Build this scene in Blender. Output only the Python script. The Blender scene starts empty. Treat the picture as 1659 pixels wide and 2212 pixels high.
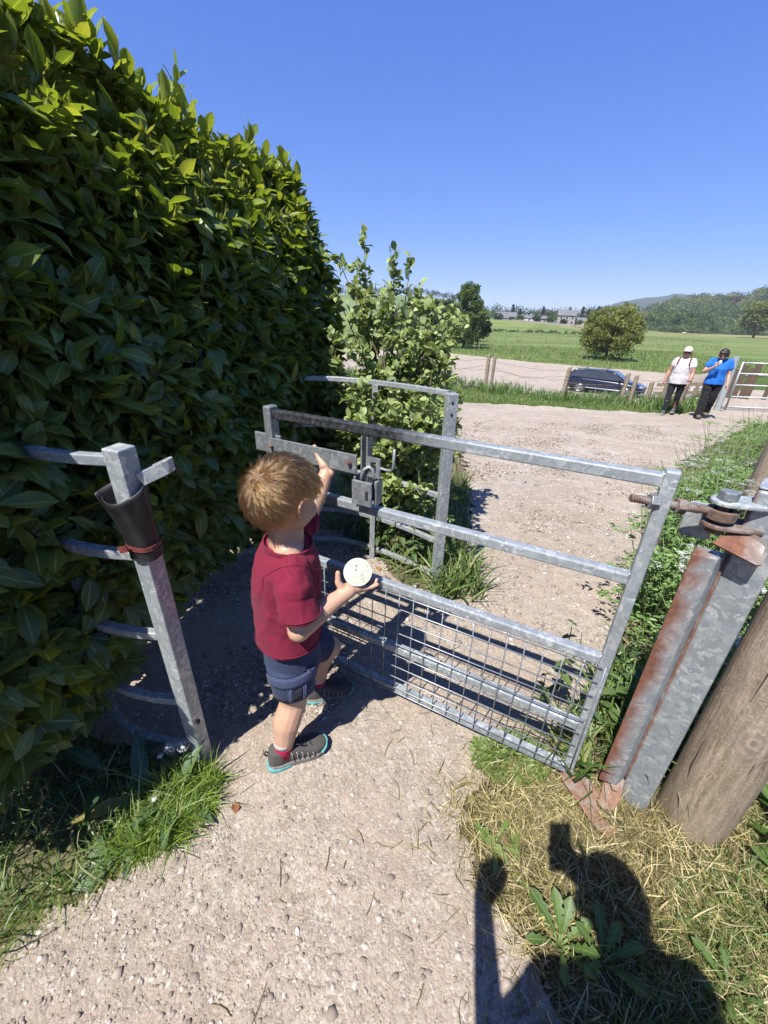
import bpy, bmesh, math, random
import numpy as np
from mathutils import Vector, Matrix

SC = bpy.context.scene
COL = SC.collection
R = math.radians
random.seed(11)
RNG = np.random.default_rng(7)

# ------------------------------------------------------------------ camera
cam_data = bpy.data.cameras.new('camera')
cam = bpy.data.objects.new('camera', cam_data)
COL.objects.link(cam)
cam_data.sensor_fit = 'HORIZONTAL'
cam_data.sensor_width = 36.0
cam_data.lens = 36.0 * 880 / 1659
cam_data.clip_start = 0.02
cam_data.clip_end = 6000
_p, _r = R(25.6), R(1.9)
_fw = Vector((0, math.cos(_p), -math.sin(_p)))
_rt0 = Vector((1, 0, 0))
_up0 = _rt0.cross(_fw)
_rt = math.cos(_r) * _rt0 + math.sin(_r) * _up0
_up = math.cos(_r) * _up0 - math.sin(_r) * _rt0
cam.matrix_world = Matrix(((_rt.x, _up.x, -_fw.x, 0), (_rt.y, _up.y, -_fw.y, 0), (_rt.z, _up.z, -_fw.z, 1.55), (0, 0, 0, 1)))
SC.camera = cam

# ------------------------------------------------------------------ sky, sun, exposure
SUN_EL, SUN_AZ = 57.0, 217.5          # azimuth clockwise from +Y, where the sun stands
world = bpy.data.worlds.new('World')
SC.world = world
world.use_nodes = True
wn = world.node_tree
sky = wn.nodes.new('ShaderNodeTexSky')
sky.sky_type = 'NISHITA'
sky.sun_disc = False
sky.sun_elevation = R(SUN_EL)
sky.sun_rotation = R(SUN_AZ)
sky.altitude = 0
sky.air_density = 1.0
sky.dust_density = 0.0
sky.ozone_density = 10.0
bg = wn.nodes['Background']
# the photograph's deep clear blue: one tone curve per channel for the whole dome
_sep = wn.nodes.new('ShaderNodeSeparateColor')
_com = wn.nodes.new('ShaderNodeCombineColor')
wn.links.new(sky.outputs[0], _sep.inputs[0])
for _i, (_e, _g) in enumerate(((0.86, 0.505), (0.72, 0.560), (0.50, 0.955))):
    _src = _sep.outputs[_i]
    for _op, _v in (('MULTIPLY', 0.1776), ('POWER', _e), ('MULTIPLY', _g / 0.1776)):
        _n = wn.nodes.new('ShaderNodeMath')
        _n.operation = _op
        wn.links.new(_src, _n.inputs[0])
        _n.inputs[1].default_value = _v
        _src = _n.outputs[0]
    wn.links.new(_src, _com.inputs[_i])
wn.links.new(_com.outputs[0], bg.inputs[0])
bg.inputs[1].default_value = 0.0828
sun_data = bpy.data.lights.new('sun', 'SUN')
sun_data.energy = 5.0
sun_data.angle = R(0.53)
sun_data.color = (1.0, 0.965, 0.915)
sun = bpy.data.objects.new('sun', sun_data)
COL.objects.link(sun)
TO_SUN = Vector((math.sin(R(SUN_AZ)) * math.cos(R(SUN_EL)), math.cos(R(SUN_AZ)) * math.cos(R(SUN_EL)), math.sin(R(SUN_EL))))
sun.location = TO_SUN * 50
sun.rotation_euler = TO_SUN.to_track_quat('Z', 'Y').to_euler()
SC.view_settings.view_transform = 'Standard'
SC.view_settings.look = 'None'
SC.view_settings.exposure = 1.10
SC.view_settings.gamma = 1.0
SC.view_settings.use_curve_mapping = False
SC.cycles.max_bounces = 8
SC.cycles.transparent_max_bounces = 8
SC.cycles.use_denoising = True
SC.cycles.caustics_reflective = False
SC.cycles.caustics_refractive = False

# ------------------------------------------------------------------ helpers: objects
def props(o, label=None, cat=None, group=None, kind=None):
    if label: o['label'] = label
    if cat: o['category'] = cat
    if group: o['group'] = group
    if kind: o['kind'] = kind
    return o

def basis(o):
    m = Matrix.LocRotScale(o.location, o.rotation_euler, o.scale)
    return (basis(o.parent) @ o.matrix_parent_inverse @ m) if o.parent else m

def link(name, me, mat=None, parent=None, local=False):
    o = bpy.data.objects.new(name, me)
    COL.objects.link(o)
    if mat is not None and len(me.materials) == 0:
        me.materials.append(mat)
    if parent is not None:
        o.parent = parent
        if not local:
            o.matrix_parent_inverse = basis(parent).inverted()
    return o

def thing(name, label, cat, loc=(0, 0, 0), rz=0.0, group=None):
    o = bpy.data.objects.new(name, None)
    COL.objects.link(o)
    o.empty_display_size = 0.1
    o.location = loc
    o.rotation_euler = (0, 0, rz)
    return props(o, label, cat, group)

def copy_tree(o, parent=None):
    c = o.copy()
    COL.objects.link(c)
    c.parent = parent
    for ch in list(o.children):
        copy_tree(ch, c)
    return c

def np_mesh(name, V, F, smooth=False, **attrs):
    V = np.ascontiguousarray(V, dtype=np.float32)
    F = np.ascontiguousarray(F, dtype=np.int32)
    k, m = F.shape
    me = bpy.data.meshes.new(name)
    me.vertices.add(len(V))
    me.vertices.foreach_set('co', V.ravel())
    me.loops.add(k * m)
    me.loops.foreach_set('vertex_index', F.ravel())
    me.polygons.add(k)
    me.polygons.foreach_set('loop_start', np.arange(0, k * m, m, dtype=np.int32))
    if smooth:
        me.polygons.foreach_set('use_smooth', np.ones(k, dtype=bool))
    for a, v in attrs.items():
        at = me.attributes.new(a, 'FLOAT', 'POINT')
        at.data.foreach_set('value', np.ascontiguousarray(v, dtype=np.float32))
    me.update(calc_edges=True)
    return me

def rot_to(a, b=Vector((0, 0, 1))):
    return Vector(b).rotation_difference(Vector(a)).to_matrix()

class MB:
    """collects shapes, builds ONE mesh"""
    def __init__(s):
        s.V, s.F = [], []
    def add(s, V, F):
        n = len(s.V)
        s.V += [tuple(v) for v in V]
        s.F += [tuple(i + n for i in f) for f in F]
        return s
    def box(s, c, d, M=None):
        c = Vector(c)
        M = M or Matrix.Identity(3)
        V = [c + M @ Vector((x * d[0] / 2, y * d[1] / 2, z * d[2] / 2)) for x in (-1, 1) for y in (-1, 1) for z in (-1, 1)]
        return s.add(V, [(0, 1, 3, 2), (4, 6, 7, 5), (0, 4, 5, 1), (2, 3, 7, 6), (0, 2, 6, 4), (1, 5, 7, 3)])
    def bar(s, p, q, w, h, up=(0, 0, 1)):
        """rectangular bar from p to q, w sideways, h along up"""
        p, q, up = Vector(p), Vector(q), Vector(up)
        d = (q - p)
        L = d.length
        d = d / L
        if abs(d.dot(up)) > 0.95: up = Vector((0, 1, 0)) if abs(d.y) < 0.9 else Vector((1, 0, 0))
        x = d.cross(up).normalized()
        z = x.cross(d).normalized()
        M = Matrix((x, d, z)).transposed()
        return s.box((p + q) / 2, (w, L, h), M)
    def ribbon_bar(s, pts, w, h, up=(0, 0, 1)):
        """rectangular section swept through pts"""
        pts = [Vector(p) for p in pts]
        up = Vector(up)
        V = []
        for i, p in enumerate(pts):
            d = (pts[min(i + 1, len(pts) - 1)] - pts[max(i - 1, 0)]).normalized()
            x = d.cross(up).normalized()
            z = x.cross(d).normalized()
            for a, b in ((-1, -1), (1, -1), (1, 1), (-1, 1)):
                V.append(p + x * a * w / 2 + z * b * h / 2)
        F = [(0, 1, 2, 3), tuple(len(V) - 4 + i for i in (3, 2, 1, 0))]
        for i in range(len(pts) - 1):
            for j in range(4):
                a, b = i * 4 + j, i * 4 + (j + 1) % 4
                F.append((a, a + 4, b + 4, b))
        return s.add(V, F)
    def tube(s, pts, r, n=8, cap=True):
        pts = [Vector(p) for p in pts]
        m = len(pts)
        rr = r if isinstance(r, (list, tuple)) else [r] * m
        V, F = [], []
        up = None
        for i, p in enumerate(pts):
            d = (pts[min(i + 1, m - 1)] - pts[max(i - 1, 0)]).normalized()
            if up is None:
                up = Vector((0, 0, 1)) if abs(d.z) < 0.9 else Vector((1, 0, 0))
            x = d.cross(up).normalized()
            y = x.cross(d).normalized()
            up = y
            for k in range(n):
                a = 2 * math.pi * k / n
                V.append(p + (x * math.cos(a) + y * math.sin(a)) * rr[i])
        for i in range(m - 1):
            for k in range(n):
                a, b = i * n + k, i * n + (k + 1) % n
                F.append((a, b, b + n, a + n))
        if cap:
            F.append(tuple(range(n - 1, -1, -1)))
            F.append(tuple((m - 1) * n + k for k in range(n)))
        return s.add(V, F)
    def ell(s, c, r, M=None, seg=16, rings=10):
        c = Vector(c)
        M = M or Matrix.Identity(3)
        if isinstance(r, (int, float)): r = (r, r, r)
        V = [c + M @ Vector((0, 0, r[2]))]
        for i in range(1, rings):
            t = math.pi * i / rings
            for k in range(seg):
                a = 2 * math.pi * k / seg
                V.append(c + M @ Vector((r[0] * math.sin(t) * math.cos(a), r[1] * math.sin(t) * math.sin(a), r[2] * math.cos(t))))
        V.append(c + M @ Vector((0, 0, -r[2])))
        F = [(0, 1 + k, 1 + (k + 1) % seg) for k in range(seg)]
        for i in range(rings - 2):
            for k in range(seg):
                a, b = 1 + i * seg + k, 1 + i * seg + (k + 1) % seg
                F.append((a, a + seg, b + seg, b))
        e = len(V) - 1
        o = 1 + (rings - 2) * seg
        F += [(o + k, e, o + (k + 1) % seg) for k in range(seg)]
        return s.add(V, F)
    def cap(s, p, q, r1, r2, n=14):
        """round cone with hemispherical ends"""
        p, q = Vector(p), Vector(q)
        d = q - p
        L = d.length
        if L < 1e-6: return s.ell(p, max(r1, r2))
        d /= L
        P, rad = [], []
        for a in (80, 50, 25): P.append(p - d * r1 * math.sin(R(a))); rad.append(r1 * math.cos(R(a)))
        P.append(p); rad.append(r1)
        P.append(p + d * L / 2); rad.append((r1 + r2) / 2)
        P.append(q); rad.append(r2)
        for a in (25, 50, 80): P.append(q + d * r2 * math.sin(R(a))); rad.append(r2 * math.cos(R(a)))
        return s.tube(P, rad, n)
    def loft(s, rings, n=24, cap=True, power=1.0):
        """rings: (centre, xvec, yvec)"""
        V, F = [], []
        for c, x, y in rings:
            c, x, y = Vector(c), Vector(x), Vector(y)
            for k in range(n):
                a = 2 * math.pi * k / n
                ca, sa = math.cos(a), math.sin(a)
                ca = math.copysign(abs(ca) ** power, ca)
                sa = math.copysign(abs(sa) ** power, sa)
                V.append(c + x * ca + y * sa)
        m = len(rings)
        for i in range(m - 1):
            for k in range(n):
                a, b = i * n + k, i * n + (k + 1) % n
                F.append((a, b, b + n, a + n))
        if cap:
            F.append(tuple(range(n - 1, -1, -1)))
            F.append(tuple((m - 1) * n + k for k in range(n)))
        return s.add(V, F)
    def plate(s, poly, o, ux, uy, th):
        """2-D outline in the plane (o, ux, uy), thickness th centred"""
        o, ux, uy = Vector(o), Vector(ux).normalized(), Vector(uy).normalized()
        n = ux.cross(uy).normalized()
        k = len(poly)
        V = [o + ux * a + uy * b + n * th / 2 for a, b in poly] + [o + ux * a + uy * b - n * th / 2 for a, b in poly]
        F = [tuple(range(k)), tuple(range(2 * k - 1, k - 1, -1))]
        F += [(i, i + k, (i + 1) % k + k, (i + 1) % k) for i in range(k)]
        return s.add(V, F)
    def cyl(s, p, q, r, n=12, r2=None):
        return s.tube([p, q], [r, r if r2 is None else r2], n)
    def mesh(s, name):
        me = bpy.data.meshes.new(name)
        me.from_pydata(s.V, [], s.F)
        bm = bmesh.new()
        bm.from_mesh(me)
        bmesh.ops.recalc_face_normals(bm, faces=bm.faces)
        bm.to_mesh(me)
        bm.free()
        return me
    def build(s, name, mat, parent=None, smooth=False, bevel=0.0, local=False, seg=2):
        me = s.mesh(name)
        if smooth:
            me.polygons.foreach_set('use_smooth', np.ones(len(me.polygons), dtype=bool))
        o = link(name, me, mat, parent, local)
        if bevel:
            b = o.modifiers.new('bevel', 'BEVEL')
            b.width = bevel
            b.segments = seg
            b.limit_method = 'ANGLE'
            b.angle_limit = R(35)
            b.harden_normals = False
        return o

def rounded(w, h, r, n=4):
    P = []
    for cx, cy, a0 in ((w / 2 - r, h / 2 - r, 0), (-w / 2 + r, h / 2 - r, 90), (-w / 2 + r, -h / 2 + r, 180), (w / 2 - r, -h / 2 + r, 270)):
        for i in range(n + 1):
            a = R(a0 + 90 * i / n)
            P.append((cx + r * math.cos(a), cy + r * math.sin(a)))
    return P

# vectorised value noise
def _h(ix, iy, iz, seed):
    n = (ix.astype(np.int64) * 374761393 + iy.astype(np.int64) * 668265263 + iz.astype(np.int64) * 2147483647 + seed * 974711) & 0x7fffffff
    n = (n ^ (n >> 13)) * 1274126177 & 0x7fffffff
    return ((n ^ (n >> 16)) & 0xffff) / 65535.0
def vnoise(x, y, z=None, seed=0):
    x, y = np.asarray(x, float), np.asarray(y, float)
    z = np.zeros_like(x) if z is None else np.asarray(z, float)
    ix, iy, iz = np.floor(x), np.floor(y), np.floor(z)
    fx, fy, fz = x - ix, y - iy, z - iz
    fx, fy, fz = [f * f * (3 - 2 * f) for f in (fx, fy, fz)]
    out = 0
    for a in (0, 1):
        for b in (0, 1):
            for c in (0, 1):
                w = (fx if a else 1 - fx) * (fy if b else 1 - fy) * (fz if c else 1 - fz)
                out = out + w * _h(ix + a, iy + b, iz + c, seed)
    return out * 2 - 1
def fbm(x, y, z=None, oct=4, seed=0):
    s, a = 0, 0.5
    x, y = np.asarray(x, float), np.asarray(y, float)
    for i in range(oct):
        s = s + a * vnoise(x * 2 ** i, y * 2 ** i, None if z is None else np.asarray(z) * 2 ** i, seed + i)
        a *= 0.5
    return s

def blob(name, mb, mat, parent=None, voxel=0.004, smooth=6, disp=None, local=False):
    """join overlapping solids into one continuous surface"""
    me = mb.mesh(name)
    o = bpy.data.objects.new('tmp', me)
    COL.objects.link(o)
    m = o.modifiers.new('r', 'REMESH')
    m.mode = 'VOXEL'
    m.voxel_size = voxel
    if smooth:
        sm = o.modifiers.new('s', 'SMOOTH')
        sm.factor = 0.5
        sm.iterations = smooth
    dg = bpy.context.evaluated_depsgraph_get()
    ev = o.evaluated_get(dg)
    me2 = bpy.data.meshes.new_from_object(ev)
    bpy.data.objects.remove(o)
    bpy.data.meshes.remove(me)
    me2.name = name
    me2.materials.clear()
    n = len(me2.vertices)
    if disp is not None:
        co = np.empty(n * 3, np.float32)
        no = np.empty(n * 3, np.float32)
        me2.vertices.foreach_get('co', co)
        me2.vertex_normals.foreach_get('vector', no)
        co, no = co.reshape(-1, 3), no.reshape(-1, 3)
        co = co + no * np.asarray(disp(co, no))[:, None]
        me2.vertices.foreach_set('co', np.ascontiguousarray(co, np.float32).ravel())
    me2.polygons.foreach_set('use_smooth', np.ones(len(me2.polygons), dtype=bool))
    me2.update()
    return link(name, me2, mat, parent, local)

def frames(d, nrm):
    """rotation matrices with columns (side, d, normal)"""
    d = d / np.linalg.norm(d, axis=1, keepdims=True)
    x = np.cross(d, nrm)
    x /= np.linalg.norm(x, axis=1, keepdims=True) + 1e-9
    z = np.cross(x, d)
    return np.stack([x, d, z], axis=2)

def scatter(tv, tf, pos, M):
    k, n = len(pos), len(tv)
    V = (np.einsum('kij,nj->kni', M, tv) + pos[:, None, :]).reshape(-1, 3)
    F = (tf[None] + (np.arange(k) * n)[:, None, None]).reshape(-1, tf.shape[1])
    return V, F

def leaf_tpl(widths, fold=0.15, droop=0.15, wave=0.0, base=0.0):
    """unit leaf along +y, returns verts, quads, across"""
    n = len(widths)
    V, A = [], []
    for i, w in enumerate(widths):
        t = i / (n - 1)
        y = t
        zc = -droop * t * t
        wv = wave * (1 if i % 2 else -1)
        for sx in (-1, 0, 1):
            V.append((sx * w, y - base * abs(sx), zc + abs(sx) * w * fold * 2 + (wv if sx else 0)))
            A.append(abs(sx))
    F = []
    for i in range(n - 1):
        a = i * 3
        F += [(a, a + 1, a + 4, a + 3), (a + 1, a + 2, a + 5, a + 4)]
    return np.array(V), np.array(F), np.array(A, float)
# ------------------------------------------------------------------ materials
def MT(name):
    m = bpy.data.materials.new(name)
    m.use_nodes = True
    return m, m.node_tree, m.node_tree.nodes['Principled BSDF']

def c4(c): return tuple(c) + (1.0,) if len(c) == 3 else tuple(c)

def nd(nt, typ, ins=None, **at):
    n = nt.nodes.new('ShaderNode' + typ)
    for k, v in at.items(): setattr(n, k, v)
    for k, v in (ins or {}).items():
        s = n.inputs[k]
        if isinstance(v, bpy.types.NodeSocket): nt.links.new(v, s)
        elif isinstance(v, tuple) and len(v) == 3 and s.type == 'RGBA': s.default_value = c4(v)
        else: s.default_value = v
    return n

def setin(nt, b, **kw):
    names = dict(base='Base Color', rough='Roughness', metal='Metallic', spec='Specular IOR Level', normal='Normal', sss='Subsurface Weight', coat='Coat Weight', trans='Transmission Weight', sheen='Sheen Weight', alpha='Alpha', ior='IOR')
    for k, v in kw.items():
        s = b.inputs[names[k]]
        if isinstance(v, bpy.types.NodeSocket): nt.links.new(v, s)
        elif isinstance(v, tuple): s.default_value = c4(v)
        else: s.default_value = v

def mix(nt, f, a, b, mode='MIX'):
    n = nt.nodes.new('ShaderNodeMix')
    n.data_type = 'RGBA'
    n.blend_type = mode
    n.clamp_factor = True
    for i, v in ((0, f), (6, a), (7, b)):
        if isinstance(v, bpy.types.NodeSocket): nt.links.new(v, n.inputs[i])
        elif isinstance(v, tuple): n.inputs[i].default_value = c4(v)
        elif i: n.inputs[i].default_value = (v, v, v, 1)
        else: n.inputs[i].default_value = v
    return n.outputs[2]

def ramp(nt, f, *stops):
    n = nt.nodes.new('ShaderNodeValToRGB')
    nt.links.new(f, n.inputs[0])
    e = n.color_ramp.elements
    while len(e) < len(stops): e.new(0.5)
    for el, (p, c) in zip(e, stops):
        el.position = p
        el.color = c4(c) if isinstance(c, tuple) else (c, c, c, 1)
    return n.outputs[0]

def math_(nt, op, a, b=0.0, clamp=False):
    n = nt.nodes.new('ShaderNodeMath')
    n.operation = op
    n.use_clamp = clamp
    for i, v in ((0, a), (1, b)):
        if isinstance(v, bpy.types.NodeSocket): nt.links.new(v, n.inputs[i])
        else: n.inputs[i].default_value = v
    return n.outputs[0]

def coords(nt, kind='Object', scale=None):
    t = nt.nodes.new('ShaderNodeTexCoord').outputs[kind]
    if scale:
        t = nd(nt, 'Mapping', {0: t, 'Scale': scale}).outputs[0]
    return t

def noise_(nt, v, scale, detail=4, rough=0.55, dist=0.0):
    return nd(nt, 'TexNoise', {'Vector': v, 'Scale': scale, 'Detail': detail, 'Roughness': rough, 'Distortion': dist}).outputs[0]

def bump(nt, h, strength=0.3, dist=0.005, normal=None):
    ins = {'Height': h, 'Strength': strength, 'Distance': dist}
    if normal is not None: ins['Normal'] = normal
    return nd(nt, 'Bump', ins).outputs[0]

def attr(nt, name): return nd(nt, 'Attribute', attribute_name=name).outputs[2]

def simple(name, col, rough=0.6, metal=0.0, spec=0.5, var=0.15, scale=20, bumps=0.0, bscale=200, sheen=0.0, coat=0.0):
    m, nt, b = MT(name)
    v = coords(nt)
    n = noise_(nt, v, scale)
    lo = tuple(x * (1 - var) for x in col)
    hi = tuple(min(1, x * (1 + var)) for x in col)
    setin(nt, b, base=ramp(nt, n, (0.3, lo), (0.7, hi)), rough=rough, metal=metal, spec=spec, sheen=sheen, coat=coat)
    if bumps:
        setin(nt, b, normal=bump(nt, noise_(nt, v, bscale, 3), bumps, 0.002))
    return m

def galvanised(name, rust=0.0, tint=(1, 1, 1), algae=0.0, black=None, rust_axis=None):
    """zinc spangle; rust / algae amounts; black = (axis vector, from, to) grime along an axis"""
    m, nt, b = MT(name)
    v = coords(nt)
    w = nd(nt, 'TexNoise', {'Vector': v, 'Scale': 38.0, 'Detail': 2.0}).outputs[1]
    vv = mix(nt, 0.045, v, w, 'ADD')
    vo = nd(nt, 'TexVoronoi', {'Vector': vv, 'Scale': 62.0, 'Randomness': 1.0})
    cell = nd(nt, 'SeparateColor', {0: vo.outputs['Color']}).outputs[0]
    base = ramp(nt, cell, (0.0, (0.230, 0.258, 0.268)), (0.45, (0.295, 0.328, 0.338)), (0.8, (0.365, 0.398, 0.405)), (0.94, (0.49, 0.51, 0.51)))
    fl = noise_(nt, coords(nt, 'Object', (1.0, 1.0, 2.2)), 42.0, 3, 0.5, 0.8)
    base = mix(nt, ramp(nt, fl, (0.66, 0.0), (0.69, 0.85)), base, (0.62, 0.64, 0.64))
    big = noise_(nt, v, 7.0, 5)
    base = mix(nt, ramp(nt, big, (0.35, 0.0), (0.75, 0.5)), base, (0.231, 0.238, 0.238))
    if tint != (1, 1, 1): base = mix(nt, 1.0, base, tint, 'MULTIPLY')
    rough = ramp(nt, cell, (0.0, 0.55), (0.8, 0.42), (1.0, 0.30))
    metal = 0.40
    if algae:
        g = noise_(nt, v, 22.0, 6, 0.7)
        base = mix(nt, ramp(nt, g, (0.62 - algae * 0.3, 0.0), (0.75, 0.8)), base, (0.091, 0.105, 0.056))
        rough = mix(nt, 0.5, rough, (0.8, 0.8, 0.8))
    if rust:
        n1 = noise_(nt, v, 9.0, 6, 0.65, 0.6)
        if rust_axis:
            ax, p0, p1 = rust_axis
            d = nd(nt, 'VectorMath', {0: v, 1: ax}, operation='DOT_PRODUCT').outputs['Value']
            gr = nd(nt, 'MapRange', {0: d, 1: p0, 2: p1, 3: 1.0, 4: 0.0}).outputs[0]
            n1 = math_(nt, 'ADD', math_(nt, 'MULTIPLY', n1, 0.7), math_(nt, 'MULTIPLY', gr, 0.55))
        f = ramp(nt, n1, (0.40, 0.0), (0.56, 0.5), (0.74, 1.0)) if rust_axis else ramp(nt, n1, (0.72 - rust * 0.35, 0.0), (0.86 - rust * 0.28, 1.0))
        rc = ramp(nt, noise_(nt, v, 45.0, 5, 0.7), (0.3, (0.075, 0.030, 0.019)), (0.55, (0.140, 0.056, 0.031)), (0.8, (0.20, 0.095, 0.056)))
        base = mix(nt, f, base, rc)
        rough = mix(nt, f, rough, (0.85, 0.85, 0.85))
        metal = math_(nt, 'MULTIPLY', math_(nt, 'SUBTRACT', 1.0, f), 0.5)
    if black:
        ax, p0, p1 = black
        d = nd(nt, 'VectorMath', {0: v, 1: ax}, operation='DOT_PRODUCT').outputs['Value']
        d = math_(nt, 'ADD', d, math_(nt, 'MULTIPLY', noise_(nt, v, 14.0, 5), 0.25))
        f = nd(nt, 'MapRange', {0: d, 1: p0, 2: p1, 3: 0.0, 4: 1.0}).outputs[0]
        f2 = math_(nt, 'MULTIPLY', f, ramp(nt, noise_(nt, v, 60.0, 4), (0.3, 0.86), (0.7, 1.0)))
        base = mix(nt, f2, base, (0.008, 0.008, 0.009))
        rough = mix(nt, f2, rough, (0.34, 0.34, 0.34))
        if not isinstance(metal, float): pass
        else: metal = math_(nt, 'MULTIPLY', math_(nt, 'SUBTRACT', 1.0, f2), metal)
    setin(nt, b, base=base, rough=rough, metal=metal, normal=bump(nt, noise_(nt, v, 160.0, 3), 0.12, 0.002))
    return m

def rusty(name, c1=(0.091, 0.035, 0.021), c2=(0.21, 0.105, 0.063), grey=0.25):
    m, nt, b = MT(name)
    v = coords(nt)
    n = noise_(nt, v, 60.0, 6, 0.7)
    base = ramp(nt, n, (0.3, c1), (0.7, c2))
    g = noise_(nt, v, 25.0, 5, 0.6)
    base = mix(nt, ramp(nt, g, (0.75 - grey, 0.0), (0.9 - grey, 0.8)), base, (0.21, 0.182, 0.161))
    setin(nt, b, base=base, rough=0.82, metal=0.1, normal=bump(nt, n, 0.4, 0.002))
    return m

def leafmat(name, stops, rib=None, rough=0.38, trans=0.3, tcol=None, spec=0.5, blotch=0.25, bscale=30, under=None):
    """stops: colour ramp on the per-leaf random number"""
    m, nt, b = MT(name)
    r = attr(nt, 'rnd')
    base = ramp(nt, r, *stops)
    v = coords(nt)
    n = noise_(nt, v, bscale, 4)
    base = mix(nt, math_(nt, 'MULTIPLY', ramp(nt, n, (0.45, 0.0), (0.75, 1.0)), blotch), base, mix(nt, 1.0, base, (1.5, 1.35, 0.8), 'MULTIPLY'))
    if rib:
        mid = attr(nt, 'mid')
        f = ramp(nt, mid, (0.03, 1.0), (0.14, 0.0))
        base = mix(nt, math_(nt, 'MULTIPLY', f, 0.75), base, rib)
    if under:
        bf = nd(nt, 'NewGeometry').outputs['Backfacing']
        base = mix(nt, math_(nt, 'MULTIPLY', bf, 0.8), base, under)
    setin(nt, b, base=base, rough=rough, spec=spec, normal=bump(nt, noise_(nt, v, bscale * 4, 2), 0.15, 0.003))
    tr = nd(nt, 'BsdfTranslucent', {'Color': mix(nt, 1.0, base, tcol or (1.9, 1.9, 0.7), 'MULTIPLY')})
    ms = nd(nt, 'MixShader', {0: trans, 1: b.outputs[0], 2: tr.outputs[0]})
    nt.links.new(ms.outputs[0], nt.nodes['Material Output'].inputs[0])
    return m

M = {}
M['galv'] = galvanised('galvanised_steel')
M['galv_post'] = galvanised('galvanised_post', rust=0.3, rust_axis=((0.69, -0.724, 0.0), -0.060, -0.030))
M['galv_algae'] = galvanised('weathered_galvanised_rail', algae=0.55)
M['galv_dull'] = galvanised('dull_zinc', tint=(0.62, 0.62, 0.62))
M['galv_plain'] = galvanised('pale_galvanised', tint=(1.15, 1.15, 1.12))
M['rust'] = rusty('rusted_iron')
M['rust_plate'] = rusty('worn_rusty_plate', (0.13, 0.062, 0.038), (0.235, 0.140, 0.090), 0.25)
M['rod'] = rusty('dark_rusty_rod', (0.06, 0.036, 0.026), (0.15, 0.095, 0.07), 0.30)
M['wire'] = simple('mesh_wire_zinc', (0.252, 0.266, 0.28), 0.4, 0.6)
M['soil'] = None

def gravelmat(name, sc=1.0, bmp=0.5):
    m, nt, b = MT(name)
    v = coords(nt)
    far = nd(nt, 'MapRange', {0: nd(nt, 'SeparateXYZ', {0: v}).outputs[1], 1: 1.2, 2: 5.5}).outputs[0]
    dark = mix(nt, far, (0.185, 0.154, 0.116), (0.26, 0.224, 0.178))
    light = mix(nt, far, (0.365, 0.308, 0.234), (0.41, 0.360, 0.292))
    w = nd(nt, 'TexNoise', {'Vector': v, 'Scale': 30.0 * sc, 'Detail': 2.0}).outputs[1]
    vv = mix(nt, 0.03 / sc, v, w, 'ADD')
    v1 = nd(nt, 'TexVoronoi', {'Vector': vv, 'Scale': 130.0 * sc, 'Randomness': 1.0})
    v2 = nd(nt, 'TexVoronoi', {'Vector': vv, 'Scale': 40.0 * sc, 'Randomness': 1.0})
    c1 = nd(nt, 'SeparateColor', {0: v1.outputs['Color']}).outputs[0]
    c2 = nd(nt, 'SeparateColor', {0: v2.outputs['Color']}).outputs[1]
    n = noise_(nt, v, 2.2, 6, 0.6)
    n2 = noise_(nt, v, 16.0 * sc, 8, 0.72)
    base = mix(nt, ramp(nt, n2, (0.32, 0.0), (0.68, 1.0)), dark, light)
    pebble = ramp(nt, c1, (0.0, (0.125, 0.103, 0.088)), (0.5, (0.245, 0.20, 0.16)), (0.85, (0.33, 0.285, 0.24)), (1.0, (0.43, 0.40, 0.36)))
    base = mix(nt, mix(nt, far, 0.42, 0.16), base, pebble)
    big = ramp(nt, c2, (0.78, 0.0), (0.84, 1.0))
    base = mix(nt, math_(nt, 'MULTIPLY', big, 0.5), base, mix(nt, c1, (0.19, 0.16, 0.14), (0.38, 0.34, 0.30)))
    base = mix(nt, ramp(nt, n, (0.42, 0.0), (0.66, 0.55)), base, (0.285, 0.212, 0.160))
    nb = noise_(nt, v, 0.9, 5, 0.65)
    base = mix(nt, ramp(nt, nb, (0.45, 0.0), (0.62, 0.45)), base, (0.22, 0.18, 0.135))
    sp = noise_(nt, v, 75.0 * sc, 4, 0.75)
    base = mix(nt, ramp(nt, sp, (0.33, 0.75), (0.43, 0.0)), base, (0.115, 0.096, 0.080))  # dark specks: shadows of small stones painted into the colour
    sp2 = noise_(nt, v, 48.0 * sc, 3, 0.7, 0.5)
    base = mix(nt, ramp(nt, sp2, (0.60, 0.0), (0.70, 0.6)), base, (0.47, 0.43, 0.38))
    h = math_(nt, 'ADD', math_(nt, 'MULTIPLY', v1.outputs['Distance'], -0.5), math_(nt, 'MULTIPLY', n2, 1.5))
    h = math_(nt, 'ADD', h, math_(nt, 'MULTIPLY', math_(nt, 'SUBTRACT', 0.5, v2.outputs['Distance']), math_(nt, 'MULTIPLY', big, 1.4)))
    setin(nt, b, base=base, rough=0.92, spec=0.2, normal=bump(nt, h, bmp, 0.011 / sc))
    return m

M['gravel'] = gravelmat('crushed_stone_gravel')
M['gravel_far'] = gravelmat('pale_worn_gravel', 0.42, 0.55)

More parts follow.
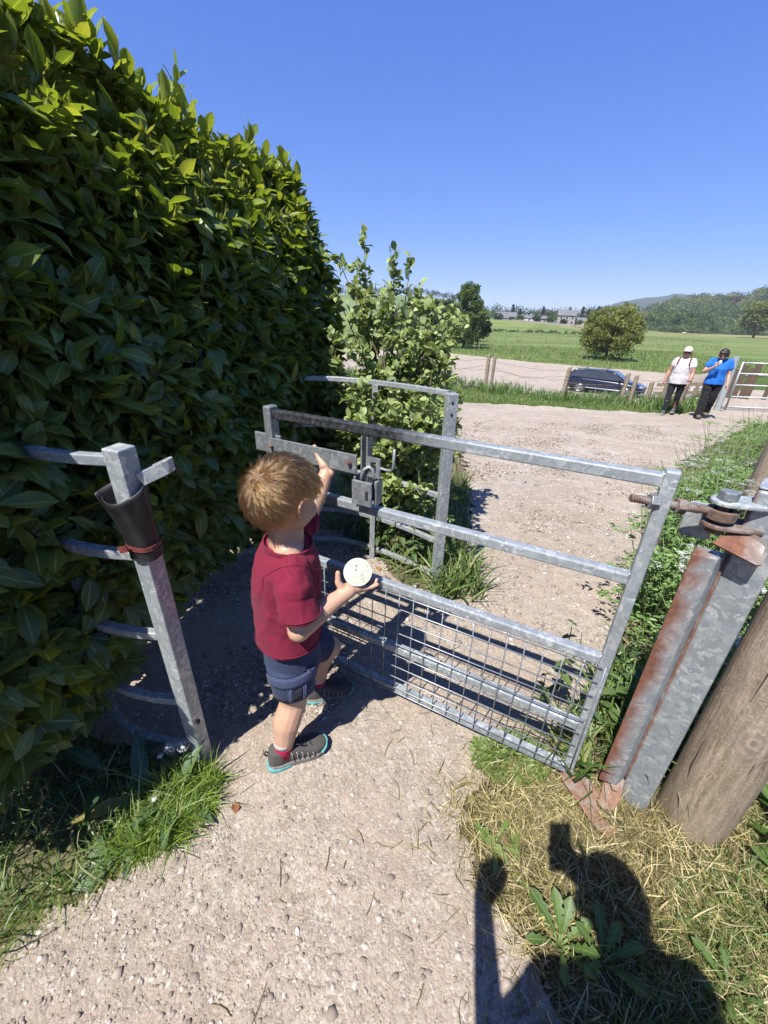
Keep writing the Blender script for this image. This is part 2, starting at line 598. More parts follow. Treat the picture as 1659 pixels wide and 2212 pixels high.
def stonemat():
    m, nt, b = MT('limestone_chips')
    r = attr(nt, 'rnd')
    v = coords(nt)
    base = ramp(nt, r, (0.0, (0.12, 0.098, 0.078)), (0.35, (0.21, 0.17, 0.135)), (0.7, (0.30, 0.25, 0.20)), (0.93, (0.38, 0.34, 0.29)), (1.0, (0.52, 0.50, 0.45)))
    n = noise_(nt, v, 130.0, 4)
    base = mix(nt, ramp(nt, n, (0.4, 0.0), (0.8, 0.5)), base, (0.294, 0.245, 0.203))
    setin(nt, b, base=base, rough=0.85, spec=0.3, normal=bump(nt, n, 0.3, 0.003))
    return m
M['stone'] = stonemat()

def groundmat():
    """soil and short turf; meadow further away"""
    m, nt, b = MT('turf_and_soil')
    v = coords(nt)
    n = noise_(nt, v, 1.3, 6, 0.6)
    n2 = noise_(nt, v, 9.0, 6, 0.65)
    n3 = noise_(nt, coords(nt, 'Object', (0.018, 0.10, 1)), 1.0, 5, 0.6)
    n4 = noise_(nt, coords(nt, 'Object', (0.35, 1.6, 1)), 1.0, 6, 0.75)
    grass = mix(nt, ramp(nt, n2, (0.3, 0.0), (0.7, 1.0)), (0.0364, 0.0595, 0.0112), (0.0735, 0.1085, 0.0224))
    meadow = mix(nt, ramp(nt, n3, (0.42, 0.0), (0.60, 1.0)), (0.085, 0.130, 0.030), (0.150, 0.178, 0.060))
    meadow = mix(nt, ramp(nt, n4, (0.35, 0.0), (0.75, 0.8)), meadow, (0.055, 0.095, 0.018))
    n5 = noise_(nt, coords(nt, 'Object', (0.06, 0.3, 1)), 1.0, 8, 0.7)
    meadow = mix(nt, ramp(nt, n5, (0.45, 0.0), (0.7, 0.7)), meadow, (0.20, 0.20, 0.085))
    soil = mix(nt, n2, (0.075, 0.056, 0.036), (0.165, 0.128, 0.085))
    far = nd(nt, 'SeparateXYZ', {0: v}).outputs[1]
    band = nd(nt, 'MapRange', {0: math_(nt, 'ADD', far, math_(nt, 'MULTIPLY', n3, 60.0)), 1: 235.0, 2: 300.0}).outputs[0]
    meadow = mix(nt, math_(nt, 'MULTIPLY', band, 0.7), meadow, (0.23, 0.20, 0.085))
    f = nd(nt, 'MapRange', {0: far, 1: 18.0, 2: 34.0}).outputs[0]
    near = nd(nt, 'MapRange', {0: far, 1: 5.0, 2: 9.0}).outputs[0]
    base = mix(nt, f, grass, meadow)
    base = mix(nt, near, mix(nt, ramp(nt, n, (0.45, 0.0), (0.65, 0.6)), soil, grass), base)
    h = math_(nt, 'ADD', n2, math_(nt, 'MULTIPLY', n4, 2.0))
    setin(nt, b, base=base, rough=0.95, spec=0.15, normal=bump(nt, h, 0.6, 0.06))
    return m
M['ground'] = groundmat()

def hillmat(name, c1, c2, sc, dist=3.0):
    m, nt, b = MT(name)
    v = coords(nt)
    n = noise_(nt, v, sc, 6, 0.65)
    setin(nt, b, base=ramp(nt, n, (0.3, c1), (0.7, c2)), rough=1.0, spec=0.1, normal=bump(nt, n, 1.0, dist))
    return m
M['pasture'] = hillmat('hill_pasture', (0.075, 0.12, 0.032), (0.13, 0.16, 0.06), 0.012)
M['knoll'] = hillmat('knoll_grass', (0.042, 0.0805, 0.0126), (0.084, 0.1295, 0.0252), 0.09, 0.5)
M['farwood'] = hillmat('distant_forest', (0.0112, 0.0245, 0.0126), (0.0294, 0.049, 0.021), 0.05, 8.0)
M['moor'] = hillmat('pale_hill_field', (0.14, 0.1505, 0.07), (0.189, 0.189, 0.098), 0.01)
M['woodfloor'] = hillmat('wood_floor', (0.021, 0.035, 0.0084), (0.0455, 0.0665, 0.0154), 0.06, 2.0)

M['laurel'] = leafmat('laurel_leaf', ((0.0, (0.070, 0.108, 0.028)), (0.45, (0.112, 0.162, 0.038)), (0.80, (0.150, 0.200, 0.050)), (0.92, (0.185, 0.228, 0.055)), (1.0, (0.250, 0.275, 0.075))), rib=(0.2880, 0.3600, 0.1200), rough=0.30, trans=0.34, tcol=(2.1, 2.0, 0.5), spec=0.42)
M['laurel_young'] = leafmat('young_laurel_shoot', ((0.0, (0.1092, 0.1428, 0.0252)), (1.0, (0.2016, 0.2100, 0.0504))), rough=0.4, trans=0.4)
M['willow'] = leafmat('goat_willow_leaf', ((0.0, (0.1125, 0.1653, 0.0397)), (0.5, (0.1984, 0.2645, 0.0794)), (1.0, (0.3174, 0.3703, 0.1455))), rib=(0.3174, 0.3703, 0.1719), rough=0.5, trans=0.35, tcol=(1.6, 1.6, 0.6), under=(0.19, 0.23, 0.14))
M['nettle'] = leafmat('nettle_leaf', ((0.0, (0.0306, 0.0656, 0.0158)), (0.6, (0.0612, 0.1050, 0.0263)), (1.0, (0.1137, 0.1663, 0.0438))), rib=(0.1225, 0.1750, 0.0700), rough=0.55, trans=0.3, tcol=(1.7, 1.8, 0.6))
M['dock'] = leafmat('dock_leaf', ((0.0, (0.0349, 0.0739, 0.0323)), (0.8, (0.0672, 0.1182, 0.0458)), (0.9, (0.1613, 0.2285, 0.0672)), (1.0, (0.3226, 0.1747, 0.0538))), rib=(0.1344, 0.2150, 0.1008), rough=0.42, trans=0.22, bscale=14)
M['weed'] = leafmat('weed_leaf', ((0.0, (0.0525, 0.0963, 0.0192)), (0.6, (0.0963, 0.1575, 0.0315)), (1.0, (0.1750, 0.2275, 0.0612))), rib=(0.1750, 0.2363, 0.0875), rough=0.5, trans=0.35, tcol=(1.6, 1.7, 0.6))
M['parsley'] = leafmat('cow_parsley_leaf', ((0.0, (0.0798, 0.1436, 0.0447)), (0.6, (0.1355, 0.2233, 0.0670)), (1.0, (0.2394, 0.3349, 0.1276))), rough=0.55, trans=0.3)
M['grass'] = leafmat('grass_blade', ((0.0, (0.0798, 0.1377, 0.0203)), (0.5, (0.1595, 0.2392, 0.0348)), (0.85, (0.2465, 0.3117, 0.0580)), (1.0, (0.3625, 0.3335, 0.1305))), rough=0.38, trans=0.35, tcol=(1.6, 1.6, 0.5))
M['verge'] = leafmat('verge_grass', ((0.0, (0.0559, 0.1060, 0.0245)), (0.5, (0.1005, 0.1674, 0.0391)), (0.8, (0.1786, 0.2344, 0.0726)), (1.0, (0.3685, 0.3350, 0.1898))), rough=0.5, trans=0.3, tcol=(1.4, 1.5, 0.6))
M['straw'] = leafmat('dry_grass', ((0.0, (0.1500, 0.1375, 0.0475)), (0.35, (0.2750, 0.2313, 0.0938)), (0.8, (0.4500, 0.3750, 0.1938)), (1.0, (0.5750, 0.5125, 0.3250))), rough=0.6, trans=0.25, tcol=(1.1, 1.1, 0.8))
M['field'] = leafmat('meadow_grass', ((0.0, (0.0588, 0.1092, 0.0185)), (0.6, (0.1092, 0.1680, 0.0336)), (1.0, (0.1848, 0.2100, 0.0672))), rough=0.6, trans=0.3)
def treeleaf(name, a, b_, c, trans=0.3):
    return leafmat(name, ((0.0, a), (0.5, b_), (1.0, c)), rough=0.6, trans=trans, tcol=(1.4, 1.5, 0.6), spec=0.3, bscale=2)
M['tree_green'] = treeleaf('tree_leaf_mid_green', (0.0410, 0.0683, 0.0164), (0.0728, 0.1137, 0.0255), (0.1274, 0.1729, 0.0455))
M['tree_dark'] = treeleaf('tree_leaf_dark_green', (0.0200, 0.0382, 0.0127), (0.0346, 0.0582, 0.0182), (0.0546, 0.0819, 0.0255))
M['tree_olive'] = treeleaf('tree_leaf_olive', (0.090, 0.105, 0.026), (0.155, 0.172, 0.044), (0.25, 0.262, 0.078), 0.4)
M['tree_lime'] = treeleaf('tree_leaf_lime', (0.0683, 0.0955, 0.0182), (0.1183, 0.1456, 0.0273), (0.1820, 0.2002, 0.0455))
M['conifer'] = treeleaf('conifer_needles', (0.0084, 0.0182, 0.0098), (0.0154, 0.028, 0.014), (0.0245, 0.0406, 0.0182), 0.1)
M['copper'] = treeleaf('copper_beech_leaf', (0.0315, 0.014, 0.014), (0.0525, 0.021, 0.0196), (0.077, 0.0315, 0.0266))
M['bark'] = simple('bark', (0.07, 0.056, 0.042), 0.9, var=0.4, scale=8, bumps=0.6, bscale=30)
M['twig'] = simple('twig', (0.091, 0.0595, 0.0315), 0.8, var=0.4, scale=30)
M['stem'] = simple('green_stem', (0.091, 0.126, 0.035), 0.6, var=0.25, scale=20)
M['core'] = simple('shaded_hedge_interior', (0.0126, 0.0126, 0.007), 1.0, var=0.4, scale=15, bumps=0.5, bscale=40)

def woodmat(name, c1, c2, knots=(), algae=0.0):
    m, nt, b = MT(name)
    v = coords(nt, 'Object', (9, 9, 0.9))
    w = noise_(nt, coords(nt, 'Object', (3, 3, 1.6)), 1.6, 3, 0.5)
    vv = mix(nt, 0.35, v, nd(nt, 'TexNoise', {'Vector': coords(nt, 'Object', (4, 4, 2.4)), 'Scale': 1.5}).outputs[1], 'ADD')
    g = noise_(nt, vv, 6.0, 7, 0.72)
    f = noise_(nt, coords(nt, 'Object', (40, 40, 2)), 3.0, 4, 0.6)
    base = ramp(nt, g, (0.27, c1), (0.70, c2))
    base = mix(nt, ramp(nt, f, (0.35, 0.0), (0.65, 0.35)), base, tuple(x * 0.55 for x in c1))
    spot = noise_(nt, coords(nt), 120.0, 3, 0.6)
    base = mix(nt, ramp(nt, spot, (0.50, 0.0), (0.75, 0.5)), base, tuple(min(1, x * 1.5) for x in c2))
    if algae:
        z = nd(nt, 'SeparateXYZ', {0: coords(nt)}).outputs[2]
        fz = nd(nt, 'MapRange', {0: z, 1: 0.75, 2: 0.05, 3: 0.0, 4: algae}).outputs[0]
        base = mix(nt, math_(nt, 'MULTIPLY', fz, ramp(nt, w, (0.3, 0.5), (0.7, 1.0))), base, (0.1225, 0.0945, 0.035))
    for kx, ky, kz, kr in knots:
        q = nd(nt, 'VectorMath', {0: coords(nt), 1: (kx, ky, kz)}, operation='SUBTRACT').outputs[0]
        q = nd(nt, 'VectorMath', {0: q, 1: (1.0, 1.0, 0.62)}, operation='MULTIPLY').outputs[0]
        d = nd(nt, 'VectorMath', {0: q}, operation='LENGTH').outputs['Value']
        d = math_(nt, 'ADD', d, math_(nt, 'MULTIPLY', math_(nt, 'SUBTRACT', noise_(nt, coords(nt), 40.0, 3), 0.5), 0.02))
        near = nd(nt, 'MapRange', {0: d, 1: kr * 1.5, 2: kr * 0.5}).outputs[0]
        rings = math_(nt, 'SINE', math_(nt, 'ADD', math_(nt, 'MULTIPLY', d, 330.0), math_(nt, 'MULTIPLY', g, 7.0)))
        kc = ramp(nt, math_(nt, 'MULTIPLY_ADD', rings, 0.5), (0.0, (0.15, 0.115, 0.09)), (1.0, (0.31, 0.265, 0.22)))
        base = mix(nt, math_(nt, 'MULTIPLY', near, 0.35), base, kc)
        heart = nd(nt, 'MapRange', {0: d, 1: kr * 0.30, 2: kr * 0.16}).outputs[0]
        base = mix(nt, math_(nt, 'MULTIPLY', heart, 0.35), base, (0.10, 0.07, 0.05))
    h = math_(nt, 'ADD', g, math_(nt, 'MULTIPLY', f, 0.6))
    setin(nt, b, base=base, rough=0.88, spec=0.25, normal=bump(nt, h, 0.55, 0.006))
    return m
_ka = math.atan2(-0.848, -1.114)
M['wood'] = woodmat('weathered_grey_timber', (0.122, 0.090, 0.064), (0.376, 0.301, 0.228), ((1.116 + 0.098 * math.cos(_ka + 0.32), 0.850 + 0.098 * math.sin(_ka + 0.32), 0.50, 0.042), (1.116 + 0.098 * math.cos(_ka - 0.3), 0.850 + 0.098 * math.sin(_ka - 0.3), 1.02, 0.03)), algae=0.55)
M['fencewood'] = woodmat('bleached_fence_timber', (0.154, 0.119, 0.0805), (0.294, 0.245, 0.175))
M['plank'] = woodmat('brown_planks', (0.065, 0.046, 0.030), (0.15, 0.112, 0.075))
M['crack'] = simple('crack_shadow_wood', (0.035, 0.0252, 0.0196), 1.0)

M['rubber'] = simple('black_rubber_sheet', (0.0154, 0.0154, 0.0161), 0.42, var=0.5, scale=25, bumps=0.15, bscale=60)
M['strap'] = simple('red_strap', (0.12, 0.028, 0.022), 0.6, var=0.4, scale=60)
M['dark'] = simple('dark_hole', (0.012, 0.012, 0.012), 0.9)

def skinmat(name, col, sss=0.12):
    m, nt, b = MT(name)
    v = coords(nt)
    n = noise_(nt, v, 28.0, 4)
    base = ramp(nt, n, (0.3, tuple(x * y for x, y in zip(col, (0.93, 0.84, 0.80)))), (0.7, col))
    setin(nt, b, base=base, rough=0.5, spec=0.4, sss=sss, normal=bump(nt, noise_(nt, v, 500.0, 2), 0.08, 0.001))
    b.inputs['Subsurface Radius'].default_value = (0.012, 0.005, 0.003)
    b.inputs['Subsurface Scale'].default_value = 0.4
    return m
M['skin_child'] = skinmat('fair_child_skin', (0.42, 0.266, 0.182))
M['skin_a'] = skinmat('sunburnt_skin', (0.364, 0.196, 0.14))
M['skin_b'] = skinmat('fair_skin', (0.392, 0.238, 0.175))

def clothmat(name, col, rough=0.85, weave=900, var=0.12, sheen=0.04, fade=None):
    m, nt, b = MT(name)
    v = coords(nt)
    n = noise_(nt, v, 14.0, 5, 0.6)
    base = ramp(nt, n, (0.3, tuple(x * (1 - var) for x in col)), (0.7, tuple(min(1, x * (1 + var)) for x in col)))
    if fade:
        base = mix(nt, ramp(nt, noise_(nt, v, 40.0, 5, 0.7), (0.5, 0.0), (0.8, 0.5)), base, fade)
    h = math_(nt, 'ADD', noise_(nt, v, weave, 2), math_(nt, 'MULTIPLY', noise_(nt, v, 45.0, 3), 1.2))
    setin(nt, b, base=base, rough=rough, spec=0.2, sheen=sheen, normal=bump(nt, h, 0.28, 0.003))
    return m
M['maroon'] = clothmat('maroon_cotton', (0.1447, 0.0094, 0.0274))
M['maroon_rib'] = clothmat('maroon_rib_trim', (0.1344, 0.0084, 0.0252))
M['navy'] = clothmat('faded_navy_cotton', (0.024, 0.033, 0.068), fade=(0.045, 0.058, 0.105))
M['navy_lt'] = clothmat('faded_blue_pocket', (0.042, 0.055, 0.105), fade=(0.065, 0.08, 0.135))
M['navy_dk'] = clothmat('dark_navy_tab', (0.014, 0.0168, 0.0238))
M['sock_red'] = clothmat('red_sock', (0.294, 0.0084, 0.035))
M['sock_grey'] = clothmat('grey_sock_cuff', (0.294, 0.28, 0.28))
M['shoe'] = clothmat('charcoal_shoe_fabric', (0.0616, 0.0560, 0.0504), fade=(0.1120, 0.1064, 0.0952))
M['shoe_lines'] = simple('shoe_overlay_lines', (0.1904, 0.1785, 0.1606), 0.7)
M['midsole'] = simple('dusty_grey_midsole', (0.133, 0.119, 0.1015), 0.8, var=0.25, scale=60)
M['teal'] = simple('teal_sole_rubber', (0.07, 0.238, 0.231), 0.6, var=0.2, scale=40)
M['lace'] = simple('black_lace', (0.0126, 0.0126, 0.014), 0.8)
M['white_cloth'] = clothmat('white_tee', (0.49, 0.462, 0.469))
M['blue_cloth'] = clothmat('bright_blue_tee', (0.0154, 0.119, 0.434))
M['black_cloth'] = clothmat('black_trousers', (0.0112, 0.0112, 0.0126))
M['legging'] = clothmat('charcoal_leggings', (0.014, 0.0147, 0.0182))
M['cap'] = clothmat('cream_cap', (0.518, 0.462, 0.378))
M['strapcloth'] = clothmat('wine_rucksack_strap', (0.098, 0.0105, 0.021))
M['trainer'] = simple('grey_trainers', (0.07, 0.077, 0.077), 0.7)
M['trainer_pale'] = simple('pale_trainer_sole', (0.35, 0.35, 0.252), 0.7)
M['boot'] = simple('brown_boot', (0.119, 0.084, 0.0595), 0.75)
M['hair_brown'] = simple('dark_brown_hair', (0.021, 0.0105, 0.007), 0.45, var=0.5, scale=60, bumps=0.6, bscale=120)
M['hair_blonde'] = simple('blonde_hair', (0.252, 0.175, 0.091), 0.5, var=0.3, scale=60, bumps=0.5, bscale=120)
M['sunglass'] = simple('dark_sunglasses', (0.012, 0.010, 0.010), 0.12)
M['ice'] = simple('white_ice_cream', (0.56, 0.546, 0.504), 0.5)
M['eye'] = simple('eye_white', (0.525, 0.511, 0.49), 0.2)
M['iris'] = simple('blue_iris', (0.042, 0.077, 0.119), 0.2)
M['lip'] = simple('lips', (0.294, 0.105, 0.091), 0.45)
M['phone'] = simple('black_phone_case', (0.0105, 0.0105, 0.0119), 0.4)
M['paper'] = simple('pale_paper_cup', (0.434, 0.42, 0.385), 0.7)
def hairmat(name, mel, red, rough=0.24):
    m = bpy.data.materials.new(name)
    m.use_nodes = True
    nt = m.node_tree
    nt.nodes.remove(nt.nodes['Principled BSDF'])
    h = nt.nodes.new('ShaderNodeBsdfHairPrincipled')
    h.parametrization = 'MELANIN'
    h.inputs['Melanin'].default_value = mel
    h.inputs['Melanin Redness'].default_value = red
    h.inputs['Roughness'].default_value = rough
    h.inputs['Random Color'].default_value = 0.4
    nt.links.new(h.outputs[0], nt.nodes['Material Output'].inputs[0])
    return m
M['hair_child'] = hairmat('light_brown_hair', 0.27, 0.05)
M['scalp'] = simple('hair_undercoat', (0.119, 0.0665, 0.0315), 0.7, var=0.3, scale=60)

M['carpaint'] = simple('dark_navy_car_paint', (0.0098, 0.0112, 0.0224), 0.25, metal=0.3, var=0.05, coat=1.0)
M['glass'] = simple('tinted_glass', (0.03, 0.035, 0.04), 0.06, spec=0.8, var=0.0)
M['carglass'] = simple('reflecting_windscreen', (0.07, 0.091, 0.105), 0.05, spec=0.9, var=0.1)
M['tyre'] = simple('tyre_rubber', (0.02, 0.02, 0.02), 0.85)
M['alloy'] = simple('silver_alloy', (0.385, 0.385, 0.392), 0.3, 0.8)
M['chrome'] = simple('bright_trim', (0.434, 0.441, 0.448), 0.2, 0.9, var=0.0)
M['redlamp'] = simple('red_lamp_lens', (0.224, 0.0105, 0.0105), 0.2)
M['headlamp'] = simple('clear_lamp_lens', (0.434, 0.448, 0.462), 0.1, 0.3)
M['seat'] = simple('pale_car_seat', (0.238, 0.231, 0.217), 0.8)
M['slate'] = simple('slate_roof', (0.105, 0.105, 0.112), 0.7, var=0.2, scale=1.0)
M['housestone'] = simple('grey_sandstone_wall', (0.252, 0.224, 0.189), 0.9, var=0.25, scale=1.2)
M['whitewall'] = simple('white_render_wall', (0.49, 0.476, 0.434), 0.9, var=0.08, scale=1.0)
M['window'] = simple('dark_window', (0.021, 0.0245, 0.028), 0.1)
M['doorpaint'] = simple('dark_door_paint', (0.042, 0.0245, 0.021), 0.5)
M['sheep'] = simple('sheep_wool', (0.504, 0.476, 0.42), 0.95)
M['umbel'] = simple('white_flower', (0.56, 0.56, 0.518), 0.8, var=0.08)
M['dandelion'] = simple('dandelion_clock_fluff', (0.42, 0.406, 0.378), 0.9)
M['yellow'] = simple('buttercup_yellow', (0.525, 0.385, 0.021), 0.6)
M['deadleaf'] = leafmat('dead_leaf', ((0.0, (0.1904, 0.0714, 0.0298)), (1.0, (0.4046, 0.1904, 0.0714))), rough=0.7, trans=0.2, tcol=(1.2, 1.0, 0.7))
# ------------------------------------------------------------------ terrain
def sm(t):
    t = np.clip(t, 0, 1)
    return t * t * (3 - 2 * t)
FX = [-40, -5, 3.31, 5.34, 7.0, 9.3, 14]
FY = [24, 18, 14.23, 12.88, 12.3, 11.9, 11.0]
def TZ(x, y):
    x, y = np.asarray(x, float), np.asarray(y, float)
    z = -0.57 * np.clip((y - 2.4) / 8.6, 0, 1)
    t = sm((y - np.interp(x, FX, FY) - 0.5) / 5.5)
    w = sm((x / np.maximum(y, 0.5) - 0.68) / 0.10)
    t = np.maximum(t * (1 - w), sm((y - 20) / 25))
    z = z - 2.1 * t
    z = z + 4.6 * sm((y - 188) / 22) * (1 - sm((x - 52) / 48)) + 3.2 * sm((y - 206) / 36) * sm((x - 62) / 28) * (1 - sm((x - 110) / 60))
    return z
def tz(x, y): return float(TZ(x, y))

def grid_mesh(name, xs, ys, zf, mat, keep=None, kind='structure', parent=None, smooth=True, jit=0.0):
    X, Y = np.meshgrid(xs, ys)
    if jit:
        jr = np.random.default_rng(1)
        X = X + jit * (jr.random(X.shape) - 0.5)
        Y = Y + jit * (jr.random(X.shape) - 0.5)
    Z = zf(X, Y)
    V = np.stack([X, Y, Z], -1).reshape(-1, 3)
    ny, nx = X.shape
    I = np.arange(ny * nx).reshape(ny, nx)
    F = np.stack([I[:-1, :-1], I[:-1, 1:], I[1:, 1:], I[1:, :-1]], -1).reshape(-1, 4)
    if keep is not None:
        cx = (X[:-1, :-1] + X[1:, 1:]) / 2
        cy = (Y[:-1, :-1] + Y[1:, 1:]) / 2
        F = F[keep(cx, cy).reshape(-1)]
        used = np.unique(F)
        mp = np.zeros(len(V), int)
        mp[used] = np.arange(len(used))
        V, F = V[used], mp[F]
    o = link(name, np_mesh(name, V, F, smooth), mat, parent)
    if kind: props(o, kind=kind)
    return o

xs = np.unique(np.concatenate([np.linspace(-900, -40, 16), np.linspace(-40, -6, 20), np.arange(-6, 28, 0.4), np.linspace(28, 80, 24), np.linspace(80, 220, 30), np.linspace(220, 1800, 20)]))
ys = np.unique(np.concatenate([np.linspace(-60, -4, 12), np.arange(-4, 46, 0.4), np.linspace(46, 180, 30), np.linspace(180, 300, 40), np.linspace(300, 2600, 20)]))
ground = grid_mesh('ground', xs, ys, lambda x, y: TZ(x, y) - 0.012 + 0.02 * fbm(x * 1.3, y * 1.3) * (y > 3), M['ground'])

# ------------------------------------------------------------------ gravel path
PATH = np.array([(-1.4, -0.3), (-1.02, 0.36), (-0.88, 0.53), (-0.72, 0.70), (-0.60, 0.85), (-0.70, 0.98), (-1.9, 1.2), (-2.2, 2.4), (-1.1, 2.9), (-0.42, 2.95), (-0.12, 2.62), (0.14, 2.14),
                 (0.42, 2.06), (0.62, 2.45), (0.94, 3.82), (1.10, 5.4), (1.28, 7.4), (1.60, 9.7), (1.98, 11.8), (4.65, 11.45), (7.2, 11.15), (8.6, 11.35), (9.7, 12.9), (12.0, 15.5), (16, 17), (18, 15), (13, 12.0), (10.6, 10.4),
                 (8.6, 9.6), (6.4, 7.6), (4.4, 5.75), (2.63, 3.7), (1.95, 2.72), (1.27, 1.72), (0.98, 1.32), (0.66, 1.10), (0.42, 0.98), (0.30, 0.80), (0.34, 0.65), (0.40, 0.54), (0.46, 0.36), (0.5, -0.3)])
def inpoly(x, y, P=PATH):
    x, y = np.asarray(x, float), np.asarray(y, float)
    c = np.zeros(x.shape, bool)
    j = len(P) - 1
    for i in range(len(P)):
        xi, yi = P[i]
        xj, yj = P[j]
        c ^= ((yi > y) != (yj > y)) & (x < (xj - xi) * (y - yi) / (yj - yi + 1e-12) + xi)
        j = i
    return c
def onpath(x, y, amp=0.085):
    s = np.clip(np.asarray(y) / 3.0, 0.6, 3.0)
    return inpoly(x + amp * s * fbm(np.asarray(x) * 7 / s, np.asarray(y) * 7 / s, seed=5), y + amp * s * fbm(np.asarray(x) * 7 / s + 31, np.asarray(y) * 7 / s, seed=9))
def pathz(x, y):
    d = 0.012 * fbm(x * 5, y * 5, seed=2) + 0.006 * fbm(x * 18, y * 18, seed=3) + 0.003 * np.abs(fbm(x * 60, y * 60, seed=4, oct=2))
    return TZ(x, y) + 0.008 + d
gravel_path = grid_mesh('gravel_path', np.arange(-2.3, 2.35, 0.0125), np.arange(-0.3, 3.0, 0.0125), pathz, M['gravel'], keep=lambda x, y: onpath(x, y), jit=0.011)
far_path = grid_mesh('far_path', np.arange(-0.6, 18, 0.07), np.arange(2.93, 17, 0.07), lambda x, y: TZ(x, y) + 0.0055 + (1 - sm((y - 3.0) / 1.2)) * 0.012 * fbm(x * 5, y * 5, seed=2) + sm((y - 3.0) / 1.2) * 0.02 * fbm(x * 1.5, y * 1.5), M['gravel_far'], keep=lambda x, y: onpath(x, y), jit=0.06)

# car park beyond the fence
PARK = np.array([(-20, 64), (8.1, 59), (16.5, 50), (26.1, 43.4), (34, 37), (46, 30), (40, 22), (22, 22), (13, 21.0), (7, 20.5), (0, 22), (-20, 28)])
grid_mesh('car_park', np.arange(-20, 46, 0.4), np.arange(20, 66, 0.4), lambda x, y: TZ(x, y) + 0.03, M['gravel_far'],
          keep=lambda x, y: inpoly(x + 0.8 * fbm(x * 0.7, y * 0.7), y + 0.8 * fbm(x * 0.7 + 9, y * 0.7), PARK))

# ------------------------------------------------------------------ loose stones on the near path
def ico():
    bm = bmesh.new()
    bmesh.ops.create_icosphere(bm, subdivisions=1, radius=1.0)
    V = np.array([v.co[:] for v in bm.verts])
    F = np.array([[v.index for v in f.verts] for f in bm.faces])
    bm.free()
    return V, F
ICO_V, ICO_F = ico()
def stone_tpl(k):
    r = np.random.default_rng(100 + k)
    V = ICO_V * (1 + 0.62 * (r.random((len(ICO_V), 1)) - 0.5)) * np.array([1, 0.55 + 0.35 * r.random(), 0.34 + 0.25 * r.random()])
    return V
STPL = [stone_tpl(k) for k in range(12)]
def rand_rot(n, rng, tilt=0.4):
    a = rng.random(n) * 2 * np.pi
    d = np.stack([np.cos(a), np.sin(a), tilt * (rng.random(n) - 0.5)], 1)
    nr = np.stack([tilt * (rng.random(n) - 0.5), tilt * (rng.random(n) - 0.5), np.ones(n)], 1)
    return frames(d, nr)
def stones(name, n, box, smin, smax, power, parent, seed, emb=0.05):
    rng = np.random.default_rng(seed)
    x = box[0] + (box[1] - box[0]) * rng.random(n * 3)
    y = box[2] + (box[3] - box[2]) * rng.random(n * 3)
    dens = rng.random(n * 3) < 0.40 + 0.9 * vnoise(x * 3, y * 3, seed=8)
    k = (onpath(x, y) | (onpath(x + 0.05 * rng.normal(size=len(x)), y + 0.05 * rng.normal(size=len(x))) & (rng.random(len(x)) < 0.5))) & dens
    x, y = x[k][:n], y[k][:n]
    s = smin + (smax - smin) * rng.random(len(x)) ** power
    z = pathz(x, y) + s * emb * 0.35
    VV, FF, RR = [], [], []
    off = 0
    for t in range(12):
        i = np.arange(t, len(x), 12)
        Mx = rand_rot(len(i), rng, 0.5) * s[i][:, None, None]
        V, F = scatter(STPL[t], ICO_F, np.stack([x[i], y[i], z[i]], 1), Mx)
        VV.append(V)
        FF.append(F + off)
        RR.append(np.repeat(rng.random(len(i)), len(ICO_V)))
        off += len(V)
    o = link(name, np_mesh(name, np.concatenate(VV), np.concatenate(FF), rnd=np.concatenate(RR)), M['stone'], parent)
    return props(o, kind='stuff')
stones('fine_gravel', 9000, (-1.3, 0.8, 0.25, 2.2), 0.0014, 0.0046, 2.0, gravel_path, 1)
stones('coarse_gravel', 3600, (-1.7, 0.9, 0.25, 2.8), 0.0035, 0.0100, 2.0, gravel_path, 2)
stones('scattered_gravel', 15000, (-0.5, 6.5, 1.6, 9.0), 0.006, 0.020, 2.5, far_path, 3)
stones('shaded_gravel', 3200, (-1.7, -0.15, 1.15, 2.7), 0.007, 0.0145, 1.5, gravel_path, 4, 0.6)
# the larger stones one by one
_rng = np.random.default_rng(21)
_sm = []
for t in range(12):
    for s_ in range(3):
        me = np_mesh('stone', STPL[t] * 1.0, ICO_F, rnd=np.full(len(ICO_V), (0.25, 0.62, 0.9)[s_]))
        me.materials.append(M['stone'])
        _sm.append(me)
_x = -0.95 + 1.45 * _rng.random(2500)
_y = 0.30 + 1.1 * _rng.random(2500) ** 1.6
_k = onpath(_x, _y) & (_rng.random(2500) < np.clip(1.25 - _y, 0.15, 1))
_x, _y = _x[_k][:250], _y[_k][:250]
for i, (x, y) in enumerate(zip(_x, _y)):
    o = bpy.data.objects.new('stone', _sm[_rng.integers(len(_sm))])
    COL.objects.link(o)
    s = 0.006 + 0.0135 * _rng.random() ** 1.8
    o.parent = gravel_path
    o.location = (x, y, float(pathz(x, y)) - s * 0.16)
    o.rotation_euler = (_rng.normal() * 0.2, _rng.normal() * 0.2, _rng.random() * 6.28)
    o.scale = (s, s, s * 0.85)

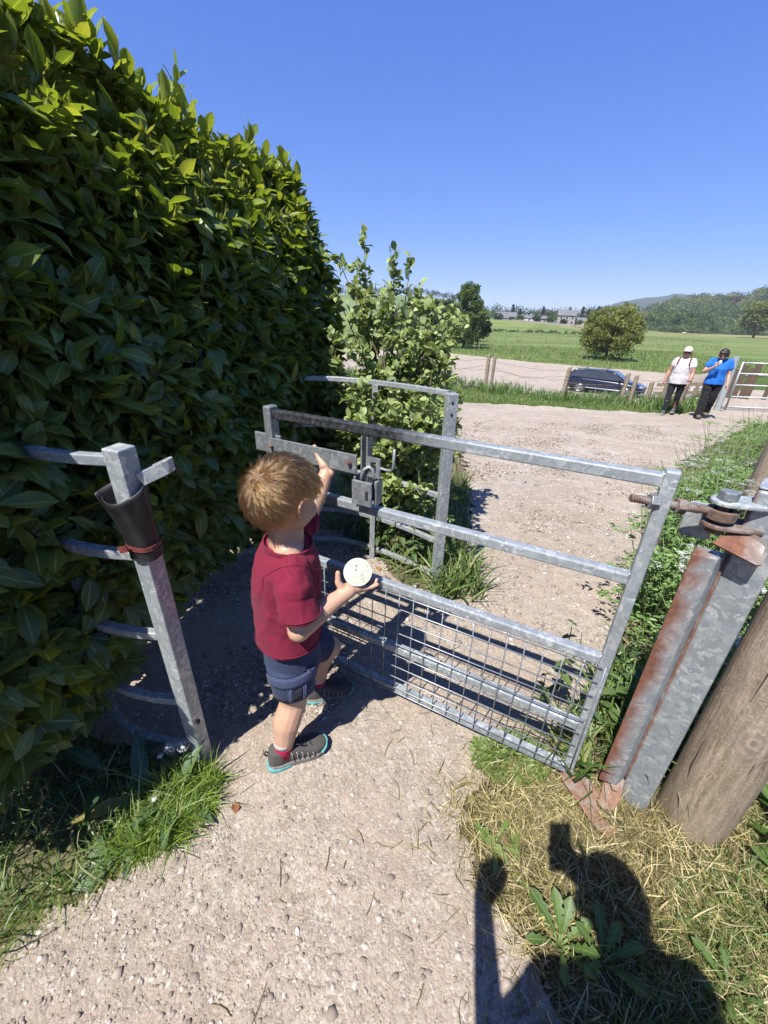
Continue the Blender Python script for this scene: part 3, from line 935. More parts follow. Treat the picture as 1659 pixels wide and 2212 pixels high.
# ------------------------------------------------------------------ hills
def hill(name, crest, Yc, Yf, zf, mat, n=60, rows=14, amp=0.0, sc=0.02, back=0.35):
    cx = np.linspace(crest[0][0], crest[-1][0], n)
    cz = np.interp(cx, [p[0] for p in crest], [p[1] for p in crest])
    V = []
    for j in range(rows + 2):
        t = min(j / (rows - 1), 1.0)
        y = Yf + (Yc - Yf) * t if j < rows else Yc + (Yc - Yf) * back * (j - rows + 1)
        k = float(sm(t)) if j < rows else (0.8, -0.2)[j - rows]
        xx = cx * (y / Yc)
        z = zf + (cz - zf) * k
        z = z + amp * fbm(xx * sc, np.full(n, y) * sc) * (0 < j < rows)
        V.append(np.stack([xx, np.full(n, y), z], 1))
    V = np.concatenate(V)
    I = np.arange((rows + 2) * n).reshape(rows + 2, n)
    F = np.stack([I[:-1, :-1], I[:-1, 1:], I[1:, 1:], I[1:, :-1]], -1).reshape(-1, 4)
    o = link(name, np_mesh(name, V, F, True), mat)
    return props(o, kind='structure')
def hill_z(crest, Yc, Yf, zf, x, y):
    t = np.clip((y - Yf) / (Yc - Yf), 0, 1)
    cz = np.interp(x * Yc / y, [p[0] for p in crest], [p[1] for p in crest])
    return zf + (cz - zf) * sm(t)
HL = [(-600, 20), (-102, 29.4), (-31.7, 31), (19.6, 31.5), (61.8, 30.5), (109.6, 24.6), (142.3, 17.5), (183, 6.5), (240, -2)]
hill('pasture_hill', HL, 700, 420, -2.7, M['pasture'])
WD = [(250, -2.0), (283, 1.0), (304, 7), (340, 22), (379, 26.5), (405, 28.5), (431, 29), (439, 35), (480, 37), (700, 44)]
hill('wooded_hillside', WD, 560, 325, -2.8, M['woodfloor'], amp=2.0)
hill('forest_hill', [(560, 0), (748, 25), (847, 53.9), (945, 80.8), (1062, 102.9), (1184, 118.2), (1215, 116), (1300, 104), (1700, 90)], 1900, 900, -2.8, M['farwood'], n=150, rows=30, amp=7, sc=0.03)
hill('moorland_hill', [(985, 40), (1050, 70), (1110, 92), (1180, 106), (1230, 111.5), (1300, 112.5), (1450, 116), (2600, 120)], 1860, 1000, -2.8, M['moor'], n=80)
hill('low_ridge', [(-900, 25), (-200, 22), (200, 17), (420, 15), (640, 16), (760, 12)], 2300, 1500, -2.8, M['farwood'], amp=3)

# ------------------------------------------------------------------ air
hz = MB().box((900, 1500, 66), (3700, 3300, 144)).build('haze', None, None)
hm = bpy.data.materials.new('summer_haze')
hm.use_nodes = True
hm.node_tree.nodes.clear()
_o = hm.node_tree.nodes.new('ShaderNodeOutputMaterial')
_v = hm.node_tree.nodes.new('ShaderNodeVolumePrincipled')
_v.inputs['Color'].default_value = (0.80, 0.88, 1.0, 1)
_v.inputs['Density'].default_value = 0.00022
_v.inputs['Anisotropy'].default_value = 0.0
hm.node_tree.links.new(_v.outputs[0], _o.inputs['Volume'])
hz.data.materials.append(hm)
props(hz, kind='stuff')
# ------------------------------------------------------------------ the gate
H0 = Vector((0.709, 0.958, 0))
GV = Vector((-0.88353, 0.46837, 0))
GN = Vector((-0.46837, -0.88353, 0))
def gp(u, off, z): return H0 + GV * u + GN * off + Vector((0, 0, z))
gate = thing('metal_gate', 'galvanised kissing gate with wire mesh in its lower part, between the two steel posts', 'gate', (0.709, 0.958, 0))
M['rail_black'] = galvanised('grimy_top_rail', black=(tuple(GV), 0.40, 0.72))
RZ = (1.203, 0.908, 0.603, 0.300, 0.072)
for i, z in enumerate(RZ):
    o = MB().bar(gp(0.0165, 0, z), gp(1.2925, 0, z), 0.034, 0.034).build('rail', M[('rail_black', 'galv', 'galv', 'galv_algae', 'galv_algae')[i]], gate, bevel=0.005)
    if i == 0: props(o, label='top rail with black grime on its latch end')
o = MB().bar(gp(0.0, 0, 0.05), gp(0.0, 0, 1.232), 0.034, 0.034, up=GN).build('hinge_stile', M['galv'], gate, bevel=0.005)
o = MB().bar(gp(1.31, 0, 0.05), gp(1.31, 0, 1.232), 0.036, 0.048, up=GN).build('latch_stile', M['galv_dull'], gate, bevel=0.005)
# welded seams where rails meet the stile
wl = MB()
for z in RZ:
    for dz in (-0.0165, 0.0165):
        wl.tube([gp(0.0185, -0.014 + 0.007 * k, z + dz + 0.0015 * math.sin(k * 2.4)) for k in range(5)], 0.0032, 6)
props(wl.build('weld_seams', M['galv_plain'], gate, smooth=True), kind='stuff')
# mesh: every wire a part
for k in range(21):
    u = 0.057 + 0.0595 * k
    MB().tube([gp(u, 0.0200, 0.062), gp(u + 0.0006 * math.sin(k * 3), 0.0208, 0.33), gp(u, 0.0200, 0.592)], 0.0024, 6).build('upright_wire', M['wire'], gate, smooth=True)
for k in range(9):
    z = 0.100 + 0.0608 * k
    MB().tube([gp(0.004, 0.0246, z), gp(0.6, 0.0246, z + 0.0007 * math.sin(k * 5)), gp(1.27, 0.0246, z)], 0.0024, 6).build('level_wire', M['wire'], gate, smooth=True)
MB().tube([gp(-0.004, 0.0200, 0.066), gp(-0.004, 0.0200, 0.592)], 0.0026, 6).tube([gp(-0.004, 0.0200, 0.066), gp(1.27, 0.0200, 0.066)], 0.0026, 6).build('border_wire', M['wire'], gate, smooth=True)
# latch: sliding plate, guide, bolts, tongue, handle
MB().bar(gp(0.897, 0.034, 1.083), gp(1.290, 0.034, 1.083), 0.008, 0.070).build('latch_plate', M['galv_dull'], gate, bevel=0.002)
MB().bar(gp(1.265, 0.004, 1.083), gp(1.398, 0.004, 1.083), 0.010, 0.076).build('latch_tongue', M['galv_dull'], gate, bevel=0.003)
MB().bar(gp(0.868, 0.0, 0.925), gp(0.868, 0.0, 1.180), 0.034, 0.007, up=GV).build('guide_strip', M['galv_dull'], gate, bevel=0.001)
MB().bar(gp(0.8885, 0.0, 0.925), gp(0.8885, 0.0, 1.180), 0.040, 0.006, up=GV).build('guide_strip', M['galv_dull'], gate, bevel=0.001)
for u in (1.282, 0.924):
    MB().tube([gp(u, 0.03, 1.088), gp(u, 0.052, 1.088)], 0.0055, 8).tube([gp(u, 0.042, 1.088), gp(u, 0.049, 1.088)], 0.0085, 6).build('bolt', M['rust'], gate, smooth=False)
hp = MB()
for a, b, c, d in ((0.815, 0.868, 1.098, 1.113), (0.815, 0.868, 1.042, 1.058), (0.815, 0.830, 1.058, 1.098), (0.853, 0.868, 1.058, 1.098)):
    hp.bar(gp(a, 0.014, (c + d) / 2), gp(b, 0.014, (c + d) / 2), 0.008, d - c)
hp.build('hasp_plate', M['galv_dull'], gate)
MB().tube([gp(0.818, 0.012, 1.080), gp(0.795, 0.010, 1.076), gp(0.775, 0.010, 1.078), gp(0.767, 0.010, 1.090), gp(0.765, 0.010, 1.155)], 0.0052, 8).build('pull_handle', M['galv_dull'], gate, smooth=True)
# hinge eye bolt and nuts
e0, e1, ec = Vector((0.630, 0.966, 1.151)), Vector((0.812, 0.939, 1.134)), Vector((0.846, 0.932, 1.130))
ed = (e1 - e0).normalized()
thr = MB().tube([e0, e1], 0.0095, 12)
for k in range(24):
    p = e0 + (e1 - e0) * (0.02 + k * 0.9 / 24)
    thr.tube([p, p + ed * 0.003], 0.0108, 10)
thr.build('threaded_rod', M['rod'], gate, smooth=False)
for t, m in ((0.24, 'galv_dull'), (0.60, 'rod')):
    p = e0 + (e1 - e0) * t
    MB().tube([p, p + ed * 0.022], 0.0205, 6).build('nut', M[m], gate, bevel=0.002)
ring = MB()
pts = [ec + Vector((math.cos(a) * 0.026, math.sin(a) * 0.026, 0)) for a in np.linspace(0, 2 * math.pi, 25)]
ring.ribbon_bar(pts, 0.014, 0.026)
ring.build('hinge_eye', M['rod'], gate, smooth=False, bevel=0.002)
# lower hinge plate sticking out under the stile
lp = [(0, 0), (0.075, 0.035), (0.135, 0.0), (0.120, -0.03), (0.128, -0.060), (0.150, -0.085), (0.185, -0.088), (0.190, -0.112), (0.165, -0.128), (0.120, -0.118), (0.0, -0.028)]
MB().plate(lp, (0.688, 0.948, 0.062), (0.86, -0.40, -0.20), (0.42, 0.87, 0.12), 0.010).build('lower_hinge_plate', M['rust_plate'], gate, bevel=0.003)

# ------------------------------------------------------------------ padlock shield hanging on the hasp
lock = thing('padlock', 'grey padlock in a steel shield hanging below the hasp of the gate', 'padlock', tuple(gp(0.862, 0.03, 0.935)))
MB().bar(gp(0.825, 0.052, 0.988), gp(0.905, 0.052, 0.988), 0.010, 0.092).build('shield', M['galv_dull'], lock, bevel=0.003)
MB().bar(gp(0.822, 0.034, 0.988), gp(0.822, -0.012, 0.988), 0.010, 0.092).build('shield_side', M['galv_dull'], lock, bevel=0.003)
MB().bar(gp(0.908, 0.034, 0.988), gp(0.908, -0.012, 0.988), 0.010, 0.100).build('shield_side', M['galv_dull'], lock, bevel=0.003)
MB().bar(gp(0.837, 0.022, 0.988), gp(0.895, 0.022, 0.988), 0.030, 0.070).build('lock_body', M['dark'], lock, bevel=0.003)
MB().plate(rounded(0.012, 0.036, 0.006), gp(0.843, 0.0578, 0.985), GV, (0, 0, 1), 0.001).build('key_slot', M['dark'], lock)
MB().tube([gp(0.880, 0.028, 1.015), gp(0.880, 0.030, 1.045), gp(0.872, 0.026, 1.068), gp(0.858, 0.020, 1.078), gp(0.845, 0.018, 1.072), gp(0.838, 0.018, 1.052), gp(0.838, 0.018, 1.03)], 0.0065, 10).build('shackle', M['galv_dull'], lock, smooth=True)

# ------------------------------------------------------------------ round enclosure (left post, far post, hoops)
enc = thing('hoop_enclosure', 'galvanised kissing gate hoop running through the hedge, with a square post at either end', 'gate hoop', (-0.65, 0.965, 0))
LT, LB = Vector((-0.642, 0.939, 1.250)), Vector((-0.665, 1.000, -0.10))
lx = Vector((0.954, -0.300, 0))
MB().bar(LB, LT, 0.052, 0.052, up=(0.300, 0.954, 0)).build('post', M['galv_plain'], enc, bevel=0.004)
MB().bar((0.352, 2.185, -0.1), (0.330, 2.165, 1.205), 0.058, 0.050, up=(0.25, -0.97, 0)).build('post', M['galv'], enc, bevel=0.004)
arc = [(-0.672, 0.985), (-0.80, 0.995), (-0.93, 1.030), (-1.06, 1.110), (-1.17, 1.24), (-1.23, 1.42), (-1.25, 1.65), (-1.20, 1.95), (-1.06, 2.22), (-0.86, 2.42), (-0.62, 2.55), (-0.40, 2.59), (-0.18, 2.54), (0.02, 2.43), (0.18, 2.31), (0.318, 2.19)]
def smooth_pts(P, k=4):
    P = np.array(P)
    out = []
    for i in range(len(P) - 1):
        p0, p1, p2, p3 = P[max(i - 1, 0)], P[i], P[i + 1], P[min(i + 2, len(P) - 1)]
        for t in np.linspace(0, 1, k, endpoint=False):
            out.append(0.5 * ((2 * p1) + (p2 - p0) * t + (2 * p0 - 5 * p1 + 4 * p2 - p3) * t * t + (3 * p1 - p0 - 3 * p2 + p3) * t ** 3))
    out.append(P[-1])
    return np.array(out)
A2 = smooth_pts(arc)
for z in (1.20, 0.915, 0.615, 0.315, 0.07):
    MB().ribbon_bar([(p[0], p[1] + 0.012 * (1.2 - z), z) for p in A2], 0.028, 0.028).build('hoop_rail', M['galv'], enc, bevel=0.003)
for i in (12.7,):
    j = int(i * 4)
    p = A2[j]
    MB().bar((p[0], p[1] - 0.03, -0.05), (p[0], p[1] - 0.03, 1.19), 0.034, 0.008, up=(0.1, 1, 0)).build('upright_strip', M['galv'], enc, bevel=0.001)
for z in (1.10, 1.16):
    MB().plate(rounded(0.012, 0.012, 0.003), (0.3350, 2.1385, z), (0.97, 0.25, 0), (0, 0, 1), 0.002).build('bolt_hole', M['dark'], enc)
br = MB()
b0, b1 = Vector((-0.612, 0.955, 1.165)), Vector((-0.553, 0.975, 1.192))
bd = (b1 - b0).normalized()
bs = Vector((0.1, -1, 0)).normalized() * 0.014
br.bar(b0 + bs, b1 + bs, 0.005, 0.034).bar(b0 - bs, b1 - bs, 0.005, 0.034)
br.ribbon_bar([b1 + bs, b1 + bs * 0.7 + bd * 0.010, b1 + bd * 0.014, b1 - bs * 0.7 + bd * 0.010, b1 - bs], 0.005, 0.034)
br.build('latch_keeper', M['galv_plain'], enc, bevel=0.001)
MB().ell((-0.632, 0.972, 0.235), (0.004, 0.010, 0.010)).build('plug', M['dark'], enc, smooth=True)

# rubber sheet strapped to the left post
slv = thing('rubber_sleeve', 'black rubber sheet wrapped around the left gate post, held by a red strap', 'rubber sleeve', (-0.645, 0.95, 0.92))
V, F = [], []
nz, na = 14, 36
for j in range(nz):
    t = j / (nz - 1)
    z0 = 0.962 + 0.180 * t
    pc = LB + (LT - LB) * ((z0 + 0.1) / 1.35)
    for k in range(na):
        a = 2 * math.pi * (k / (na - 1)) * 0.985 + R(195)
        flare = t ** 1.15 * 0.024 * max(0, math.cos(a - R(205))) ** 1.0
        lip = (0.020 * t if k > na - 8 else 0.0)
        r = 0.0370 + 0.004 * t + flare + lip + 0.002 * math.sin(5 * a + 4 * t)
        z = z0 + 0.024 * t * math.sin(a + 0.5) * (1 if t > 0.8 else t)
        V.append((pc.x + r * math.cos(a), pc.y + r * math.sin(a) * 0.95, z))
for j in range(nz - 1):
    for k in range(na - 1):
        a = j * na + k
        F.append((a, a + 1, a + na + 1, a + na))
o = MB().add(V, F).build('sheet', M['rubber'], slv, smooth=True)
sd = o.modifiers.new('thick', 'SOLIDIFY')
sd.thickness = 0.003
def post_ring(z, r, n=28, wob=0.0015):
    pc = LB + (LT - LB) * ((z + 0.1) / 1.35)
    return [(pc.x + (r + wob * math.sin(7 * a)) * math.cos(a), pc.y + (r + wob * math.sin(5 * a)) * math.sin(a), z + 0.003 * math.sin(2 * a)) for a in np.linspace(0, 2 * math.pi, n)]
MB().ribbon_bar(post_ring(0.978, 0.0405), 0.003, 0.013).build('strap', M['strap'], slv, smooth=False)
MB().bar((-0.690, 0.909, 0.978), (-0.662, 0.902, 0.987), 0.004, 0.018).build('strap_end', M['strap'], slv)
MB().ribbon_bar(post_ring(0.954, 0.0385), 0.003, 0.026).build('lower_fold', M['rubber'], slv)

# ------------------------------------------------------------------ hinge post
FL, FR = Vector((0.894, 0.918, 0)), Vector((0.956, 0.853, 0))
hx = (FR - FL).normalized()
hd = Vector((-hx.y, hx.x, 0))
if hd.y < 0: hd = -hd
hpost = thing('hinge_post', 'galvanised square gate post with rust streaks beside the thick timber post', 'gate post', (0.957, 0.917, 0))
pc = FL + hx * 0.0449 + hd * 0.047
MB().bar(pc + Vector((0, 0, -0.1)), pc + Vector((0, 0, 1.205)), 0.0898, 0.094, up=hd).build('steel_tube', M['galv_post'], hpost, bevel=0.008)
MB().plate(rounded(0.0898, 0.094, 0.008), pc + Vector((0, 0, 1.2085)), hx, hd, 0.006).build('top_cap', M['galv'], hpost, bevel=0.002)
M['rust_angle'] = galvanised('rust_streaked_angle', rust=0.62, rust_axis=((0.75, -0.35, 0.0), 0.262, 0.332))
A_, B_, C_, D_ = Vector((0.795, 0.910, 0)), Vector((0.849, 0.889, 0)), Vector((0.8925, 0.9165, 0)), Vector((0.838, 0.955, 0))
V = [p + Vector((0, 0, z)) for z in (0.085, 1.025) for p in (A_, B_, C_, D_)]
MB().add(V, [(3, 2, 1, 0), (4, 5, 6, 7), (0, 1, 5, 4), (1, 2, 6, 5), (2, 3, 7, 6), (3, 0, 4, 7)]).build('rusty_angle', M['rust_angle'], hpost, bevel=0.005, seg=3)
MB().tube([(C_.x - 0.002 + 0.0012 * math.sin(k * 2.1), C_.y - 0.004 + 0.0012 * math.cos(k * 1.3), 0.09 + 0.9325 * k / 30) for k in range(31)], 0.0036, 6).build('weld_seam', M['rust'], hpost, smooth=True)
for z, m in ((1.163, 'galv_plain'), (1.100, 'rod')):
    lug = []
    for a in np.linspace(90, 270, 13): lug.append((0.034 * math.cos(R(a)), 0.034 * math.sin(R(a))))
    lug += [(0.085, -0.040), (0.085, 0.040)]
    dx = (pc - ec)
    dx.z = 0
    dx.normalize()
    MB().plate(lug, (ec.x, ec.y, z), dx, Vector((-dx.y, dx.x, 0)), 0.011).build('hinge_lug', M[m], hpost, bevel=0.003)
MB().tube([(ec.x, ec.y, 1.078), (ec.x, ec.y, 1.17)], 0.0125, 12).tube([(ec.x, ec.y, 1.080), (ec.x, ec.y, 1.092)], 0.021, 10).build('hinge_pin', M['rust'], hpost)
MB().tube([(ec.x, ec.y, 1.169), (ec.x, ec.y, 1.191)], 0.0225, 6).build('bolt_head', M['galv_dull'], hpost, bevel=0.002)
fp = [Vector(p) for p in ((0.826, 0.900, 1.062), (0.884, 0.920, 1.104), (0.922, 0.866, 1.090), (0.9235, 0.852, 1.062), (0.902, 0.833, 1.043), (0.893, 0.836, 1.040))]
fn = (fp[2] - fp[0]).cross(fp[1] - fp[0]).normalized() * 0.003
V = [p + fn for p in fp] + [p - fn for p in fp]
MB().add(V, [(0, 1, 2, 3, 4, 5), (11, 10, 9, 8, 7, 6)] + [(i, (i + 1) % 6, (i + 1) % 6 + 6, i + 6) for i in range(6)]).build('stop_flap', galvanised('flap_steel', rust=0.7, tint=(0.8, 0.78, 0.74), rust_axis=((1, -0.3, 0), 0.555, 0.72)), hpost)
MB().plate(rounded(0.07, 0.10, 0.012), (0.842, 0.985, 1.085), (0.85, -0.53, 0), (0, 0, 1), 0.008).build('back_plate', M['galv'], hpost, bevel=0.002)
tab = [(-0.032, 0.05), (0.030, 0.05), (0.036, -0.02), (0.026, -0.062), (0.0, -0.074), (-0.024, -0.066)]
MB().plate(tab, (0.842, 0.895, 0.058), (0.62, -0.72, 0.28), (0.52, 0.66, 0.54), 0.010).build('lower_tab', M['rust_plate'], hpost, bevel=0.003)
MB().tube([(0.852, 0.896, 0.066), (0.848, 0.888, 0.084)], 0.017, 6).build('lower_nut', M['rust_plate'], hpost, bevel=0.002)

# ------------------------------------------------------------------ timber posts
def log_post(name, label, cat, c, r, h, mat, seed, knots=(), cracks=(), group=None, lean=(0, 0)):
    rng = np.random.default_rng(seed)
    n, m = 40, 44
    V, F = [], []
    for j in range(m):
        t = j / (m - 1)
        z = -0.15 + (h + 0.15) * t
        for k in range(n):
            a = 2 * math.pi * k / n
            rr = r * (1.05 - 0.07 * t) * (1 + 0.018 * float(vnoise(3 * math.cos(a) + seed, 3 * math.sin(a), z * 1.5)) + 0.008 * float(vnoise(9 * math.cos(a), 9 * math.sin(a), z * 4)))
            for ka, kz, ks in knots:
                da = (a - ka + math.pi) % (2 * math.pi) - math.pi
                d2 = (da * r / ks) ** 2 + ((z - kz) / (ks * 1.5)) ** 2
                rr += 0.010 * math.exp(-d2) - 0.008 * math.exp(-d2 * 6)
            V.append((c[0] + lean[0] * z + rr * math.cos(a), c[1] + lean[1] * z + rr * math.sin(a), z))
    for j in range(m - 1):
        for k in range(n):
            a, b = j * n + k, j * n + (k + 1) % n
            F.append((a, b, b + n, a + n))
    F.append(tuple((m - 1) * n + k for k in range(n)))
    root = thing(name, label, cat, (c[0], c[1], 0), group=group)
    MB().add(V, F).build('log', mat, root, smooth=True)
    for pts in cracks:
        MB().tube([(c[0] + r * 1.012 * math.cos(a), c[1] + r * 1.012 * math.sin(a), z) for a, z in pts], [0.0008] + [0.0030] * (len(pts) - 2) + [0.0008], 5).build('crack', M['crack'], root)
    return root
_af = math.atan2(-0.848, -1.114)
log_post('timber_post', 'thick round weathered timber post with a knot, right of the hinge post', 'wooden post', (1.116, 0.850), 0.098, 1.42, M['wood'], 3,
         knots=((_af + 0.35, 0.50, 0.034), (_af - 0.2, 1.1, 0.03)),
         cracks=([(_af - 0.15, 0.62), (_af - 0.12, 0.80), (_af - 0.16, 1.0)], [(_af + 0.62, 0.30), (_af + 0.60, 0.42), (_af + 0.63, 0.50)], [(_af - 0.50, 0.05), (_af - 0.30, 0.16), (_af - 0.12, 0.30), (_af - 0.05, 0.36)], [(_af - 0.04, 0.37), (_af + 0.12, 0.48), (_af + 0.2, 0.55)],
                 [(_af - 0.62, 0.40), (_af - 0.6, 0.27), (_af - 0.52, 0.22)], [(_af + 0.45, 0.62), (_af + 0.5, 0.72), (_af + 0.5, 0.80)], [(_af + 0.30, 0.66), (_af + 0.33, 0.58)]))
log_post('timber_post', 'round timber post standing in the cow parsley behind the hinge post', 'wooden post', (2.21, 2.20), 0.10, 1.18, M['wood'], 8)
# ------------------------------------------------------------------ hands and heads (prims added to a body before it is joined)
def add_hand(mb, wrist, palm_dir, palm_n, s, curls, thumb_out, thumb_pts=None, spread=0.10):
    """wrist point, direction of the palm, normal out of the palm, size (palm length), curl angle per finger, thumb side vector"""
    d, n = Vector(palm_dir).normalized(), Vector(palm_n).normalized()
    n = (n - d * n.dot(d)).normalized()
    x = Vector(thumb_out)
    x = (x - d * x.dot(d) - n * x.dot(n)).normalized()
    w = Vector(wrist)
    Mx = Matrix((x, d, n)).transposed()
    mb.cap(w - d * 0.1 * s, w + d * 0.25 * s, 0.26 * s, 0.33 * s)
    for k in range(4):
        u = (k - 1.5) * 0.235 * s
        mb.cap(w + d * 0.2 * s - x * u * 0.7, w + d * 0.98 * s - x * u, 0.15 * s, 0.125 * s, 10)
    L = (0.80, 0.92, 0.86, 0.66)
    for k in range(4):
        u = (k - 1.5) * 0.245 * s
        p = w + d * 0.98 * s - x * u
        a = R(curls[k] * 0.55)
        dd = d - x * (k - 1.5) * spread
        for j, f in enumerate((0.46, 0.31, 0.23)):
            v = (dd * math.cos(a) + n * math.sin(a)).normalized()
            q = p + v * L[k] * s * f
            mb.cap(p, q, (0.105 - 0.010 * j) * s, (0.098 - 0.012 * j) * s, 10)
            p = q
            a += R(curls[k])
    if thumb_pts is None:
        p = w + d * 0.28 * s + x * 0.28 * s
        thumb_pts = [p, p + (x * 0.55 + d * 0.5 + n * 0.25).normalized() * 0.42 * s, p + (x * 0.55 + d * 0.5 + n * 0.25).normalized() * 0.42 * s + (x * 0.15 + d * 0.8 + n * 0.4).normalized() * 0.42 * s]
    for a_, b_, r1, r2 in zip(thumb_pts[:-1], thumb_pts[1:], (0.16, 0.115), (0.118, 0.088)):
        mb.cap(a_, b_, r1 * s, r2 * s, 10)

def add_head(mb, c, f, s, up=(0, 0, 1), chub=1.0):
    """c = centre of the head, f = face direction, s = half height; returns local frame"""
    f, up = Vector(f).normalized(), Vector(up)
    u = (up - f * up.dot(f)).normalized()
    r = f.cross(u)
    c = Vector(c)
    Mx = Matrix((r, f, u)).transposed()
    P = lambda x, y, z: c + Mx @ Vector((x * s, y * s, z * s))
    mb.ell(P(0, -0.10, 0.16), (0.76 * s, 0.90 * s, 0.84 * s), Mx, 24, 16)
    mb.ell(P(0, 0.12, -0.30), (0.62 * chub * s, 0.66 * s, 0.66 * s), Mx, 20, 12)
    mb.ell(P(0, 0.38, -0.72), (0.30 * s, 0.28 * s, 0.22 * s), Mx)                       # chin
    for sx in (-1, 1):
        mb.ell(P(0.34 * sx, 0.42, -0.34), (0.27 * chub * s, 0.30 * s, 0.28 * s), Mx)    # cheeks
        mb.ell(P(0.30 * sx, 0.66, 0.10), (0.24 * s, 0.14 * s, 0.08 * s), Mx)            # brow
        mb.ell(P(0.765 * sx, -0.06, -0.10), (0.085 * s, 0.19 * s, 0.29 * s), Mx @ Matrix.Rotation(R(-22 * sx), 3, 'Z'))   # ear
        mb.tube([P(0.85 * sx, -0.06 + 0.19 * math.sin(t), -0.08 + 0.27 * math.cos(t)) - Mx @ Vector((0, 0.0, 0)) for t in np.linspace(-2.6, 0.9, 9)], 0.045 * s, 8)
        mb.ell(P(0.78 * sx, 0.00, -0.36), (0.06 * s, 0.08 * s, 0.09 * s), Mx)           # lobe
        mb.ell(P(0.105 * sx, 0.83, -0.30), (0.085 * s, 0.08 * s, 0.07 * s), Mx)         # nostril wings
    mb.cap(P(0, 0.70, 0.02), P(0, 0.92, -0.25), 0.075 * s, 0.11 * s)                    # nose
    mb.ell(P(0, 0.72, -0.50), (0.20 * s, 0.10 * s, 0.06 * s), Mx)
    mb.ell(P(0, 0.70, -0.585), (0.17 * s, 0.10 * s, 0.06 * s), Mx)
    return P, Mx

def face_parts(P, Mx, s, body, mats=('eye', 'iris', 'lip'), local=False):
    for sx in (-1, 1):
        e = MB().ell(P(0.29 * sx, 0.665, -0.07), (0.125 * s, 0.10 * s, 0.085 * s), Mx).build('eye', M[mats[0]], body, smooth=True, local=local)
        MB().ell(P(0.29 * sx, 0.745, -0.07), (0.06 * s, 0.03 * s, 0.06 * s), Mx).build('iris', M[mats[1]], body, smooth=True, local=local)
    MB().ell(P(0, 0.795, -0.515), (0.17 * s, 0.04 * s, 0.035 * s), Mx).ell(P(0, 0.765, -0.575), (0.15 * s, 0.045 * s, 0.04 * s), Mx).build('mouth', M[mats[2]], body, smooth=True, local=local)

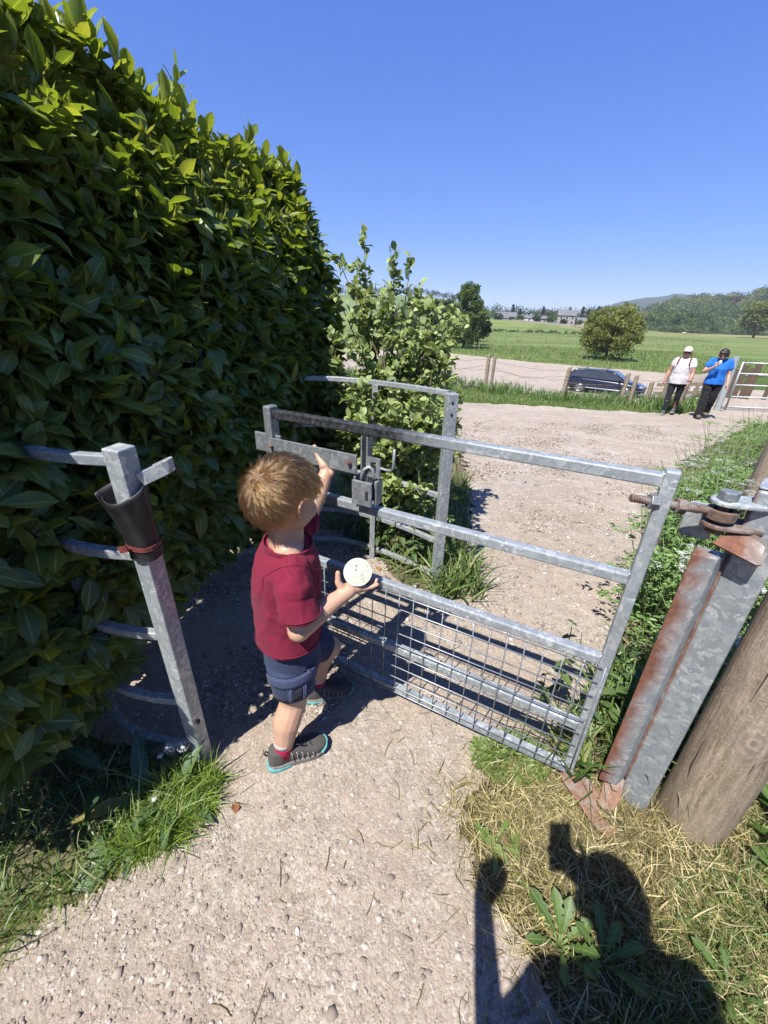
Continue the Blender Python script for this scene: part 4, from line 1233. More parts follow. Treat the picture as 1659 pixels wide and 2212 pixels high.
def add_shoe(root, heel, toe, names, mats, hgt=0.085, scale_w=1.0, detail=True, tilt=0.0):
    """a trainer: upper, midsole, outsole, laces"""
    heel, toe = Vector(heel), Vector(toe)
    d = (toe - heel)
    L = d.length
    d.normalize()
    up = Vector((0, 0, 1))
    up = (up - d * up.dot(d)).normalized()
    y = up.cross(d)
    k = L / 0.215
    P = lambda t, b, z: heel + d * t * L + y * b * k + up * z * k
    T = (0.0, 0.06, 0.18, 0.35, 0.5, 0.65, 0.8, 0.9, 0.97, 1.0)
    Wd = (0.014, 0.028, 0.034, 0.032, 0.034, 0.040, 0.041, 0.034, 0.021, 0.010)
    Wd = [w * scale_w for w in Wd]
    prof = [(t * 0.215, w) for t, w in zip(T, Wd)] + [(t * 0.215, -w) for t, w in list(zip(T, Wd))[::-1]]
    sole = [(a * k, b * k) for a, b in prof]
    MB().plate([(a * 1.0, b * 1.02) for a, b in sole], P(0, 0, 0.022), d, y, 0.018 * k).build(names[1], M[mats[1]], root, bevel=0.006 * k, seg=3)
    MB().plate(sole, P(0, 0, 0.0085), d, y, 0.014 * k).build('tread', M['midsole'], root, bevel=0.003 * k)
    if detail:
        hw = [(t * 0.215 * k - 0.006 * k, w * k * 1.12) for t, w in zip(T[:4], Wd[:4])]
        hw = hw + [(0.40 * 0.215 * k, 0.03 * k), (0.40 * 0.215 * k, -0.03 * k)] + [(a, -b) for a, b in hw[::-1]]
        MB().plate(hw, P(0, 0, 0.014), d, y, 0.019 * k).build(names[2], M[mats[2]], root, bevel=0.007 * k, seg=3)
        tw = [(t * 0.215 * k + 0.004 * k, w * k * 0.9) for t, w in zip(T[6:], Wd[6:])]
        MB().tube([P(0.84, 0.040 * scale_w, 0.030), P(0.93, 0.031 * scale_w, 0.037), P(0.99, 0.012, 0.042), P(1.0, -0.004, 0.042), P(0.95, -0.027 * scale_w, 0.037), P(0.86, -0.039 * scale_w, 0.030)], 0.0045 * k, 8).build('toe_bumper', M[mats[2]], root, smooth=True)
    up_ = MB()
    H = (0.045, 0.068, 0.074, 0.066, 0.056, 0.044, 0.036, 0.030, 0.022, 0.012)
    rings = []
    for t, w, h in zip(T, Wd, H):
        h = h * hgt / 0.085
        rings.append((P(t, 0, 0.026 + h * 0.42), y * w * k * 0.97, up * h * 0.58 * k))
    up_.loft(rings, 20, True, 0.75)
    up_.loft([(P(0.19, 0, 0.05), d * 0.036 * k, y * 0.031 * k * scale_w), (P(0.185, 0, hgt), d * 0.037 * k, y * 0.031 * k * scale_w)], 20)
    u = blob(names[0], up_, M[mats[0]], root, 0.0035 * k, 5)
    if detail:
        for j in range(5):
            t = 0.36 + 0.085 * j
            h = 0.026 + float(np.interp(t, T, H)) * 0.92
            w = float(np.interp(t, T, Wd))
            MB().tube([P(t, w * 0.55, h), P(t - 0.02, 0, h + 0.009), P(t + 0.02, -w * 0.55, h)], 0.0028 * k, 6).build('lace', M['lace'], u, smooth=True)
            for sd in (-1, 1):
                MB().tube([P(t - 0.01, sd * w * 0.80, h - 0.008), P(t + 0.02, sd * w * 1.00, h - 0.018), P(t + 0.005, sd * w * 1.06, h - 0.026), P(t + 0.03, sd * w * 1.07, 0.036)], 0.0021 * k, 5).build('overlay_line', M['shoe_lines'], u, smooth=True)
        for sd in (-1, 1):
            MB().tube([P(0.40, 0.004 * sd, 0.097), P(0.46, 0.022 * sd, 0.104), P(0.56, 0.026 * sd, 0.092), P(0.50, 0.012 * sd, 0.088), P(0.41, 0.002, 0.094)], 0.0022 * k, 6).build('lace_bow', M['lace'], u, smooth=True)
        MB().tube([P(-0.01, 0, 0.068), P(-0.045, 0, 0.082), P(-0.02, 0, 0.094), P(0.005, 0, 0.086)], 0.003 * k, 6).build('pull_tab', M['lace'], u, smooth=True)
    return u

# ------------------------------------------------------------------ the child
child = thing('person', 'small child in maroon t-shirt and navy cargo shorts, reaching up to the gate latch', 'child', (-0.30, 1.11, 0))
cf, cr = Vector((0.927, 0.375, 0)), Vector((0.375, -0.927, 0))
hf = Vector((math.sin(R(38)), math.cos(R(38)), -0.10))
HC, HS = Vector((-0.292, 1.092, 1.066)), 0.114
b = MB()
Ph, Mh = add_head(b, HC, hf, HS, chub=1.12)
b.cap((-0.303, 1.100, 0.86), (-0.293, 1.085, 1.01), 0.058, 0.051)
b.cap((-0.275, 1.035, 0.872), (-0.320, 1.165, 0.872), 0.046, 0.046)
b.cap((-0.285, 1.062, 0.895), (-0.31, 1.14, 0.895), 0.050, 0.050)
b.cap((-0.262, 1.012, 0.862), (-0.250, 0.972, 0.678), 0.040, 0.036)
b.ell((-0.249, 0.968, 0.674), 0.036)
b.cap((-0.248, 0.972, 0.674), (-0.195, 1.018, 0.705), 0.0365, 0.0365)
b.cap((-0.195, 1.018, 0.705), (-0.134, 1.066, 0.728), 0.0365, 0.026)
# right hand around the tub
TUBA = Vector((0.02, -0.72, 0.69)).normalized()
TUBC = Vector((-0.079, 1.112, 0.797))
w = Vector((-0.134, 1.066, 0.728))
b.cap(w, (-0.105, 1.088, 0.742), 0.026, 0.026)
b.cap((-0.112, 1.090, 0.744), (-0.080, 1.100, 0.745), 0.022, 0.019)
b.cap((-0.118, 1.108, 0.738), (-0.082, 1.126, 0.735), 0.020, 0.016)
for k in range(4):
    o_ = Vector((0, 0.70, -0.72)) * (0.0145 * k)
    st = Vector((-0.088, 1.095, 0.745)) + o_
    m1 = st + Vector((0.036, 0.006, -0.002 + 0.002 * k))
    m2 = m1 + Vector((0.022, 0.008, 0.008 + 0.002 * k))
    m3 = m2 + Vector((0.013, 0.008, 0.014))
    if k == 0: m2, m3 = m1 + Vector((0.022, 0.006, 0.002)), m1 + Vector((0.038, 0.010, 0.008))
    b.cap(st, m1, 0.0115, 0.0095, 10)
    b.cap(m1, m2, 0.0092, 0.0085, 10)
    b.cap(m2, m3, 0.0083, 0.0070, 10)
b.cap((-0.118, 1.080, 0.740), (-0.140, 1.082, 0.774), 0.0165, 0.0115, 10)
b.cap((-0.140, 1.082, 0.774), (-0.1415, 1.090, 0.806), 0.0112, 0.0085, 10)
# left arm up to the latch plate
b.cap((-0.340, 1.195, 0.862), (-0.268, 1.325, 0.905), 0.037, 0.031)
b.cap((-0.268, 1.325, 0.905), (-0.240, 1.372, 0.965), 0.034, 0.033)
b.cap((-0.240, 1.372, 0.965), (-0.216, 1.415, 1.030), 0.032, 0.024)
b.cap((-0.216, 1.415, 1.030), (-0.222, 1.425, 1.052), 0.023, 0.024)
for k in range(4):
    o_ = Vector((0.0125, -0.0065, -0.006)) * (k - 1.0)
    st = Vector((-0.222, 1.428, 1.058)) + o_
    m1 = st + Vector((-0.006, 0.030, -0.012))
    m2 = m1 + Vector((-0.010, 0.022, -0.006))
    m3 = m2 + Vector((-0.008, 0.018, 0.012))
    b.cap(Vector((-0.217, 1.415, 1.035)) + o_ * 0.7, st, 0.0135, 0.0125, 10)
    b.cap(st, m1, 0.0115, 0.0095, 10)
    b.cap(m1, m2, 0.0092, 0.0085, 10)
    b.cap(m2, m3, 0.0083, 0.0070, 10)
b.cap((-0.226, 1.412, 1.052), (-0.246, 1.428, 1.080), 0.0160, 0.0115, 10)
b.cap((-0.246, 1.428, 1.080), (-0.262, 1.444, 1.114), 0.0112, 0.0088, 10)
# trunk and legs
b.loft([((-0.31, 1.10, z), cf * a, cr * c_) for z, a, c_ in ((0.44, 0.07, 0.09), (0.55, 0.085, 0.10), (0.72, 0.085, 0.105), (0.84, 0.07, 0.11), (0.89, 0.045, 0.07))], 20)
b.cap((-0.305, 1.052, 0.44), (-0.304, 1.030, 0.285), 0.066, 0.048)
b.cap((-0.304, 1.030, 0.285), (-0.330, 1.006, 0.205), 0.049, 0.051)
b.cap((-0.330, 1.006, 0.205), (-0.347, 0.985, 0.085), 0.050, 0.033)
b.cap((-0.318, 1.160, 0.44), (-0.215, 1.275, 0.315), 0.066, 0.049)
b.ell((-0.205, 1.283, 0.305), 0.046)
b.cap((-0.215, 1.283, 0.30), (-0.250, 1.290, 0.215), 0.045, 0.046)
b.cap((-0.250, 1.290, 0.215), (-0.266, 1.288, 0.085), 0.044, 0.030)
cbody = blob('body', b, M['skin_child'], child, 0.0032, 5)
face_parts(Ph, Mh, HS, cbody)

def folds(seed, amp, sc, axis=(0, 0, 1), st=0.4):
    ax = np.array(axis) / np.linalg.norm(axis)
    def f(co, no):
        p = co - np.outer(co @ ax, ax) * (1 - st)
        q = fbm(p[:, 0] * sc, p[:, 1] * sc, p[:, 2] * sc, oct=3, seed=seed)
        return amp * (0.6 - 2.2 * np.abs(q)) + 0.4 * amp * fbm(co[:, 0] * sc * 2.5, co[:, 1] * sc * 2.5, co[:, 2] * sc * 2.5, oct=2, seed=seed + 5)
    return f
# t-shirt
s = MB()
s.loft([((-0.316, 1.090, 0.548), cf * 0.109, cr * 0.127), ((-0.318, 1.092, 0.61), cf * 0.108, cr * 0.124), ((-0.316, 1.096, 0.68), cf * 0.108, cr * 0.124), ((-0.310, 1.100, 0.78), cf * 0.110, cr * 0.130),
        ((-0.304, 1.101, 0.845), cf * 0.100, cr * 0.138), ((-0.300, 1.100, 0.880), cf * 0.086, cr * 0.122), ((-0.298, 1.098, 0.900), cf * 0.075, cr * 0.098), ((-0.297, 1.096, 0.908), cf * 0.068, cr * 0.086)], 32)
s.loft([((-0.275, 1.025, 0.868), cf * 0.050, cr * 0.046 + Vector((0, 0, 0.02))), ((-0.262, 0.994, 0.835), cf * 0.056, cr * 0.045), ((-0.250, 0.972, 0.775), cf * 0.060, cr * 0.050), ((-0.243, 0.962, 0.738), cf * 0.064, cr * 0.055)], 24)
s.cap((-0.264, 1.014, 0.866), (-0.256, 0.990, 0.815), 0.050, 0.055)
s.cap((-0.335, 1.190, 0.866), (-0.318, 1.225, 0.872), 0.048, 0.052)
s.loft([((-0.330, 1.180, 0.868), cf * 0.05, Vector((0, 0, 0.052))), ((-0.305, 1.245, 0.872), Vector((0.045, -0.03, 0)), Vector((0, 0, 0.054))), ((-0.270, 1.305, 0.892), Vector((0.048, -0.03, 0)), Vector((0, 0, 0.052)))], 24)
def shirt_disp(co, no):
    d = folds(3, 0.0062, 13, (0.3, -0.1, 1), 0.45)(co, no)
    w_ = np.exp(-((co[:, 2] - 0.72) / 0.09) ** 2)
    g_ = fbm(co[:, 0] * 9 + co[:, 2] * 22, co[:, 1] * 9 - co[:, 2] * 6, seed=71, oct=2)
    return d + 0.007 * w_ * (0.3 - np.abs(g_) * 1.6)
shirt = blob('t_shirt', s, M['maroon'], child, 0.0042, 4, shirt_disp)
def ell_ring(c, x, y, n=40):
    c, x, y = Vector(c), Vector(x), Vector(y)
    return [c + x * math.cos(a) + y * math.sin(a) for a in np.linspace(0, 2 * math.pi, n)]
cn = []
for p in ell_ring((-0.295, 1.096, 0.908), cf * 0.074, cr * 0.090):
    p.z += 0.004 * ((p - Vector((-0.297, 1.096, 0.93))).dot(cf) / -0.066)
    cn.append(p)
MB().ribbon_bar(cn, 0.006, 0.020).build('collar', M['maroon_rib'], shirt, smooth=True, bevel=0.002)
MB().tube(ell_ring((-0.316, 1.090, 0.559), cf * 0.112, cr * 0.130), 0.0016, 6).build('hem_seam', M['maroon_rib'], shirt, smooth=True)
MB().tube(ell_ring((-0.2445, 0.9635, 0.750), cf * 0.0665, cr * 0.057), 0.0016, 6).build('sleeve_seam', M['maroon_rib'], shirt, smooth=True)
def snap(o, pts, off=0.0008):
    out_ = []
    for p in pts:
        ok_, q, n_, i_ = o.closest_point_on_mesh(Vector(p))
        out_.append(q + n_ * off)
    return out_
sl_c, sl_d = Vector((-0.268, 1.015, 0.850)), Vector((0.02, -0.075, -0.06)).normalized()
sl_x = sl_d.cross(cf).normalized()
sl_y = sl_d.cross(sl_x)
MB().tube(snap(shirt, [sl_c + (sl_x * math.cos(a) + sl_y * math.sin(a)) * 0.075 for a in np.linspace(0, 2 * math.pi, 30)]), 0.0012, 5).build('armhole_seam', M['maroon_rib'], shirt, smooth=True)
MB().tube(snap(shirt, [Vector((-0.285, 1.015, 0.92)).lerp(Vector((-0.262, 0.985, 0.88)), t) for t in np.linspace(-0.4, 1.2, 10)]), 0.0012, 5).build('shoulder_seam', M['maroon_rib'], shirt, smooth=True)
# shorts
s = MB()
s.loft([((-0.312, 1.10, 0.57), cf * 0.098, cr * 0.112), ((-0.312, 1.10, 0.44), cf * 0.100, cr * 0.118), ((-0.31, 1.10, 0.40), cf * 0.085, cr * 0.105)], 28)
s.loft([((-0.306, 1.052, 0.46), cf * 0.088, cr * 0.072), ((-0.303, 1.040, 0.40), cf * 0.080, cr * 0.070), ((-0.300, 1.032, 0.350), cf * 0.073, cr * 0.066)], 24)
dl = (Vector((-0.215, 1.275, 0.315)) - Vector((-0.318, 1.160, 0.44))).normalized()
lxv = dl.cross(Vector((0, 0, 1))).normalized()
lyv = lxv.cross(dl).normalized()
s.loft([((-0.318, 1.15, 0.45), lxv * 0.074, lyv * 0.080), ((-0.268, 1.215, 0.385), lxv * 0.072, lyv * 0.074), ((-0.235, 1.252, 0.345), lxv * 0.068, lyv * 0.068)], 24)
shorts = blob('shorts', s, M['navy'], child, 0.0042, 4, folds(17, 0.0035, 14, (0, 0, 1), 0.5))
# cargo pocket on the right leg
def leg_patch(z0, z1, a0, a1, off, n=9):
    V, F = [], []
    for j in range(4):
        z = z0 + (z1 - z0) * j / 3
        t = (0.46 - z) / 0.148
        c = Vector((-0.306, 1.052, 0)).lerp(Vector((-0.300, 1.032, 0)), t)
        ax_, ay = 0.088 - 0.016 * t + off, 0.072 - 0.006 * t + off
        for i in range(n):
            a = R(a0 + (a1 - a0) * i / (n - 1))
            p = c + cf * ax_ * math.cos(a) + cr * ay * math.sin(a)
            V.append((p.x, p.y, z + 0.004 * math.sin(i)))
    for j in range(3):
        for i in range(n - 1):
            q = j * n + i
            F.append((q, q + 1, q + n + 1, q + n))
    return V, F
for nm, z0, z1, a0, a1, off, mt in (('cargo_pocket', 0.358, 0.448, 40, 150, 0.004, 'navy'), ('pocket_flap', 0.420, 0.462, 36, 154, 0.008, 'navy_lt'), ('pocket_tab', 0.362, 0.416, 68, 76, 0.008, 'navy_lt'), ('pocket_tab', 0.362, 0.416, 100, 108, 0.008, 'navy_lt'), ('tab_gap', 0.370, 0.410, 77, 99, 0.0065, 'navy_dk')):
    V, F = leg_patch(z0, z1, a0, a1, off)
    o = MB().add(V, F).build(nm, M[mt], shorts, smooth=True)
    q = o.modifiers.new('t', 'SOLIDIFY')
    q.thickness = 0.004
MB().tube([(-0.235, 0.985, 0.487), (-0.228, 1.005, 0.470), (-0.222, 1.02, 0.445), (-0.220, 1.03, 0.42)], 0.003, 6).build('pocket_edge', M['navy_lt'], shorts, smooth=True)
# socks and shoes
for ax_, az_, hl, te in (((-0.346, 0.986), 0, (-0.400, 0.962, 0.0), (-0.196, 1.058, 0.0)), ((-0.266, 1.288), 0, (-0.318, 1.262, 0.0), (-0.112, 1.322, 0.0))):
    so = MB().loft([((ax_[0], ax_[1], 0.06), cf * 0.036, cr * 0.034), ((ax_[0] + 0.001, ax_[1], 0.10), cf * 0.035, cr * 0.034), ((ax_[0] + 0.002, ax_[1] + 0.002, 0.118), cf * 0.036, cr * 0.035)], 20).build('sock', M['sock_red'], child, smooth=True)
    MB().loft([((ax_[0] + 0.002, ax_[1] + 0.002, 0.114), cf * 0.0368, cr * 0.0358), ((ax_[0] + 0.003, ax_[1] + 0.003, 0.134), cf * 0.0375, cr * 0.0365)], 20).build('sock_cuff', M['sock_grey'], so, smooth=True)
    add_shoe(child, Vector(hl) + Vector((0, 0, 0.004)), Vector(te) + Vector((0, 0, 0.004)), ('shoe', 'midsole', 'outsole'), ('shoe', 'midsole', 'teal'), hgt=0.088)

# hair: undercoat and strands growing from a whorl at the crown
hr = Mh.col[0] if False else Mh
def head_dir(th, ph):
    """th from the crown axis, ph around; crown tilted back"""
    return Vector((math.sin(th) * math.cos(ph), math.sin(th) * math.sin(ph), math.cos(th)))
crown_tilt = Matrix.Rotation(R(52), 3, 'X')      # crown towards the back of the head
def scalp(d):
    d = d.normalized()
    return Ph(0, -0.10, 0.16) + Mh @ Vector((d.x * 0.775 * HS, d.y * 0.915 * HS, d.z * 0.855 * HS))
def hair_limit(d):
    """true where hair grows (head frame: y forward, z up)"""
    if abs(d.x) > 0.55 and -0.50 < d.y < 0.35 and d.z < 0.16: return False
    if d.y > 0.45: return d.z > 0.18 + (d.y - 0.45) * 0.6
    if d.y > 0.0: return d.z > -0.05 + 0.35 * d.y
    return d.z > -0.62 + 0.25 * (d.y + 1) * 0.3
V, F, idx = [], [], {}
mb = MB()
nr_, na_ = 22, 40
for i in range(nr_ + 1):
    for k in range(na_):
        d = head_dir(math.pi * 0.80 * i / nr_, 2 * math.pi * k / na_)
        V.append(scalp(d) + (Mh @ d) * 0.004)
for i in range(nr_):
    for k in range(na_):
        a, b_ = i * na_ + k, i * na_ + (k + 1) % na_
        d = head_dir(math.pi * 0.80 * (i + 0.5) / nr_, 2 * math.pi * (k + 0.5) / na_)
        if hair_limit(d): F.append((a, b_, b_ + na_, a + na_))
hair_cap = MB().add(V, F).build('hair_undercoat', M['scalp'], child, smooth=True)
rng = np.random.default_rng(5)
NP = 8
def flow_dir(d, q):
    """hair direction at head direction d: away from the whorl with a swirl"""
    dc = crown_tilt.inverted() @ d
    th = math.acos(max(-1, min(1, dc.z)))
    ph = math.atan2(dc.y, dc.x)
    tt = crown_tilt @ Vector((math.cos(th) * math.cos(ph), math.cos(th) * math.sin(ph), -math.sin(th)))
    tp = crown_tilt @ Vector((-math.sin(ph), math.cos(ph), 0))
    return (tt + tp * (0.9 * math.exp(-th * 1.3) + 0.10 + q)).normalized()
def grow(d, q, L, lift, jit):
    p = Vector(scalp(d))
    v = (Mh @ (flow_dir(d, q) + d * lift)).normalized()
    out_ = []
    for j in range(NP):
        out_.append(np.array(p))
        p = p + v * (L / (NP - 1))
        rel = Mh.inverted() @ (p - Ph(0, -0.10, 0.16))
        nd_ = Vector((rel.x / 0.775, rel.y / 0.915, rel.z / 0.855))
        hgt_ = nd_.length / HS - 1
        o_ = Mh @ nd_.normalized()
        v = (v - o_ * (v.dot(o_) * (0.28 if hgt_ > 0.05 else 0.0) + 0.04) + Vector((0, 0, -0.06)) + Vector(rng.normal(size=3)) * jit).normalized()
        if hgt_ < 0.02: v = (v + o_ * 0.3).normalized()
    return np.array(out_)
gd, gc = [], []
while len(gd) < 1300:
    d = Vector(rng.normal(size=3)).normalized()
    if not hair_limit(d): continue
    gd.append(d[:])
    gc.append(grow(d, 0.60 * rng.normal(), (0.048 + 0.022 * rng.random()) * (0.6 if d.z < -0.25 else (0.55 if abs(d.x) > 0.5 and d.z < 0.5 and d.y > -0.6 else 1.0)), 0.50 + 0.28 * rng.normal() + (0.5 if rng.random() < 0.06 else 0), 0.05))
gd = np.array(gd)
pts, NS = [], 0
tt_ = np.linspace(0, 1, NP)[:, None]
while NS < 9500:
    d = Vector(rng.normal(size=3)).normalized()
    if not hair_limit(d): continue
    gi = int(np.argmax(gd @ np.array(d)))
    c_ = grow(d, 0.25 * rng.normal(), 0.046 + 0.022 * rng.random(), 0.40 + 0.12 * rng.normal(), 0.03) if NS % 3 == 0 else np.array(scalp(d)) + (gc[gi] - gc[gi][0])
    w_ = 0.62 * tt_ ** 1.1 if NS % 3 else 0.0 * tt_
    c_ = c_ * (1 - w_) + (gc[gi] + rng.normal(size=3) * 0.0028) * w_
    pts.append(c_)
    NS += 1
pts = np.concatenate(pts)
hc = bpy.data.hair_curves.new('hair')
hc.add_curves([NP] * NS)
hc.position_data.foreach_set('vector', np.ascontiguousarray(pts, dtype=np.float32).ravel())
rad = np.tile(np.linspace(0.00058, 0.0002, NP), NS).astype(np.float32)
ra = hc.attributes.get('radius') or hc.attributes.new('radius', 'FLOAT', 'POINT')
ra.data.foreach_set('value', rad)
link('hair', hc, M['hair_child'], child)

# ice cream tub in the child's hand
tub = thing('ice_cream_tub', 'round tub of pale ice cream with dark specks in the child\'s right hand', 'ice cream tub', tuple(TUBC - TUBA * 0.06))
tx = TUBA.cross(Vector((1, 0, 0))).normalized()
ty = TUBA.cross(tx).normalized()
MB().loft([(TUBC - TUBA * 0.062, tx * 0.034, ty * 0.034), (TUBC - TUBA * 0.004, tx * 0.0435, ty * 0.0435)], 36).build('cup', M['paper'], tub, smooth=False, bevel=0.001)
MB().tube(ell_ring(TUBC, tx * 0.0445, ty * 0.0445, 40), 0.0022, 8, False).build('rim', M['paper'], tub, smooth=True)
V, F = [TUBC + TUBA * 0.004], []
for j in range(1, 8):
    for k in range(36):
        r_ = 0.0432 * j / 7
        a = 2 * math.pi * k / 36
        V.append(TUBC + tx * r_ * math.cos(a) + ty * r_ * math.sin(a) + TUBA * (0.004 * (1 - (j / 7) ** 2) + 0.0022 * float(vnoise(r_ * 90 * math.cos(a), r_ * 90 * math.sin(a), seed=3)) * (j < 7)))
F += [(0, 1 + k, 1 + (k + 1) % 36) for k in range(36)]
for j in range(6):
    for k in range(36):
        a, c_ = 1 + j * 36 + k, 1 + j * 36 + (k + 1) % 36
        F.append((a, a + 36, c_ + 36, c_))
m_, nt_, b_ = MT('pale_mint_ice_cream')
n_ = noise_(nt_, coords(nt_), 90.0, 4)
setin(nt_, b_, base=ramp(nt_, n_, (0.35, (0.29, 0.33, 0.225)), (0.6, (0.34, 0.375, 0.275))), rough=0.35, sss=0.1, normal=bump(nt_, n_, 0.3, 0.003))
ice = MB().add(V, F).build('ice_cream', m_, tub, smooth=True)
for x_, y_, r_ in ((0.005, 0.006, 0.0030), (0.020, 0.006, 0.0036), (-0.012, -0.012, 0.0018), (0.024, 0.020, 0.0019), (-0.004, 0.034, 0.0020), (0.018, -0.030, 0.0014), (0.013, 0.028, 0.0016), (0.030, 0.016, 0.0014)):
    MB().ell(TUBC + tx * x_ + ty * y_ + TUBA * (0.0042 * (1 - (x_ * x_ + y_ * y_) / 0.0019)), (r_, r_ * 0.8, r_ * 0.7), Matrix((tx, ty, TUBA)).transposed(), 8, 6).build('speck', M['dark'], tub, smooth=True)

# ------------------------------------------------------------------ adults
def adult(root, J, skin, hs=0.108, build=1.0, chin_down=0.0, hands=True):
    """J: joints in the person's own frame (x right, y forward, z up). Returns body, head frame."""
    b = MB()
    V3 = Vector
    hfz = V3((J.get('turn', 0.0), 1, -chin_down)).normalized()
    P, Mx = add_head(b, J['head'], hfz, hs)
    b.cap(V3(J['neck']), V3(J['head']) + V3((0, -0.02, -0.06)), 0.056 * build, 0.052)
    for sd in ('l', 'r'):
        sh, el, wr = V3(J['sh' + sd]), V3(J['el' + sd]), V3(J['wr' + sd])
        b.cap(sh, el, 0.050 * build, 0.040 * build)
        b.cap(el, el.lerp(wr, 0.35), 0.041 * build, 0.041 * build)
        b.cap(el.lerp(wr, 0.35), wr, 0.041 * build, 0.026)
        hd_ = V3(J.get('hd' + sd, wr - el)).normalized()
        pn = V3(J.get('pn' + sd, (1 if sd == 'l' else -1, 0, 0)))
        add_hand(b, wr, hd_, pn, 0.088, J.get('cu' + sd, (28, 30, 32, 34)), J.get('th' + sd, (0, 1, 0)))
        hp_, kn, an = V3(J['hp' + sd]), V3(J['kn' + sd]), V3(J['an' + sd])
        b.cap(hp_, kn, 0.088 * build, 0.058 * build)
        b.cap(kn, kn.lerp(an, 0.35), 0.057 * build, 0.058 * build)
        b.cap(kn.lerp(an, 0.35), an, 0.057 * build, 0.036)
    pz, nz_ = (J['hpl'][2] + J['hpr'][2]) / 2, J['neck'][2]
    cy = J['neck'][1]
    b.loft([((0, 0, pz - 0.05), V3((0.13 * build, 0, 0)), V3((0, 0.09 * build, 0))), ((0, 0, pz + 0.08), V3((0.165 * build, 0, 0)), V3((0, 0.115 * build, 0))), ((0, 0.0, pz + 0.25), V3((0.13 * build, 0, 0)), V3((0, 0.10 * build, 0))),
            ((0, cy * 0.6, nz_ - 0.16), V3((0.165, 0, 0)), V3((0, 0.105, 0))), ((0, cy, nz_ - 0.02), V3((0.12, 0, 0)), V3((0, 0.06, 0)))], 20)
    body = blob('body', b, skin, root, 0.006, 4, local=True)
    return body, P, Mx

def tee(root, mat, J, rings, sleeve, amp=0.008, seed=1):
    s = MB()
    s.loft([((x, y, z), Vector((a, 0, 0)), Vector((0, c, 0))) for x, y, z, a, c in rings], 28)
    for sd in ('l', 'r'):
        sh, el = Vector(J['sh' + sd]), Vector(J['el' + sd])
        s.cap(sh + Vector((0.012 if sd == 'l' else -0.012, 0, 0)), sh.lerp(el, sleeve), 0.068, 0.070)
    return blob('t_shirt', s, mat, root, 0.009, 4, folds(seed, amp, 7, (0.2, 0, 1), 0.7), local=True)

# woman in the white t-shirt and cap
def zt(x, y): return tz(x, y) + 0.02
def face_az(x, y, off=0.0): return math.atan2(-x, y) + math.pi + R(off)     # person at (x, y) looking at the gate
wa = thing('person', 'woman in pale t-shirt, cream cap, sunglasses and dark leggings walking up the path', 'woman', (7.42, 10.95, zt(7.42, 10.95)), face_az(7.42, 10.95, -6))
JA = dict(head=(0.0, 0.05, 1.535), neck=(0, 0.01, 1.38), shr=(0.185, 0, 1.335), shl=(-0.185, 0, 1.335), elr=(0.265, -0.02, 1.06), ell=(-0.245, 0.04, 1.05), wrr=(0.30, 0.06, 0.84), wrl=(-0.24, 0.16, 0.84),
          hpr=(0.10, 0, 0.86), hpl=(-0.10, 0, 0.86), knr=(0.105, 0.06, 0.47), knl=(-0.085, -0.06, 0.47), anr=(0.10, 0.10, 0.09), anl=(-0.07, -0.20, 0.13), pnr=(-1, 0.2, 0), pnl=(1, 0.2, 0))
ba, Pa, Ma = adult(wa, JA, M['skin_a'], 0.118, 1.14)
face_parts(Pa, Ma, 0.118, ba, local=True)
sa = tee(wa, M['white_cloth'], JA, [(0, 0.01, 0.78, 0.215, 0.165), (0, 0.015, 0.90, 0.215, 0.175), (0, 0.03, 1.02, 0.19, 0.165), (0, 0.045, 1.14, 0.185, 0.165), (0, 0.045, 1.20, 0.19, 0.165), (0, 0.015, 1.30, 0.19, 0.12), (0, 0.0, 1.36, 0.15, 0.08), (0, 0.005, 1.392, 0.09, 0.065)], 0.42, 0.010, 3)
s = MB()
for sd in ('l', 'r'):
    k = Vector(JA['kn' + sd])
    s.cap(Vector(JA['hp' + sd]), k, 0.112, 0.070)
    s.cap(k, k.lerp(Vector(JA['an' + sd]), 0.35), 0.069, 0.066)
    s.cap(k.lerp(Vector(JA['an' + sd]), 0.35), Vector(JA['an' + sd]) + Vector((0, 0, 0.03)), 0.066, 0.045)
s.ell((0, 0, 0.88), (0.195, 0.145, 0.14))
blob('leggings', s, M['legging'], wa, 0.009, 5, folds(9, 0.003, 9), local=True)
cp = MB()
cp.ell(Pa(0, -0.10, 0.34), (0.83 * 0.118, 0.96 * 0.118, 0.76 * 0.118), Ma, 24, 14)
capo = blob('cap', cp, M['cap'], wa, 0.006, 2, local=True)
V = []
for t in np.linspace(-1, 1, 13):
    V += [Pa(0.70 * math.sin(t * 1.1), -0.10 + 0.93 * math.cos(t * 1.1), 0.30), Pa(0.66 * math.sin(t * 1.1), 0.40 + 0.95 * math.cos(t * 0.95), 0.22 - 0.06 * t * t)]
o = MB().add(V, [(2 * i, 2 * i + 1, 2 * i + 3, 2 * i + 2) for i in range(12)]).build('brim', M['cap'], capo, smooth=True, local=True)
o.modifiers.new('t', 'SOLIDIFY').thickness = 0.004
def sunglasses(P, Mx, s, root):
    g = MB()
    for sx in (-1, 1): g.ell(P(0.30 * sx, 0.80, -0.04), (0.26 * s, 0.05 * s, 0.17 * s), Mx)
    g.cap(P(-0.1, 0.83, 0.0), P(0.1, 0.83, 0.0), 0.03 * s, 0.03 * s)
    for sx in (-1, 1): g.cap(P(0.54 * sx, 0.74, 0.02), P(0.82 * sx, -0.02, 0.02), 0.03 * s, 0.03 * s)
    return g.build('sunglasses', M['sunglass'], root, smooth=True, local=True)
sunglasses(Pa, Ma, 0.118, wa)
hb = MB()
for sx in (-1, 1): hb.ell(Pa(0.62 * sx, -0.35, -0.25), (0.028, 0.05, 0.06), Ma)
hb.ell(Pa(0, -0.75, -0.2), (0.07, 0.035, 0.08), Ma)
